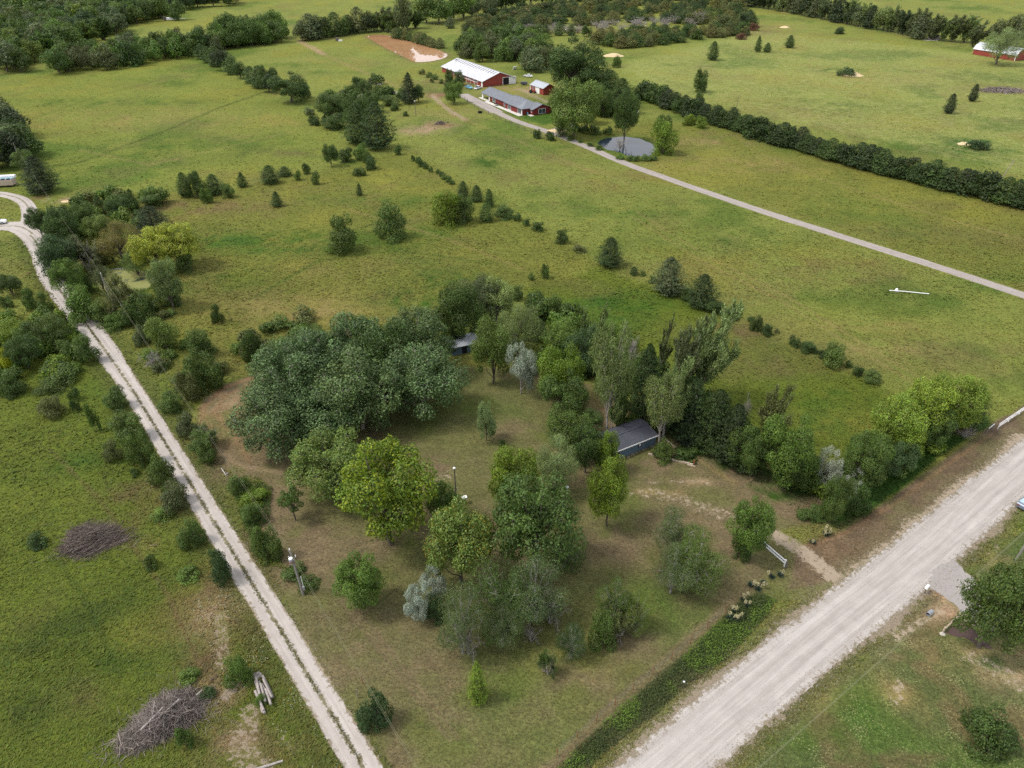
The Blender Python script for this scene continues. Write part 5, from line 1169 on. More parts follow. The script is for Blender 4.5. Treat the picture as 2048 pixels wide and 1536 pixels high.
A('cedar','F',38,312,108,384,"dark spreading cedar right of the camper")
A('limby','G',22,300,70,345,"grey-green tree behind the small pole at the left")
wood(['bushlo'],['N','T','G'],[(60,1640),(70,1650),(80,1655)],9,(1,1),"weed","weeds",seed=1,cap=1) if False else None

thicket('shed_wood_undergrowth','bush','GDVD',[(1040,635),(1110,615),(1230,690),(1330,750),(1500,880),(1430,890),(1290,800),(1180,775),(1075,725)],2.6,(5.0,4.2),31,cap=70)
thicket('roadside_undergrowth','bush','GEVM',[(1500,905),(1640,990),(1690,1000),(1800,945),(1945,850),(1930,815),(1760,895),(1660,950),(1560,900)],2.2,(3.6,2.5),32,cap=60)
thicket('drive_scrub','bush','GMVT',[(255,640),(330,620),(450,720),(440,775),(390,810),(330,800),(280,720)],3.4,(3.2,1.9),33,cap=22)
thicket('west_thicket','bush','GDVEG',[(-30,640),(110,636),(180,690),(150,750),(60,790),(-30,795)],3.4,(4.4,2.8),34,cap=46)
thicket('pond_thicket','bush','GDVTM',[(110,425),(170,400),(330,400),(400,470),(390,530),(310,530),(180,530),(130,560),(200,640),(160,625),(120,570),(105,520)],5,(6.0,4.4),35,cap=40)
thicket('field_corner_thicket','bush','DGK',[(600,230),(640,195),(730,160),(800,160),(850,195),(800,205),(740,240),(690,260)],7,(7,4.6),36,cap=26)
thicket('grove_back_scrub','bush','GVT',[(470,690),(560,640),(660,640),(600,720),(500,750)],4,(4.2,2.6),37,cap=18)
thicket('lane_thicket','bush','DGD',[(1090,190),(1180,195),(1290,180),(1290,225),(1210,235),(1160,250),(1110,235)],8,(9,6.5),38,cap=22)
# ---------------------------------------------------------------- ground cover: joined leaves and grass (too many to count)
def in_polys(X, Y, polys, pad=0):
    m = np.zeros(X.shape, bool)
    for p in polys: m |= sdf(X, Y, p) < pad
    return m
def meadow(name, n, region, hgt_, seed, thin=None, zone=None, wid=.3, colf=1.0, vpow=1.0):
    g = np.random.default_rng(seed); u = g.uniform(region[0], region[2], n); v = region[1]+(region[3]-region[1])*g.uniform(0, 1, n)**vpow
    X, Y = Pn(u, v); X = np.asarray(X); Y = np.asarray(Y)
    col, straw, bare, rough = ground_colour(X, Y)
    keep = (bare < .45) & (pdist(X, Y, DRIVE_C) > 1.9) & (road_side(X, Y) > .5) & (pdist(X, Y, FAR_C) > 2.3) & (pdist(X, Y, LOOP_C) > 2.4) & (pdist(X, Y, BRANCH_C) > 3.2)
    keep &= ~in_polys(X, Y, [POND_BLUE, POND_ALGAE, POND_BROWN, APRON, MULCH, *FOOT], .2)
    if zone is not None: keep &= zone(X, Y, g)
    X = X[keep]; Y = Y[keep]; col = col[keep]; rough = rough[keep]; m = len(X)
    h = hgt_*g.uniform(.6, 1.3, m)*(.25+.75*rough)*(.6+.8*fbm(X, Y, 6, 2, 77)); dist = np.hypot(X, Y); w_ = (wid*g.uniform(.7, 1.4, m))*np.clip(dist/160, 1, 1.5)*np.where(rough < .4, .5, 1)
    k = 3; V = []; CC = []
    base = col*g.uniform(.95, 1.5, (m, 1))*np.stack([g.normal(1.03, .08, m), np.ones(m), g.normal(.95, .1, m)], 1)*colf
    for j in range(k):
        a = g.uniform(0, 2*math.pi, m); dx = np.cos(a); dy = np.sin(a); sx = g.normal(0, .25, m)*w_; sy = g.normal(0, .25, m)*w_
        ox = X+sx; oy = Y+sy; tl = h*g.uniform(.7, 1.2, m)
        V.append(np.stack([np.stack([ox-dx*w_*.5, oy-dy*w_*.5, np.zeros(m)], 1), np.stack([ox+dx*w_*.5, oy+dy*w_*.5, np.zeros(m)], 1), np.stack([ox-dy*tl*1.1+dx*.1*w_, oy+dx*tl*1.1, tl*.7], 1)], 1)); CC.append(np.repeat(base[:, None], 3, 1))
    V = np.concatenate(V).reshape(-1, 3); CC = np.concatenate(CC).reshape(-1, 3)
    me = npmesh(name, V, np.arange(len(V)).reshape(-1, 3), M['blade'], CC, tris=True); o = link(name, me); return tag(o, kind='stuff')
FOOT = []
def leafy(name, polys, n, hgt_, size, cols, seed, clump=1.2, thr=.35):
    g = np.random.default_rng(seed); P_ = []; cc = []
    for poly in polys:
        pl = np.array(poly); lo = pl.min(0); hi = pl.max(0); X = g.uniform(lo[0], hi[0], n*3); Y = g.uniform(lo[1], hi[1], n*3); m = sdf(X, Y, poly) < 0; X = X[m][:n]; Y = Y[m][:n]
        q = fbm(X, Y, clump, 3, seed); k = q > thr; X = X[k]; Y = Y[k]; q = q[k]; Z = hgt_*np.clip((q-thr)*3, .15, 1)*g.uniform(.3, 1, len(X)); P_.append(np.stack([X, Y, Z], 1))
        t = fbm(X, Y, clump*3.5, 3, seed+9); c = np.array(cols[0])*(1-sstep(t, .42, .58))[:, None]+np.array(cols[1])*sstep(t, .42, .58)[:, None]; cc.append(c*g.uniform(.55, 1.45, (len(X), 1)))
    P_ = np.concatenate(P_); cc = np.concatenate(cc); m = len(P_); N = g.normal(0, .5, (m, 3))+np.array([0, 0, 1.0])
    V, F, c4 = make_cards(P_, N, size*g.uniform(.6, 1.4, m), .6, cc, g)
    return tag(link(name, npmesh(name, V, F, M['blade'], c4)), kind='stuff')
# ---------------------------------------------------------------- buildings
def frame(x, y, deg): return (x, y, 0), math.radians(deg)
def loc2w(o, deg, pts):
    a = math.radians(deg); return [(o[0]+x*math.cos(a)-y*math.sin(a), o[1]+x*math.sin(a)+y*math.cos(a)) for x, y in pts]
def slope(mb, x0, x1, y0, z0, y1, z1, th=.09, m=0):
    """roof plate between the eave line (y0,z0) and the ridge line (y1,z1)"""
    V = [(x0,y0,z0),(x1,y0,z0),(x1,y1,z1),(x0,y1,z1),(x0,y0,z0-th),(x1,y0,z0-th),(x1,y1,z1-th),(x0,y1,z1-th)]
    return mb.add(V, [(0,1,2,3),(7,6,5,4),(0,4,5,1),(1,5,6,2),(2,6,7,3),(3,7,4,0)], m)
def ribs(mb, x0, x1, y0, z0, y1, z1, step, w=.05, h=.04, m=0):
    x = x0+step/2
    while x < x1: slope(mb, x, x+w, y0, z0+h, y1, z1+h, h*.9, m); x += step
def shell(L, D, e, rz, mat, t, holes=()):
    """four walls with gables as one hollow shell"""
    mb = MB()
    for (a, b_, c, d) in ((0, L, 0, .14), (0, L, D-.14, D)): mb.box(a, b_, c, d, 0, e)
    for x in (0, L-.14):
        mb.add([(x,.143,0),(x,D-.143,0),(x,D-.143,e),(x,D/2,rz),(x,.143,e),(x+.14,.143,0),(x+.14,D-.143,0),(x+.14,D-.143,e),(x+.14,D/2,rz),(x+.14,.143,e)],
               [(4,3,2,1,0),(5,6,7,8,9),(0,1,6,5),(1,2,7,6),(2,3,8,7),(3,4,9,8),(4,0,5,9)])
    return mb.build('wall', mat, t)
def window(t, x, y, z, wd, ht, face='f', frame=M['white'], glass=M['glass'], bars=1):
    """framed window standing just proud of a wall; face f: front wall (-y), e: end wall (+x)"""
    def bx(mb, a0, a1, d0, d1, z0, z1):
        if face == 'f': mb.box(x+a0, x+a1, y-d1, y-d0, z0, z1)
        else: mb.box(x+d0, x+d1, y+a0, y+a1, z0, z1)
    mb = MB(); f = .12
    for a in ((0, f, z, z+ht), (wd-f, wd, z, z+ht)): bx(mb, a[0], a[1], .004, .08, a[2], a[3])
    bx(mb, f, wd-f, .004, .08, z, z+f); bx(mb, f, wd-f, .004, .08, z+ht-f, z+ht)
    for k in range(bars):
        c = f+(wd-2*f)*(k+1)/(bars+1); bx(mb, c-.04, c+.04, .030, .07, z+f, z+ht-f)
    o = mb.build('window', frame, t); g = MB(); bx(g, f, wd-f, .004, .026, z+f, z+ht-f); g.build('pane', glass, o); return o
# red ranch house
HO, HD = (-14.0, 355.3), -59.7
t = thing('ranch_house', 'long red ranch house with grey metal roof and a carport at its left end', 'house', (*HO, 0), math.radians(HD))
mb = MB(); mb.box(7.5, 24, 0, .15, 0, 2.5); mb.box(7.5, 7.65, .15, 8.85, 0, 2.5); mb.box(7.5, 24, 8.85, 9, 0, 2.5); mb.box(23.9, 38.5, -1.2, -1.05, 0, 2.75); mb.box(38.35, 38.5, -1.05, 9.4, 0, 2.75); mb.box(24, 38.5, 9.4, 9.55, 0, 2.75); mb.box(23.9, 24.05, -1.05, -.003, 0, 2.75)
mb.box(38.503, 41, 2.6, 2.75, 0, 2.5); mb.add([(40.85,2.753,0),(40.85,11.6,0),(40.85,11.6,2.5),(40.85,7.1,4.1),(40.85,2.753,2.5),(41,2.753,0),(41,11.6,0),(41,11.6,2.5),(41,7.1,4.1),(41,2.753,2.5)], [(4,3,2,1,0),(5,6,7,8,9),(0,1,6,5),(1,2,7,6),(2,3,8,7),(3,4,9,8),(4,0,5,9)])
mb.build('wall', M['house_red'], t)
def gable_roof(t, x0, x1, y0, y1, e, rz, mat, ov=.5, rib=.6, nm='roof', rh=.035, hip=0):
    mb = MB(); ym = (y0+y1)/2; k = (rz-e)/(ym-y0); ze = e-k*ov+.02
    if hip:
        xr = x1-hip
        for s, ya in ((0, y0-ov), (1, y1+ov)):
            mb.add([(x0-ov,ya,ze),(x1+ov,ya,ze),(xr,ym,rz),(x0-ov,ym,rz)], [(0,1,2,3) if s == 0 else (3,2,1,0)])
        mb.add([(x1+ov,y0-ov,ze),(x1+ov,y1+ov,ze),(xr,ym,rz)], [(0,1,2)])
        mb.add([(x0-ov,y0-ov,ze-.1),(x1+ov,y0-ov,ze-.1),(x1+ov,y1+ov,ze-.1),(x0-ov,y1+ov,ze-.1)], [(3,2,1,0)])
    else:
        slope(mb, x0-ov, x1+ov, y0-ov, ze, ym, rz); slope(mb, x0-ov, x1+ov, y1+ov, ze, ym, rz)
    x = x0-ov+rib/2; xe = (x1+ov) if not hip else x1-hip
    while x < xe:
        slope(mb, x, x+.05, y0-ov, ze+rh, ym, rz+rh, rh*.9); slope(mb, x, x+.05, y1+ov, ze+rh, ym, rz+rh, rh*.9); x += rib
    o = mb.build(nm, mat, t)
    c = MB(); c.bar((x0-ov, ym, rz+.03), (xe, ym, rz+.03), .3, .06); c.build('ridge_cap', mat, o)
    return o
gable_roof(t, 0, 24.4, 0, 9, 2.5, 4.3, M['roof_grey']); gable_roof(t, 24.2, 38.5, -1.2, 9.5, 2.75, 5.0, M['roof_grey'], hip=4.5); gable_roof(t, 36.5, 41, 2.6, 11.6, 2.5, 4.15, M['roof_grey'])
for x, y in ((0, 0), (0, 8.5)): MB().box(x, x+1.0, y, y+.35, 0, 2.5).build('pillar', M['white'], t)
MB().box(6.6, 7.45, -.06, .2, 0, 2.5).build('pillar', M['white'], t)
for x, wd, z, ht in ((10.2, 2.6, .25, 2.0),): window(t, x, 0, z, wd, ht, bars=2)
window(t, 20.5, 0, .3, 1.2, 1.9, bars=0); window(t, 26.2, -1.2, .15, 2.7, 2.2, bars=2); window(t, 34.6, -1.2, .15, 3.2, 2.2, bars=2); window(t, 39.3, 2.6, 1.0, .9, 1.0, bars=0); window(t, 41, 5.4, .25, 3.6, 2.1, face='e', bars=1)
MB().box(-1.0, 8, -1.5, -.02, .0, .10).build('carport_slab', M['concrete'], t); MB().box(8.01, 39.2, -3.3, -1.23, 0, .12).build('patio', M['concrete'], t); MB().box(39.21, 42.2, .9, 2.57, 0, .12).build('patio', M['concrete'], t)
for x in (38.0,): MB().box(x, x+.45, -1.29, -1.203, 0, 2.7).build('corner_board', M['white'], t)
FOOT.append(loc2w(HO, HD, [(-1, -3.5), (42.5, -3.5), (42.5, 12), (-1, 10)]))
def lathe_thing(name, label, cat, pos, prof, mat, n=12, **kw):
    o = MB().lathe(prof, n).build(name, mat, loc=pos); return tag(o, label, cat, **kw)
px, py = loc2w(HO, HD, [(17.5, -2.3)])[0]
lathe_thing('patio_table', 'round dark table standing on the patio of the ranch house', 'table', (px, py, .12), [(.35, 0), (.06, .05), (.06, .68), (1.0, .7), (1.0, .76)], M['dark'])
px, py = loc2w(HO, HD, [(39.0, 1.2)])[0]
lathe_thing('rain_barrel', 'blue barrel standing in the corner of the ranch house wall', 'barrel', (px, py, .12), [(.28, 0), (.34, .3), (.34, .7), (.28, 1.0)], M['blue_tarp'])
# long red barn
BO, BD = (-37.8, 418.9), -59.8
t = thing('barn', 'long red barn with weathered white roof and open sliding door', 'barn', (*BO, 0), math.radians(BD))
shell(46.3, 19, 2.8, 6.0, M['barn_red'], t); rf = gable_roof(t, 0, 46.3, 0, 19, 2.8, 6.05, M['roof_white'], ov=.6, rib=.95, rh=.06)
kk = (6.05-2.8)/9.5
for i in range(17):
    x = 3.5+i*2.55; mb = MB(); y0, y1 = 6.6, 8.9; slope(mb, x, x+.34, y0, 2.8+kk*y0+.12, y1, 2.8+kk*y1+.12, .05); mb.build('vent_slot', M['deadwood_dark'] if i % 5 else M['dark'], rf)
mb = MB(); slope(mb, 1.0, 1.9, 7.2, 2.8+kk*7.2+.12, 8.9, 2.8+kk*8.9+.12, .05); mb.build('vent_slot', M['dark'], rf)
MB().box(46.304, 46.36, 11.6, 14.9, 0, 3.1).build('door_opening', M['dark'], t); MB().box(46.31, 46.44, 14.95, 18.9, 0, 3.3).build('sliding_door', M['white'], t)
mb = MB(); mb.box(46.306, 46.42, 11.3, 11.58, 0, 3.3); mb.box(46.306, 46.47, 11.3, 18.95, 3.31, 3.5); mb.build('door_frame', M['white'], t)
MB().box(44.9, 46.28, -.08, -.004, 0, 2.7).build('corner_panel', M['white'], t)
for i, x in enumerate((12, 16.5, 21, 25, 29, 33.2, 37, 40.6)): MB().box(x, x+.22, -.1, -.004, 0, 2.75).build('trim_board', M['white'], t)
for x in (13.4, 17.8, 30.5, 38.2): window(t, x, 0, .8, 1.3, 1.2, bars=0)
mb = MB(); mb.box(22, 43, -2.6, -2.5, 2.1, 2.3); [mb.box(x, x+.12, -2.6, -2.48, 0, 2.1) for x in (22, 26, 30, 34, 38, 42.8)]; [mb.box(x, x+.1, -2.48, -.11, 2.12, 2.24) for x in (22, 26, 30, 34, 38, 42.8)]; mb.build('pen_frame', M['white'], t)
FOOT.append(loc2w(BO, BD, [(-1, -3), (47, -3), (47, 20), (-1, 20)]))
# small red shed
SO, SD = (9.0, 370.1), -58
t = thing('shed', 'small red and white shed with light metal roof half behind the trees', 'shed', (*SO, 0), math.radians(SD))
shell(11, 6.5, 3.1, 4.7, M['barn_red'], t); gable_roof(t, 0, 11, 0, 6.5, 3.1, 4.75, M['roof_lt'], ov=.35, rib=.7)
MB().box(4.2, 7.8, -.07, -.004, 0, 2.9).build('sliding_door', M['white'], t); window(t, 1.9, 0, 1.2, 1.2, 1.2, bars=0); MB().box(.0, .3, -.05, -.004, 0, 3.0).build('corner_board', M['white'], t)
FOOT.append(loc2w(SO, SD, [(-.5, -.5), (11.5, -.5), (11.5, 7), (-.5, 7)]))
# blue-grey shed
QO, QD = (16.3, 90.2), 30.1
t = thing('storage_shed', 'blue-grey shed with dark corrugated roof and white fascia beside the poplar', 'shed', (*QO, 0), math.radians(QD))
shell(8.8, 4.9, 2.05, 2.5, M['blue_grey'], t)
mb = MB(); slope(mb, -.25, 9.05, -.25, 2.06, 2.6, 2.62, .07); pr = [(2.6, 2.62), (3.6, 2.58), (4.3, 2.45), (4.9, 2.2), (5.25, 1.95)]
for (a, za), (b_, zb) in zip(pr[:-1], pr[1:]): slope(mb, -.25, 9.05, b_, zb, a, za, .07)
rf = mb.build('roof', M['roof_dark'], t)
mb = MB(); ribs(mb, -.25, 9.0, -.25, 2.06, 2.6, 2.62, .25, .07, .035); mb.build('roof_ribs', M['roof_dark'], rf)
mb = MB()
for (a, za), (b_, zb) in zip(pr[:-1], pr[1:]): ribs(mb, -.25, 9.0, b_, zb, a, za, .25, .07, .035)
mb.build('roof_ribs', M['roof_dark'], rf); MB().bar((-.25, 2.6, 2.67), (9.05, 2.6, 2.67), .3, .05).build('ridge_cap', M['roof_dark'], rf)
MB().box(-.25, 9.05, -.31, -.255, 1.88, 2.07).build('fascia', M['white'], t)
window(t, 5.1, 0, .9, .62, .8, frame=M['dark'], glass=M['white'], bars=0); MB().box(.5, 1.3, -.05, -.004, .0, 1.75).build('door', M['dark'], t)
mb = MB(); x = .1
while x < 8.7: mb.box(x, x+.03, -.022, -.0, .02, 1.85); x += .3
mb.build('siding_battens', M['blue_grey'], t)
FOOT.append(loc2w(QO, QD, [(-.3, -.3), (9.1, -.3), (9.1, 5.3), (-.3, 5.3)]))
# little blue shed hidden in the trees
t = thing('garden_shed', 'little blue shed with pale metal roof between the grove and the trees', 'shed', (-11.8, 123.0, 0), math.radians(24))
shell(5.6, 3.6, 2.0, 2.5, M['blue_grey'], t); mb = MB(); slope(mb, -.3, 5.9, -.4, 2.0, 1.8, 2.55); slope(mb, -.3, 5.9, 4.0, 2.0, 1.8, 2.55); mb.build('roof', M['roof_lt'], t); MB().box(2.0, 3.0, -.05, -.004, 0, 1.8).build('door', M['dark'], t)
# far red barn
t = thing('barn', 'far red barn with light gambrel roof cut by the right edge', 'barn', (279, 474, 0), math.radians(-62))
mb = MB(); mb.box(0, 26, 0, .15, 0, 3.2); mb.box(0, 26, 8.85, 9, 0, 3.2)
for x in (0, 25.85): mb.add([(x, y, z) for y, z in ((.153,0),(8.847,0),(8.847,3.2),(7.4,5.2),(4.5,6.4),(1.6,5.2),(.153,3.2))]+[(x+.15, y, z) for y, z in ((.153,0),(8.847,0),(8.847,3.2),(7.4,5.2),(4.5,6.4),(1.6,5.2),(.153,3.2))], [tuple(range(6,-1,-1)), tuple(range(7,14))]+[(i,(i+1)%7,7+(i+1)%7,7+i) for i in range(7)])
mb.build('wall', M['barn_red'], t); mb = MB(); q = [(-.35, 2.95), (1.5, 5.3), (4.5, 6.5), (7.5, 5.3), (9.35, 2.95)]
for (a, za), (b_, zb) in zip(q[:-1], q[1:]): slope(mb, -.4, 26.4, a, za, b_, zb)
mb.build('roof', M['roof_lt'], t)
for (a, za), (b_, zb) in zip(q[:-1], q[1:]): MB().bar((26.42, a, za-.15), (26.42, b_, zb-.15), .08, .3).build('trim_board', M['white'], t)
MB().box(0, 26, -.06, -.004, 3.0, 3.2).build('trim_board', M['white'], t); MB().box(25.6, 26.0, -.08, -.004, 0, 2.98).build('corner_board', M['white'], t)
# fallen barn
t = thing('collapsed_shed', 'fallen dark wooden shed below the wind-bent trees at the top right', 'ruin', (*P(1868, 80)[:2], 0), math.radians(-15))
for k in range(14):
    a = Vector((R.uniform(-6, 4), R.uniform(-2, 2), R.uniform(0, .4))); b_ = a+Vector((R.uniform(1, 5), R.uniform(-1, 2.5), R.uniform(.3, 3.2))); MB().bar(a, b_, .5, .12).build('board', M['deadwood_dark'], t)
mb = MB(); slope(mb, -4, 3, -1.5, .4, 2, 3.2); mb.build('roof_sheet', M['deadwood'], t)
for k in range(4): MB().bar((-7+k*2.2, -3+.3*k, .1), (-4.8+k*2.2, -3.4+.2*k, .15), .6, .08).build('board', M['white'], t)
# camper at the left edge
t = thing('camper', 'blue and white camper with a black rack cut by the left edge', 'camper', (*P(-30, 377)[:2], 0), math.radians(10))
MB().box(0, 8.6, 0, 2.9, .55, 2.2).build('body', M['timber'], t, bevel=.08); MB().box(-.1, 8.7, 2.0, 3.6, 2.25, 3.0).build('roof', M['white_metal'], t); MB().box(4.2, 8.5, 1.5, 2.9, 2.3, 2.42).build('roof_sheet', M['blue_tarp'], t)
MB().box(3.4, 8.4, .1, 1.45, 2.22, 2.3).build('rack_deck', M['dark'], t)
for x in (3.4, 5.0, 6.6, 8.2): MB().box(x, x+.1, .1, 1.45, 2.31, 2.6).build('rack_rail', M['white'], t)
for x in (1.5, 7): MB().tube([(x, -.12, .35), (x, .12, .35)], .35, 14).build('wheel', M['tyre'], t)
MB().bar((8.6, 1.4, .5), (10.4, 1.4, .45), .12, .12).build('hitch', M['steel'], t)

# ---------------------------------------------------------------- vehicles
def car(name, label, loc, deg, paint, glass=M['glass'], pickup=False, cat='car'):
    t = thing(name, label, cat, loc, math.radians(deg))
    W2 = .9; prof = [(-2.3, .42), (-2.32, .72), (-2.2, .92), (-1.5, 1.0), (1.0, 1.0), (2.1, .86), (2.3, .66), (2.3, .4)]
    mb = MB(); n = len(prof); V = []
    for s, k in ((-1, 0), (-1, 1), (1, 1), (1, 0)):
        inset = .07 if k == 0 else 0
    rings = [(-W2+.06, .05), (-W2, 0), (W2, 0), (W2-.06, .05)]
    for yy, d in rings: V += [(x*(1-d*.4), yy, z-(d if z > .8 else -d*.3)) for x, z in prof]
    F = [tuple(range(n-1, -1, -1)), tuple(range(3*n, 4*n))]
    for r in range(3): F += [(r*n+i, r*n+(i+1) % n, (r+1)*n+(i+1) % n, (r+1)*n+i) for i in range(n)]
    mb.add(V, F); mb.build('body', paint, t, bevel=.04)
    ca = [(-1.75, .985), (-1.1, 1.40), (.25, 1.42), (1.05, .99)] if not pickup else [(-.5, .985), (-.35, 1.5), (.55, 1.5), (1.15, .99)]
    g = MB(); k = len(ca); wd = [.82, .68, .68, .82]; V = [(x, -w_, z) for (x, z), w_ in zip(ca, wd)]+[(x, w_, z) for (x, z), w_ in zip(ca, wd)]
    g.add(V, [tuple(range(k)), tuple(range(2*k-1, k-1, -1)), (0, k, k+1, 1), (1, k+1, k+2, 2), (2, k+2, k+3, 3)]); g.build('window', glass, t)
    MB().box(ca[1][0]-.02, ca[2][0]+.02, -.7, .7, ca[1][1], ca[1][1]+.045).build('roof', paint, t, bevel=.02)
    pl = MB()
    for s in (-1, 1):
        for i, j in ((0, 1), (2, 3)): pl.bar((ca[i][0], s*(wd[i]+.01), ca[i][1]), (ca[j][0], s*(wd[j]+.01), ca[j][1]), .06, .06)
    pl.build('pillar', paint, t)
    for x in (-1.4, 1.4):
        for s in (-1, 1):
            w_ = MB().tube([(x, s*.7, .34), (x, s*.92, .34)], .34, 16).build('wheel', M['tyre'], t); MB().tube([(x, s*.921, .34), (x, s*.935, .34)], .2, 12).build('rim', M['steel'], w_)
    for s in (-1, 1):
        MB().box(2.29, 2.33, s*.62-.18, s*.62+.18, .58, .74).build('headlight', M['white_metal'], t); MB().box(-2.35, -2.31, s*.62-.2, s*.62+.2, .62, .8).build('tail_light', M['rust'], t)
    for x in (-2.36, 2.34): MB().box(x-.05, x+.05, -.85, .85, .36, .52).build('bumper', paint, t, bevel=.02)
    if pickup: MB().box(-2.2, -.6, -.72, .72, 1.005, 1.03).build('bed', M['dark'], t)
    return t
a_ = P(2032, 1019)
car('car', 'silver-blue car on the gravel road cut by the right edge', (77.6, 80.2, .012), 36, M['car_blue'], glass=plain('glass_painted_reflection', (.3, .42, .46), .15, var=.05, spec=.6))  # reflected brightness is painted into the pale base colour of the glass
car('car', 'white sedan parked in the grass behind the long red barn', (*P(1056, 154)[:2], 0), 150, M['white_metal'])
car('pickup_truck', 'white pickup truck beside the red barn wall', (*P(956, 178)[:2], 0), 60, M['white_metal'], pickup=True, cat='truck')
car('pickup_truck', 'light blue car parked by the cut-open barn corner', (*P(938, 177)[:2], 0), -55, M['blue_tarp'], pickup=False, cat='car')
car('car', 'white car cut by the left edge beside the drive loop', (*P(-5, 448)[:2], .02), 20, M['white_metal'])
t = thing('utility_trailer', 'small dark trailer in the grass beside the small red shed', 'trailer', (*P(1048, 170)[:2], 0), math.radians(-10))
MB().box(-1.6, 1.6, -.9, .9, .5, 1.5).build('box', M['roof_dark'], t); [MB().tube([(0, s*.95, .35), (0, s*1.1, .35)], .35, 12).build('wheel', M['tyre'], t) for s in (-1, 1)]
t = thing('tractor', 'rusty red tractor standing before the small red shed', 'tractor', (*P(1065, 186)[:2], 0), math.radians(-20))
MB().box(-.6, 1.5, -.35, .35, .7, 1.35).build('body', M['barn_red'], t, bevel=.05); MB().box(-1.0, -.5, -.3, .3, .95, 1.15).build('seat', M['dark'], t)
for x, r_, s in ((-.7, .75, -1), (-.7, .75, 1), (1.2, .4, -1), (1.2, .4, 1)): MB().tube([(x, s*.5, r_), (x, s*.75, r_)], r_, 16).build('wheel', M['tyre'], t)
# white panel leaning, stones
tag(MB().box(-1.2, 1.2, -.1, .1, 0, 1.8).build('panel', M['white'], loc=(*P(1029, 139)[:2], 0), rot=(.4, 0, .6)), 'white board leaning in the weeds behind the white sedan', 'board')

# ---------------------------------------------------------------- mounds, heaps
def mound(name, label, cat, u, v, rx, ry, h, mat, seed, **kw):
    g = np.random.default_rng(seed); n = 20; mb = MB(); V = [(0, 0, h)]; F = []
    for r in range(1, 7):
        for k in range(n):
            a = 2*math.pi*k/n; f = r/6; nz = 1+.3*(vnoise(np.array([math.cos(a)*2+f*2+seed]), np.array([math.sin(a)*2+f]), seed)[0]-.5)
            V.append((math.cos(a)*rx*f*nz, math.sin(a)*ry*f*nz, max(h*math.cos(f*math.pi/2)**1.2*(1+.5*(g.uniform()-.5)), 0)-(.05 if r == 6 else 0)))
    for k in range(n): F.append((0, 1+k, 1+(k+1) % n))
    for r in range(1, 6):
        for k in range(n): a = 1+(r-1)*n; b_ = a+n; F.append((a+k, b_+k, b_+(k+1) % n, a+(k+1) % n))
    mb.add(V, F); o = mb.build(name, mat, loc=(*P(u, v)[:2], 0)); return tag(o, label, cat, **kw)
mound('straw_mound', 'long straw-coloured mound at the top beyond the thicket', 'mound', 1048, 25, 13, 9, 3.2, M['straw'], 1)
mound('straw_mound', 'pale straw mound with a dark hole behind the huge dark tree', 'mound', 1226, 112, 6.5, 4, 1.5, M['straw'], 2)
mound('straw_mound', 'straw-coloured mound beside a nettle patch in the right pasture', 'mound', 1702, 151, 6.5, 3.6, 1.9, M['straw'], 3)
mound('straw_mound', 'small pale mound low in the right pasture', 'mound', 1928, 288, 2.8, 1.8, .7, M['straw'], 4)
mound('straw_mound', 'faint pale mound at the upper left of the right pasture', 'mound', 1570, 55, 4, 3, 1, M['straw'], 5)
mound('stone_pile', 'pale rubble heap in the bushes by the pointed cedar', 'rubble', 780, 186, 4.2, 2.6, 1.4, M['stone'], 6)
mound('stone_pile', 'low pale rubble strip left of the rubble heap', 'rubble', 715, 193, 3.5, 1.2, .5, M['stone'], 7)
mound('dirt_pile', 'low sandy pile at the lane spur', 'dirt pile', 1112, 262, 4.2, 2.2, .7, M['straw'], 8)
mound('dirt_pile', 'small sandy hump in the hay field corner by the drive loop', 'dirt pile', 131, 403, 1.4, 1.0, .35, M['straw'], 9)
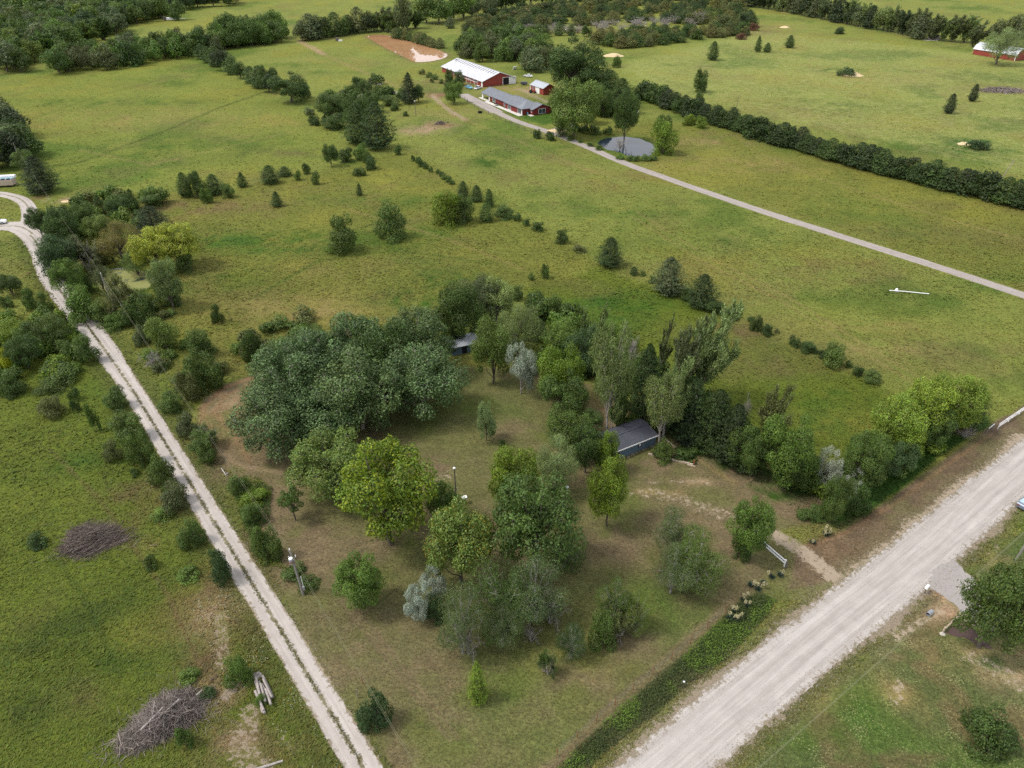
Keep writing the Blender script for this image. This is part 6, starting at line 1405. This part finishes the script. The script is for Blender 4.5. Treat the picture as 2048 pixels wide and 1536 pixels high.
def heap(name, label, cat, u, v, rx, ry, h, rot, n, seed, dirv=None, spread=.6, L=(1.2, 3.2), mat=None, logs=(), rad=(.02, .045), out=None, **kw):
    g = np.random.default_rng(seed); t = thing(name, label, cat, (*P(u, v)[:2], 0), math.radians(rot), **kw); segs = []
    for _ in range(n):
        a = g.uniform(0, 2*math.pi); f = math.sqrt(g.uniform(0, 1))*(1+.25*max(0, g.normal())**2); edge = (1 if out is None else out(a))*.9; x = math.cos(a)*f*rx*edge; y = math.sin(a)*f*ry*edge
        z = h*max(0, 1-f**1.6)*g.uniform(.35, 1.15)*(.45+1.1*vnoise(np.array([x*.8+50]), np.array([y*.8+50]), seed)[0])+.06; th = g.normal(dirv if dirv is not None else a, spread); l_ = g.uniform(*L)*max(.4, 1-.35*f); d = np.array([math.cos(th), math.sin(th), g.normal(0, .33)])*l_/2
        p0 = np.array([x, y, z])-d; p1 = np.array([x, y, z])+d; p0[2] = max(p0[2], .02); p1[2] = max(p1[2], .02); r = g.uniform(*rad)*(1 if g.uniform() > .06 else 2.3); mid = (p0+p1)/2+g.normal(0, .09, 3)
        segs += [(p0, mid, r, r*.8), (mid, p1, r*.8, r*.35)]
    V, F = tubes(segs, 3); tone = np.repeat(g.uniform(.3, 2.1, len(V)//12+1), 12)[:len(V), None]*np.array((.205, .165, .14) if mat is M['deadwood_dark'] else (.235, .198, .175)); o = link('twigs', npmesh('twigs', V, F, M['blade'], tone), t); tag(o, kind='stuff')
    m2 = MB(); V = [(0, 0, h*.55)]; F = []
    for k in range(18): a = 2*math.pi*k/18; e = (1 if out is None else out(a))*.62; V.append((math.cos(a)*rx*e, math.sin(a)*ry*e, .0)); V.append((math.cos(a)*rx*e*.6, math.sin(a)*ry*e*.6, h*.42))
    for k in range(18): a = 1+2*k; b_ = 1+2*((k+1) % 18); F += [(a, b_, b_+1, a+1), (a+1, b_+1, 0)]
    m2.add(V, F); m2.build('core', M['deadwood_dark'], t)
    for a, b_, r in logs: MB().tube([a, b_], [r, r*.85], 9).build('log', M['log'], t)
    return t
heap('brush_pile', 'dark grey brush heap of combed branches in the left meadow', 'brush pile', 188, 1082, 3.9, 2.9, 2.1, 0, 2200, 31, dirv=.6, spread=.38, L=(1.4, 4.6), rad=(.012, .034), mat=M['deadwood_dark'],
     out=lambda a: 1+.15*math.sin(3*a+1)+.1*math.cos(5*a), logs=[((-2.0, -2.6, .5), (-.2, .8, 2.1), .05), ((-2.9, -1.0, .9), (-1.6, .6, 1.5), .045), ((.6, .2, 2.0), (2.2, 1.0, 1.4), .04)])
heap('brush_pile', 'big grey brush heap with pale logs on top at the lower left', 'brush pile', 330, 1440, 4.7, 3.2, 1.9, 29, 3000, 32, spread=1.2, L=(1.0, 3.4), rad=(.01, .032),
     out=lambda a: 1+.16*math.sin(2*a+.5)+.12*math.cos(3*a+2), logs=[((-2.2, -1.3, 1.7), (.5, .1, 2.1), .12), ((-.3, -.9, 1.9), (2.0, .2, 2.1), .1), ((.0, -1.9, 1.5), (.3, -.2, 2.0), .07), ((-.9, -.5, 1.9), (-.4, 1.3, 2.0), .05), ((3.6, .9, .7), (4.3, 1.2, .8), .1)])
heap('brush_pile', 'dark round burn pile on the ring of bare earth', 'brush pile', 880, 248, 2.1, 1.6, 1.1, 0, 260, 33, spread=1.5, L=(1, 2), rad=(.05, .09), mat=M['deadwood_dark'])
heap('brush_pile', 'small purplish brush heap at the tip of the wood in the pasture', 'brush pile', 1077, 632, 2.8, 2.2, 1.5, 0, 420, 34, spread=1.3, L=(1, 2.2), rad=(.03, .06))
heap('brush_pile', 'faint grey brush heap in the far right pasture', 'brush pile', 2005, 182, 12, 7, 1.4, 0, 500, 35, spread=1.2, L=(2, 4), rad=(.06, .12))
heap('woodpile', 'stack of split reddish wood behind the blue-grey shed', 'woodpile', 1249, 853, 1.9, 1.1, .8, -35, 60, 36, dirv=1.57, spread=.35, L=(.8, 1.3), rad=(.06, .1), mat=M['timber'], logs=[((-1.8, .8, .7), (1.9, .9, .7), .08)])
t = thing('log_heap', 'heap of grey weathered logs in the weeds beside the limestone drive', 'logs', (*P(527, 1388)[:2], 0), math.radians(-58))
for k in range(15):
    x = R.uniform(-.9, 1.3); y = -.62+1.24*(k % 5)/4+R.uniform(-.05, .05); z = .16+.25*(k//5); l_ = R.uniform(2.2, 3.4); a = R.uniform(-.1, .1)
    MB().tube([(x-l_/2*math.cos(a), y-l_/2*math.sin(a), z), (x+l_/2*math.cos(a), y+l_/2*math.sin(a), z+R.uniform(-.05, .08))], [R.uniform(.12, .17)]*2, 9).build('log', M['log'], t)
mound('stone_pile', 'small pile of pinkish rubble at the upper end of the log heap', 'rubble', 514, 1352, .7, .6, .5, M['log'], 11)
tag(MB().tube([(-1.6, -.5, .12), (0, 0, .14), (1.5, .55, .12)], [.15, .14, .12], 9).build('fallen_log', M['log'], loc=(*P(535, 1533)[:2], 0)), 'single pale log lying at the bottom edge', 'log')

# ---------------------------------------------------------------- poles, wires, fences
def wire(p, q, sag, r=.022, n=14):
    p = Vector(p); q = Vector(q); return [p+(q-p)*i/n-Vector((0, 0, sag*4*(i/n)*(1-i/n))) for i in range(n+1)]
def upole(label, x, y, h, deg=0, arm=False, transformer=False, lean=(0, 0)):
    t = thing('utility_pole', label, 'pole', (x, y, 0), math.radians(deg)); tp = (lean[0], lean[1], h)
    MB().tube([(0, 0, -.3), (lean[0]/2, lean[1]/2, h/2), tp], [.17, .15, .12], 10).build('pole', M['pole'], t)
    MB().lathe([(.05, 0), (.07, .08), (.03, .14), (.06, .2)], 10, (tp[0], tp[1], h)).build('insulator', M['white_metal'], t)
    if transformer:
        MB().lathe([(.26, 0), (.3, .04), (.3, .78), (.24, .88), (.08, .92)], 16, (-.5, -.05, h-2.0)).build('transformer', M['steel'], t)
        MB().lathe([(.30, .0), (.31, .02), (.31, .2), (.3, .22)], 16, (-.5, -.05, h-1.75)).build('transformer_band', M['rust'], t)
        MB().lathe([(.26, 0), (.2, .05), (.03, .08)], 16, (-.5, -.05, h-1.08)).build('transformer_lid', M['white_metal'], t)
        MB().box(-.22, -.1, -.06, .06, h-1.8, h-1.3).build('bracket', M['steel'], t); MB().tube([(-.55, -.05, h-1.0), (-.75, 0, h-.75)], .035, 8).build('bushing', M['white_metal'], t); MB().tube([(0.15, 0, h-.9), (.15, 0, h-.55)], .05, 8).build('insulator', M['white_metal'], t)
        mb = MB(); mb.box(.12, .42, -.16, .0, 1.1, 1.7); mb.build('meter_box', M['steel'], t); MB().tube([(.28, -.08, 1.7), (.25, -.08, 3.6)], .035, 8).build('conduit', M['white_metal'], t)
    if arm: MB().box(-1.1, 1.1, -.06, .06, h-.55, h-.43).build('crossarm', M['pole'], t)
    return Vector((x+lean[0]*math.cos(math.radians(deg))-lean[1]*math.sin(math.radians(deg)), y+lean[0]*math.sin(math.radians(deg))+lean[1]*math.cos(math.radians(deg)), h))
p1 = P(607, 1190); p2 = P(232, 628); p3 = P(45, 336)
t1 = upole('utility pole with transformer and meter beside the limestone drive', p1.x, p1.y, 8.0, 0, transformer=True, lean=(-.55, .35))
t2 = upole('leaning weathered utility pole in the trees by the algae pond', p2.x, p2.y, 9.6, lean=(-.5, .3)); t3 = upole('utility pole rising from the trees behind the camper', p3.x, p3.y, 8.4)
e1 = P(900, 1640, 8.0)
for k, (a, b_) in enumerate((((t1), (t2)), ((t2), (t3)), ((t1), (e1)))):
    lb = ['wire from the transformer pole up to the leaning pole', 'wire from the leaning pole to the pole behind the camper', 'wire from the transformer pole down to the bottom edge'][k]
    mb = MB(); mb.tube(wire(a+Vector((0, 0, .15)), b_+Vector((0, 0, .1)), .9), .009, 4); mb.tube(wire(a+Vector((.05, 0, -.9)), b_+Vector((.1, 0, -.8)), 1.0), .009, 4)
    tag(mb.build('power_line', M['wire']), lb, 'wire')
q1 = P(2031, 1121); tq = upole('leaning utility pole cut by the right edge above the mailbox', q1.x, q1.y, 9.0, lean=(.3, -.2)); qa = P(1490, 1560, 8.3)
dr = (Vector((tq.x, tq.y, 0))-Vector((qa.x, qa.y, 0))).normalized(); far_ = tq+dr*70; near_ = Vector((qa.x, qa.y, 8.3))-dr*30
for k, (za, of) in enumerate(((0, .0), (-.7, .25))):
    mb = MB(); nrm = Vector((-dr.y, dr.x, 0))*of; mb.tube(wire(near_+nrm+Vector((0, 0, za)), tq+nrm+Vector((0, 0, za)), .5), .012, 4); mb.tube(wire(tq+nrm+Vector((0, 0, za)), far_+nrm+Vector((0, 0, za)), .5), .012, 4)
    tag(mb.build('power_line', M['wire']), ['upper', 'lower'][k]+' wire running along the right side of the gravel road', 'wire')
def lamp_pole(label, u, v, h, arm=.5):
    t = thing('light_pole', label, 'lamp post', (*P(u, v)[:2], 0), 0)
    MB().tube([(0, 0, -.1), (0, 0, h)], [.11, .08], 10).build('pole', M['deadwood_dark'], t); MB().tube([(0, 0, h-.15), (-arm*.4, -.1, h+.1), (-arm*.2, -.25, h+.12)], .035, 8).build('arm', M['steel'], t)
    MB().lathe([(.05, .2), (.2, .06), (.22, 0), (.1, -.1)][::-1], 14, (0, -.1, h+.1)).build('lamp', M['white_metal'], t); MB().box(.09, .2, -.06, .06, 1.7, 2.1).build('switch_box', M['steel'], t)
lamp_pole('dark wooden light pole with white lamp in the middle of the lawn', 912, 996, 5.9); lamp_pole('light pole with white lamp in the pasture by the red house', 832, 234, 6.4, 1.6)
t = thing('meter_box', 'white box on a post beside the lawn light pole', 'box', (*P(929, 1006)[:2], 0), .3)
MB().box(-.08, .08, -.08, .08, 0, .9).build('post', M['deadwood_dark'], t); MB().box(-.42, .42, -.3, .3, .9, 1.25).build('box', M['white'], t, bevel=.03); MB().box(-.06, .12, -.32, -.302, .95, 1.22).build('door', M['deadwood_dark'], t)
t = thing('birdbath', 'white birdbath on the lawn right of the pale willow', 'birdbath', (*P(1133, 981)[:2], 0)); MB().lathe([(.2, 0), (.08, .08), (.06, .55)], 12).build('pedestal', M['concrete'], t); MB().lathe([(.06, .55), (.32, .66), (.34, .7), (.28, .69), (.1, .63)], 16).build('bowl', M['white'], t)
t = thing('white_stake', 'short white leaning stake beside the dirt track curve', 'stake', (*P(452, 950)[:2], 0)); MB().tube([(0, 0, 0), (-.7, .5, 1.0)], .06, 8).build('stake', M['white'], t); MB().box(.1, .4, -.1, .1, 0, .4).build('block', M['deadwood'], t)
# wire fence along the ditch
fp = [(1450, 1225), (1414, 1256), (1380, 1287), (1343, 1318), (1306, 1348), (1266, 1380), (1230, 1410), (1193, 1442), (1155, 1475), (1114, 1510)]
t = thing('wire_fence', 'thin wire fence on rusty posts between lawn and ditch growth', 'fence', (*P(*fp[0])[:2], 0)); o0 = P(*fp[0])
for u, v in fp: p = P(u, v)-o0; MB().tube([(p.x, p.y, 0), (p.x+R.uniform(-.05, .05), p.y, 1.35)], .035, 6).build('post', M['rust'], t)
for z in (.5, .9, 1.25): MB().tube([(P(*q)-o0)+Vector((0, 0, z)) for q in fp], .008, 3).build('wire', M['steel'], t)
u0 = P(1445, 1222); MB()
# lane fence
ln = even(W([(922, 196), (960, 222), (1024, 250), (1075, 272), (1090, 278)]), 17)
t = thing('rail_fence', 'dark post fence along the lower side of the farm lane', 'fence', (*ln[0], 0))
for (x, y) in ln: MB().tube([(x-ln[0][0], y-ln[0][1], 0), (x-ln[0][0], y-ln[0][1], 1.5)], .1, 6).build('post', M['deadwood_dark'], t)
for z in (.6, 1.2): MB().tube([(x-ln[0][0], y-ln[0][1], z) for x, y in ln], .04, 4).build('rail', M['deadwood_dark'], t)
t = thing('farm_gate', 'white tube gate beside the farm lane near the spur', 'gate', (*P(1068, 272)[:2], 0), math.radians(-55))
for z in (.4, .75, 1.1, 1.4): MB().tube([(0, 0, z), (4, 0, z)], .045, 6).build('rail', M['white_metal'], t)
for x in (0, 2, 4): MB().tube([(x, 0, .2), (x, 0, 1.5)], .05, 6).build('post', M['white_metal'], t)
# white two-rail gate
a = P(1505, 1078); b_ = P(1568, 1133); d = b_-a; t = thing('rail_gate', 'white two-rail fence section beside the entrance track', 'fence', (a.x, a.y, 0), math.atan2(d.y, d.x)); L_ = d.length
for z in (.62, 1.08): MB().box(0, L_, -.05, .05, z-.08, z+.08).build('rail', M['white_metal'], t)
for x in (0, L_): MB().box(x-.09, x+.09, -.09, .09, 0, 1.3).build('post', M['white_metal'], t, bevel=.015)
MB().box(L_+.25, L_+.4, -.1, .05, 0, 1.2).build('post', M['deadwood_dark'], t)
# white pipe gate on the right
a = P(1995, 858); b_ = P(2048, 822); d = (b_-a).normalized(); t = thing('pipe_gate', 'white pipe gate beside the gravel road at the right edge', 'gate', (a.x, a.y, 0), math.atan2(d.y, d.x))
for z in (.45, .85, 1.2): MB().tube([(0, 0, z), (15, 0, z)], .036, 8).build('rail', M['white_metal'], t)
for x in (0, 3.7, 7.5, 11.2, 15): MB().tube([(x, 0, 0), (x, 0, 1.28)], .06, 8).build('post', M['white_metal'], t)
for x in (0, 3.7, 7.5): MB().tube([(x+.1, 0, .45), (x+3.5, 0, 1.2)], .02, 6).build('brace', M['white_metal'], t)
a = P(1973, 866); t = thing('gate_brace', 'bent white and grey brace post left of the white pipe gate', 'post', (a.x, a.y, 0), .5); MB().tube([(0, 0, 0), (.1, 0, .9), (1.6, .1, 1.2)], .05, 6).build('brace', M['steel'], t); MB().tube([(.1, 0, .93), (1.7, .1, 1.28)], .05, 6).build('rail', M['white_metal'], t); MB().tube([(1.65, .1, 0), (1.65, .1, 1.25)], .06, 6).build('post', M['steel'], t)
# fallen mast in the pasture
a = P(1778, 583); t = thing('fallen_mast', 'long white pipe lying in the pasture with a white cap near one end', 'pipe', (a.x, a.y, 0), math.radians(-11)); MB().tube([(0, 0, .3), (3, 0, .35), (8.6, 0, .22)], .1, 8).build('pipe', M['white_metal'], t); MB().lathe([(.3, 0), (.35, .2), (.2, .5), (.05, .55)], 12, (1.6, .25, .3)).build('cap', M['white_metal'], t); MB().box(1.4, 2.0, -.25, .2, .0, .28).build('block', M['steel'], t)
# leaning pole beside the hedge
a = P(1985, 384); t = thing('leaning_pole', 'tall thin leaning pole at the gap of the long hedge', 'pole', (a.x, a.y, 0)); MB().tube([(0, 0, 0), (3.2, .5, 9.5)], [.12, .09], 8).build('pole', M['deadwood'], t); MB().box(2.9, 3.5, .3, .6, 9.3, 9.5).build('crossarm', M['deadwood'], t)
a = P(1471, 223); tag(MB().tube([(a.x, a.y, 0), (a.x+.2, a.y, 6)], .08, 6).build('thin_pole', M['deadwood_dark']), 'thin dark pole sticking up behind the long hedge', 'pole')
a = P(1275, 226); tag(MB().lathe([(.5, 0), (.7, .3), (.5, .8)], 10).build('tub', M['white_metal'], loc=(a.x, a.y, 0)), 'white tub in the grass behind the blue pond', 'tub')
a = P(678, 82); t = thing('hay_feeder', 'dark and white feeder in the meadow left of the brown pond', 'feeder', (a.x, a.y, 0)); MB().box(-2, -.3, -1, 1, 0, 2).build('box', M['deadwood_dark'], t); MB().box(-.2, 2.4, -1, 0, 0, .8).build('trough', M['white'], t)
a = P(345, 41); t = thing('parked_machine', 'white machine under the tree in the top left meadow', 'machine', (a.x, a.y, 0), .2); MB().box(-4, 3, -1.2, 1.2, .5, 2.2).build('body', M['white_metal'], t, bevel=.1); MB().box(-6.5, -4.1, -.9, .9, .4, 2.6).build('cab', M['deadwood_dark'], t); MB().box(3.1, 10, -.3, .3, 1.0, 1.3).build('boom', M['white_metal'], t)
A('roundlo','G',332,2,372,38,"light tree over the white machine in the top left meadow")
a = P(753, 168); tag(MB().box(-3, 3, -1.5, 1.5, 0, .25).build('scrap_sheets', M['stone'], loc=(a.x, a.y, 0), rot=(0, 0, -.4)), 'pale scrap sheets lying in the meadow grass', 'scrap')
lathe_thing('stock_tank', 'round dark tank in the pasture beside the lane fence', 'tank', (*P(960, 226)[:2], 0), [(.9, 0), (.9, .75), (.8, .75), (.8, .5)], M['dark'])
# timber edging at the shed corner
a = P(1296, 909); d = P(1386, 931)-a; t = thing('timber_edging', 'low timber edging with a short post from the shed corner', 'edging', (a.x, a.y, 0), math.atan2(d.y, d.x)); L_ = d.length
for k in range(3): MB().box(L_*k/3+.03, L_*(k+1)/3-.03, -.1, .1, .02, .3+.02*k).build('timber', M['timber'], t)
MB().box(L_-.05, L_+.15, .2, .4, 0, .9).build('post', M['rust'], t); MB().bar((L_-.9, -.2, .06), (L_+.4, -.15, .06), .15, .12).build('timber', M['timber'], t)
a = P(1330, 880); b_ = P(1357, 901); tag(MB().bar((a.x, a.y, .15), (b_.x, b_.y, .15), .16, .2).build('sleeper', M['timber']), 'pale timber lying behind the edging', 'timber')
# mailbox, culvert, corner fence
a = P(1849, 1186); t = thing('mailbox', 'white mailbox on a wooden post beside the gravel road', 'mailbox', (a.x, a.y, 0), math.radians(-50)); MB().box(-.05, .05, -.05, .05, 0, 1.0).build('post', M['deadwood_dark'], t)
mb = MB(); pr = [(-.14, 0), (.14, 0), (.14, .14)]+[(.14*math.cos(k*math.pi/8), .14+.14*math.sin(k*math.pi/8)) for k in range(1, 8)]+[(-.14, .14)]; mb.prism([(x*1.3, z*1.3+1.0) for x, z in pr], -.36, .36); mb.build('box', M['white_metal'], t); MB().box(.185, .2, .1, .14, 1.15, 1.45).build('flag', M['rust'], t)
a = P(1857, 1230); t = thing('culvert_pipe', 'end of a grey culvert pipe in the ditch beside the driveway', 'culvert', (a.x, a.y, .1), math.radians(35)); mb = MB()
V = []; F = []
for x, r_ in ((-.3, .3), (.6, .3), (.6, .25), (-.3, .25)): V += [(x, r_*math.cos(k*math.pi/8), .2+r_*math.sin(k*math.pi/8)) for k in range(16)]
for i in range(4): F += [(i*16+k, i*16+(k+1) % 16, ((i+1) % 4)*16+(k+1) % 16, ((i+1) % 4)*16+k) for k in range(16)]
mb.add(V, F); mb.build('pipe', M['steel'], t); MB().tube([(.3, 0, .2), (.35, 0, .2)], .245, 16).build('dark_mouth', M['dark'], t)
c0, c1, c2 = P(1886, 1264), P(1915, 1236), P(1962, 1265); t = thing('corner_fence', 'wooden corner rails round the mulch bed by the driveway', 'fence', (c1.x, c1.y, 0))
for e_ in (c0, c2):
    for z in (.35, .75): v_ = e_-c1; MB().bar((0, 0, z), (v_.x, v_.y, z), .07, .14).build('rail', M['timber'], t)
for e_ in (c0, c1, (c1+c2)/2, c2): v_ = e_-c1; MB().box(v_.x-.08, v_.x+.08, v_.y-.08, v_.y+.08, 0, .95).build('post', M['timber'], t)
mound('stone_pile', 'few pale stones at the end of the corner rails', 'stones', 1885, 1268, .4, .3, .25, M['stone'], 41)
# flowering yuccas
def yucca(u, v, label, n=1, fl=3, s=1.0):
    g = np.random.default_rng(int(u*3+v)); a = P(u, v); t = thing('yucca', label, 'yucca', (a.x, a.y, 0), 0, 'flowering yuccas'); m = 110
    th = g.uniform(0, 6.28, m); el = g.uniform(.25, 1.3, m); L_ = .62*s*g.uniform(.8, 1.2, m); D = np.stack([np.cos(th)*np.cos(el), np.sin(th)*np.cos(el), np.sin(el)], 1); sd_ = np.stack([-np.sin(th), np.cos(th), 0*th], 1)*.035
    base = np.stack([g.normal(0, .07, m), g.normal(0, .07, m), np.full(m, .05)], 1); tip = base+D*L_[:, None]; mid = base+D*L_[:, None]*.5+np.array([0, 0, .05])
    V = np.stack([base-sd_*.6, mid-sd_, tip, mid+sd_], 1).reshape(-1, 3); cc = np.repeat(np.array(C(74, 98, 84))*g.uniform(.7, 1.3, (m, 1)), 4, 0)
    link('leaves', npmesh('yucca_leaves', V, np.arange(m*4).reshape(-1, 4), M['blade'], cc), t)
    for k in range(fl):
        x, y = g.normal(0, .28, 2); h = g.uniform(1.0, 1.5)*s; st = MB().tube([(x*.3, y*.3, 0), (x, y, h)], .025, 5).build('flower_stalk', M['timber'], t); q = 90
        Pc = np.stack([x+g.normal(0, .085, q), y+g.normal(0, .085, q), h-.5*s*g.uniform(0, 1, q)], 1)
        V, F, c4 = make_cards(Pc, g.normal(size=(q, 3)), np.full(q, .07)*g.uniform(.7, 1.3, q), .8, np.tile(np.array(C(222, 214, 165, .62)), (q, 1))*g.uniform(.85, 1.1, (q, 1)), g); link('blossom', npmesh('blossom', V, F, M['blade'], c4), t)
yucca(1652, 1070, 'largest flowering yucca on the brown strip by the low round bush', fl=5, s=1.25); yucca(1625, 1086, 'small flowering yucca left below the largest one', fl=1, s=.9)
for (u, v), lb, f in zip([(1543, 1156), (1560, 1152), (1500, 1172), (1515, 1180), (1526, 1168), (1486, 1202), (1492, 1212), (1466, 1224), (1474, 1240), (1460, 1238)],
    ['upper left yucca near the entrance track', 'upper right yucca near the entrance track', 'yucca at the left head of the ditch growth', 'yucca in the middle head of the ditch growth', 'yucca at the right head of the ditch growth', 'peach-tinted yucca below the ditch head', 'second yucca below the ditch head', 'upper yucca of the lowest cluster in the ditch', 'right yucca of the lowest cluster in the ditch', 'left yucca of the lowest cluster in the ditch'], (1, 1, 2, 2, 1, 3, 2, 3, 3, 2)):
    yucca(u, v, lb, fl=f, s=.95)
tag(MB().box(-.12, .12, -.09, .09, 0, .12).build('litter', M['white_metal'], loc=(*P(1367, 1368)[:2], .35)), 'scrap of white litter on the edge of the ditch growth', 'litter')
tag(MB().tube([(0, 0, 0), (0, 0, 1.6)], .06, 6).build('yard_post', M['pole'], loc=(*P(716, 1396)[:2], 0)), 'short grey post left of the round shrub by the drive', 'post')
tag(MB().tube([(0, 0, 0), (-.05, 0, 1.4)], .04, 6).build('tee_post', M['rust'], loc=(*P(726, 1367)[:2], 0)), 'thin post above the short grey post by the drive', 'post')

# ---------------------------------------------------------------- grass and weeds
BED = W([(515, 960), (545, 975), (540, 1040), (520, 1060), (560, 1120), (575, 1140), (520, 1130), (480, 1030), (462, 970)])
leafy('ditch_growth', [DITCH], 21000, .6, .085, [C(86, 98, 54), C(110, 138, 52)], 5, .9, .2)
leafy('weed_bed', [BED], 7000, .6, .09, [C(72, 104, 36), C(120, 136, 44)], 6, 1.0, .25)
leafy('hedge_foot_growth', [STRIP], 9000, .35, .08, [C(60, 92, 32), C(78, 108, 40)], 7, 1.5, .35)
STR = W([(688, 1456), (612, 1344), (495, 1152), (375, 958), (258, 768), (196, 680), (150, 618), (118, 580)])
g_ = np.random.default_rng(8); cl = np.array(resample(W([(728, 1536), (612, 1344), (495, 1152), (375, 958), (258, 768), (196, 680), (150, 618), (118, 580)]), .05)); ii = g_.integers(0, len(cl), 7000); q = fbm(cl[ii, 0], cl[ii, 1], 2.5, 3, 3); ii = ii[q > .4]
pp = np.stack([cl[ii, 0]+g_.normal(0, .17, len(ii)), cl[ii, 1]+g_.normal(0, .12, len(ii)), g_.uniform(.02, .14, len(ii))], 1)
cw = np.array(C(96, 102, 54))*g_.uniform(.5, 1.4, (len(pp), 1))*np.stack([g_.normal(1.05, .15, len(pp)), np.ones(len(pp)), np.full(len(pp), 1.05)], 1)
V, F, c4 = make_cards(pp, g_.normal(0, .5, (len(pp), 3))+np.array([0, 0, 1]), .06*g_.uniform(.6, 1.5, len(pp)), .6, cw, g_); tag(link('drive_centre_weeds', npmesh('drive_centre_weeds', V, F, M['blade'], c4)), kind='stuff')
# loose limestone thrown to the shoulders of the gravel road and the drive
g_ = np.random.default_rng(99); ml = np.array(resample(ROAD_L+[], .2)); mr_ = np.array(resample(ROAD_R+[], .2)); pp = []
for arr, sg in ((ml, 1), (mr_, -1)):
    ii = g_.integers(0, len(arr), 4200); nrm = np.array([_n.x, _n.y])*sg; pp.append(arr[ii]+nrm*(g_.normal(.25, .75, len(ii)))[:, None]+g_.normal(0, .3, (len(ii), 2)))
cl = np.array(resample(smooth(DRIVE_C), .1)); ii = g_.integers(0, int(len(cl)*.8), 2600); tn = np.gradient(cl, axis=0)[ii]; tn /= np.linalg.norm(tn, axis=1, keepdims=True)+1e-9; sg = np.where(g_.uniform(size=len(ii)) < .65, 1, -1); pp.append(cl[ii]+np.stack([-tn[:, 1], tn[:, 0]], 1)*((1.75+np.abs(g_.normal(0, .35, len(ii))))*-sg)[:, None])
pp = np.concatenate(pp); q_ = len(pp); V, F, c4 = make_cards(np.column_stack([pp, np.full(q_, .035)]), g_.normal(0, .35, (q_, 3))+np.array([0, 0, 1]), .05*g_.uniform(.5, 1.7, q_), .7, np.array(C(196, 184, 168))*g_.uniform(.7, 1.15, (q_, 1)), g_)
tag(link('loose_stones', npmesh('loose_stones', V, F, M['blade'], c4)), kind='stuff')
# small white and orange wildflowers in the rough ground beside the drive
g_ = np.random.default_rng(77); fl = W([(380, 1150), (430, 1140), (500, 1220), (560, 1330), (640, 1440), (700, 1540), (600, 1550), (540, 1450), (440, 1340), (390, 1250)]); A_ = np.array(fl); lo, hi = A_.min(0), A_.max(0)
X_ = g_.uniform(lo[0], hi[0], 9000); Y_ = g_.uniform(lo[1], hi[1], 9000); k_ = (sdf(X_, Y_, fl) < 0) & (fbm(X_, Y_, 3, 3, 5) > .55) & (pdist(X_, Y_, DRIVE_C) > 1.9); X_ = X_[k_][:1300]; Y_ = Y_[k_][:1300]; q_ = len(X_)
cf = np.where((g_.uniform(size=(q_, 1)) < .16), np.array([C(220, 140, 40)]), np.array([C(225, 224, 196)])); V, F, c4 = make_cards(np.stack([X_, Y_, g_.uniform(.15, .45, q_)], 1), g_.normal(0, .4, (q_, 3))+np.array([0, 0, 1]), np.full(q_, .045)*g_.uniform(.5, 1.5, q_), .8, cf, g_)
tag(link('wildflowers', npmesh('wildflowers', V, F, M['blade'], c4)), kind='stuff')
meadow('meadow_grass', 150000, (-80, 480, 2130, 1640), .24, 2, wid=.2)
meadow('pasture_grass', 48000, (-80, 60, 2130, 600), .28, 3, wid=.24, vpow=.7)
# coarse weeds in the rough meadow
def rough_zone(X, Y, g): return (fbm(X, Y, 9, 3, 91)+g.normal(0, .03, X.shape) > .56) & ~in_polys(X, Y, [YARD, VERGE, RLAWN], .5)
meadow('tall_weeds', 36000, (-60, 440, 1400, 1600), .45, 4, zone=rough_zone, wid=.24, colf=.9)
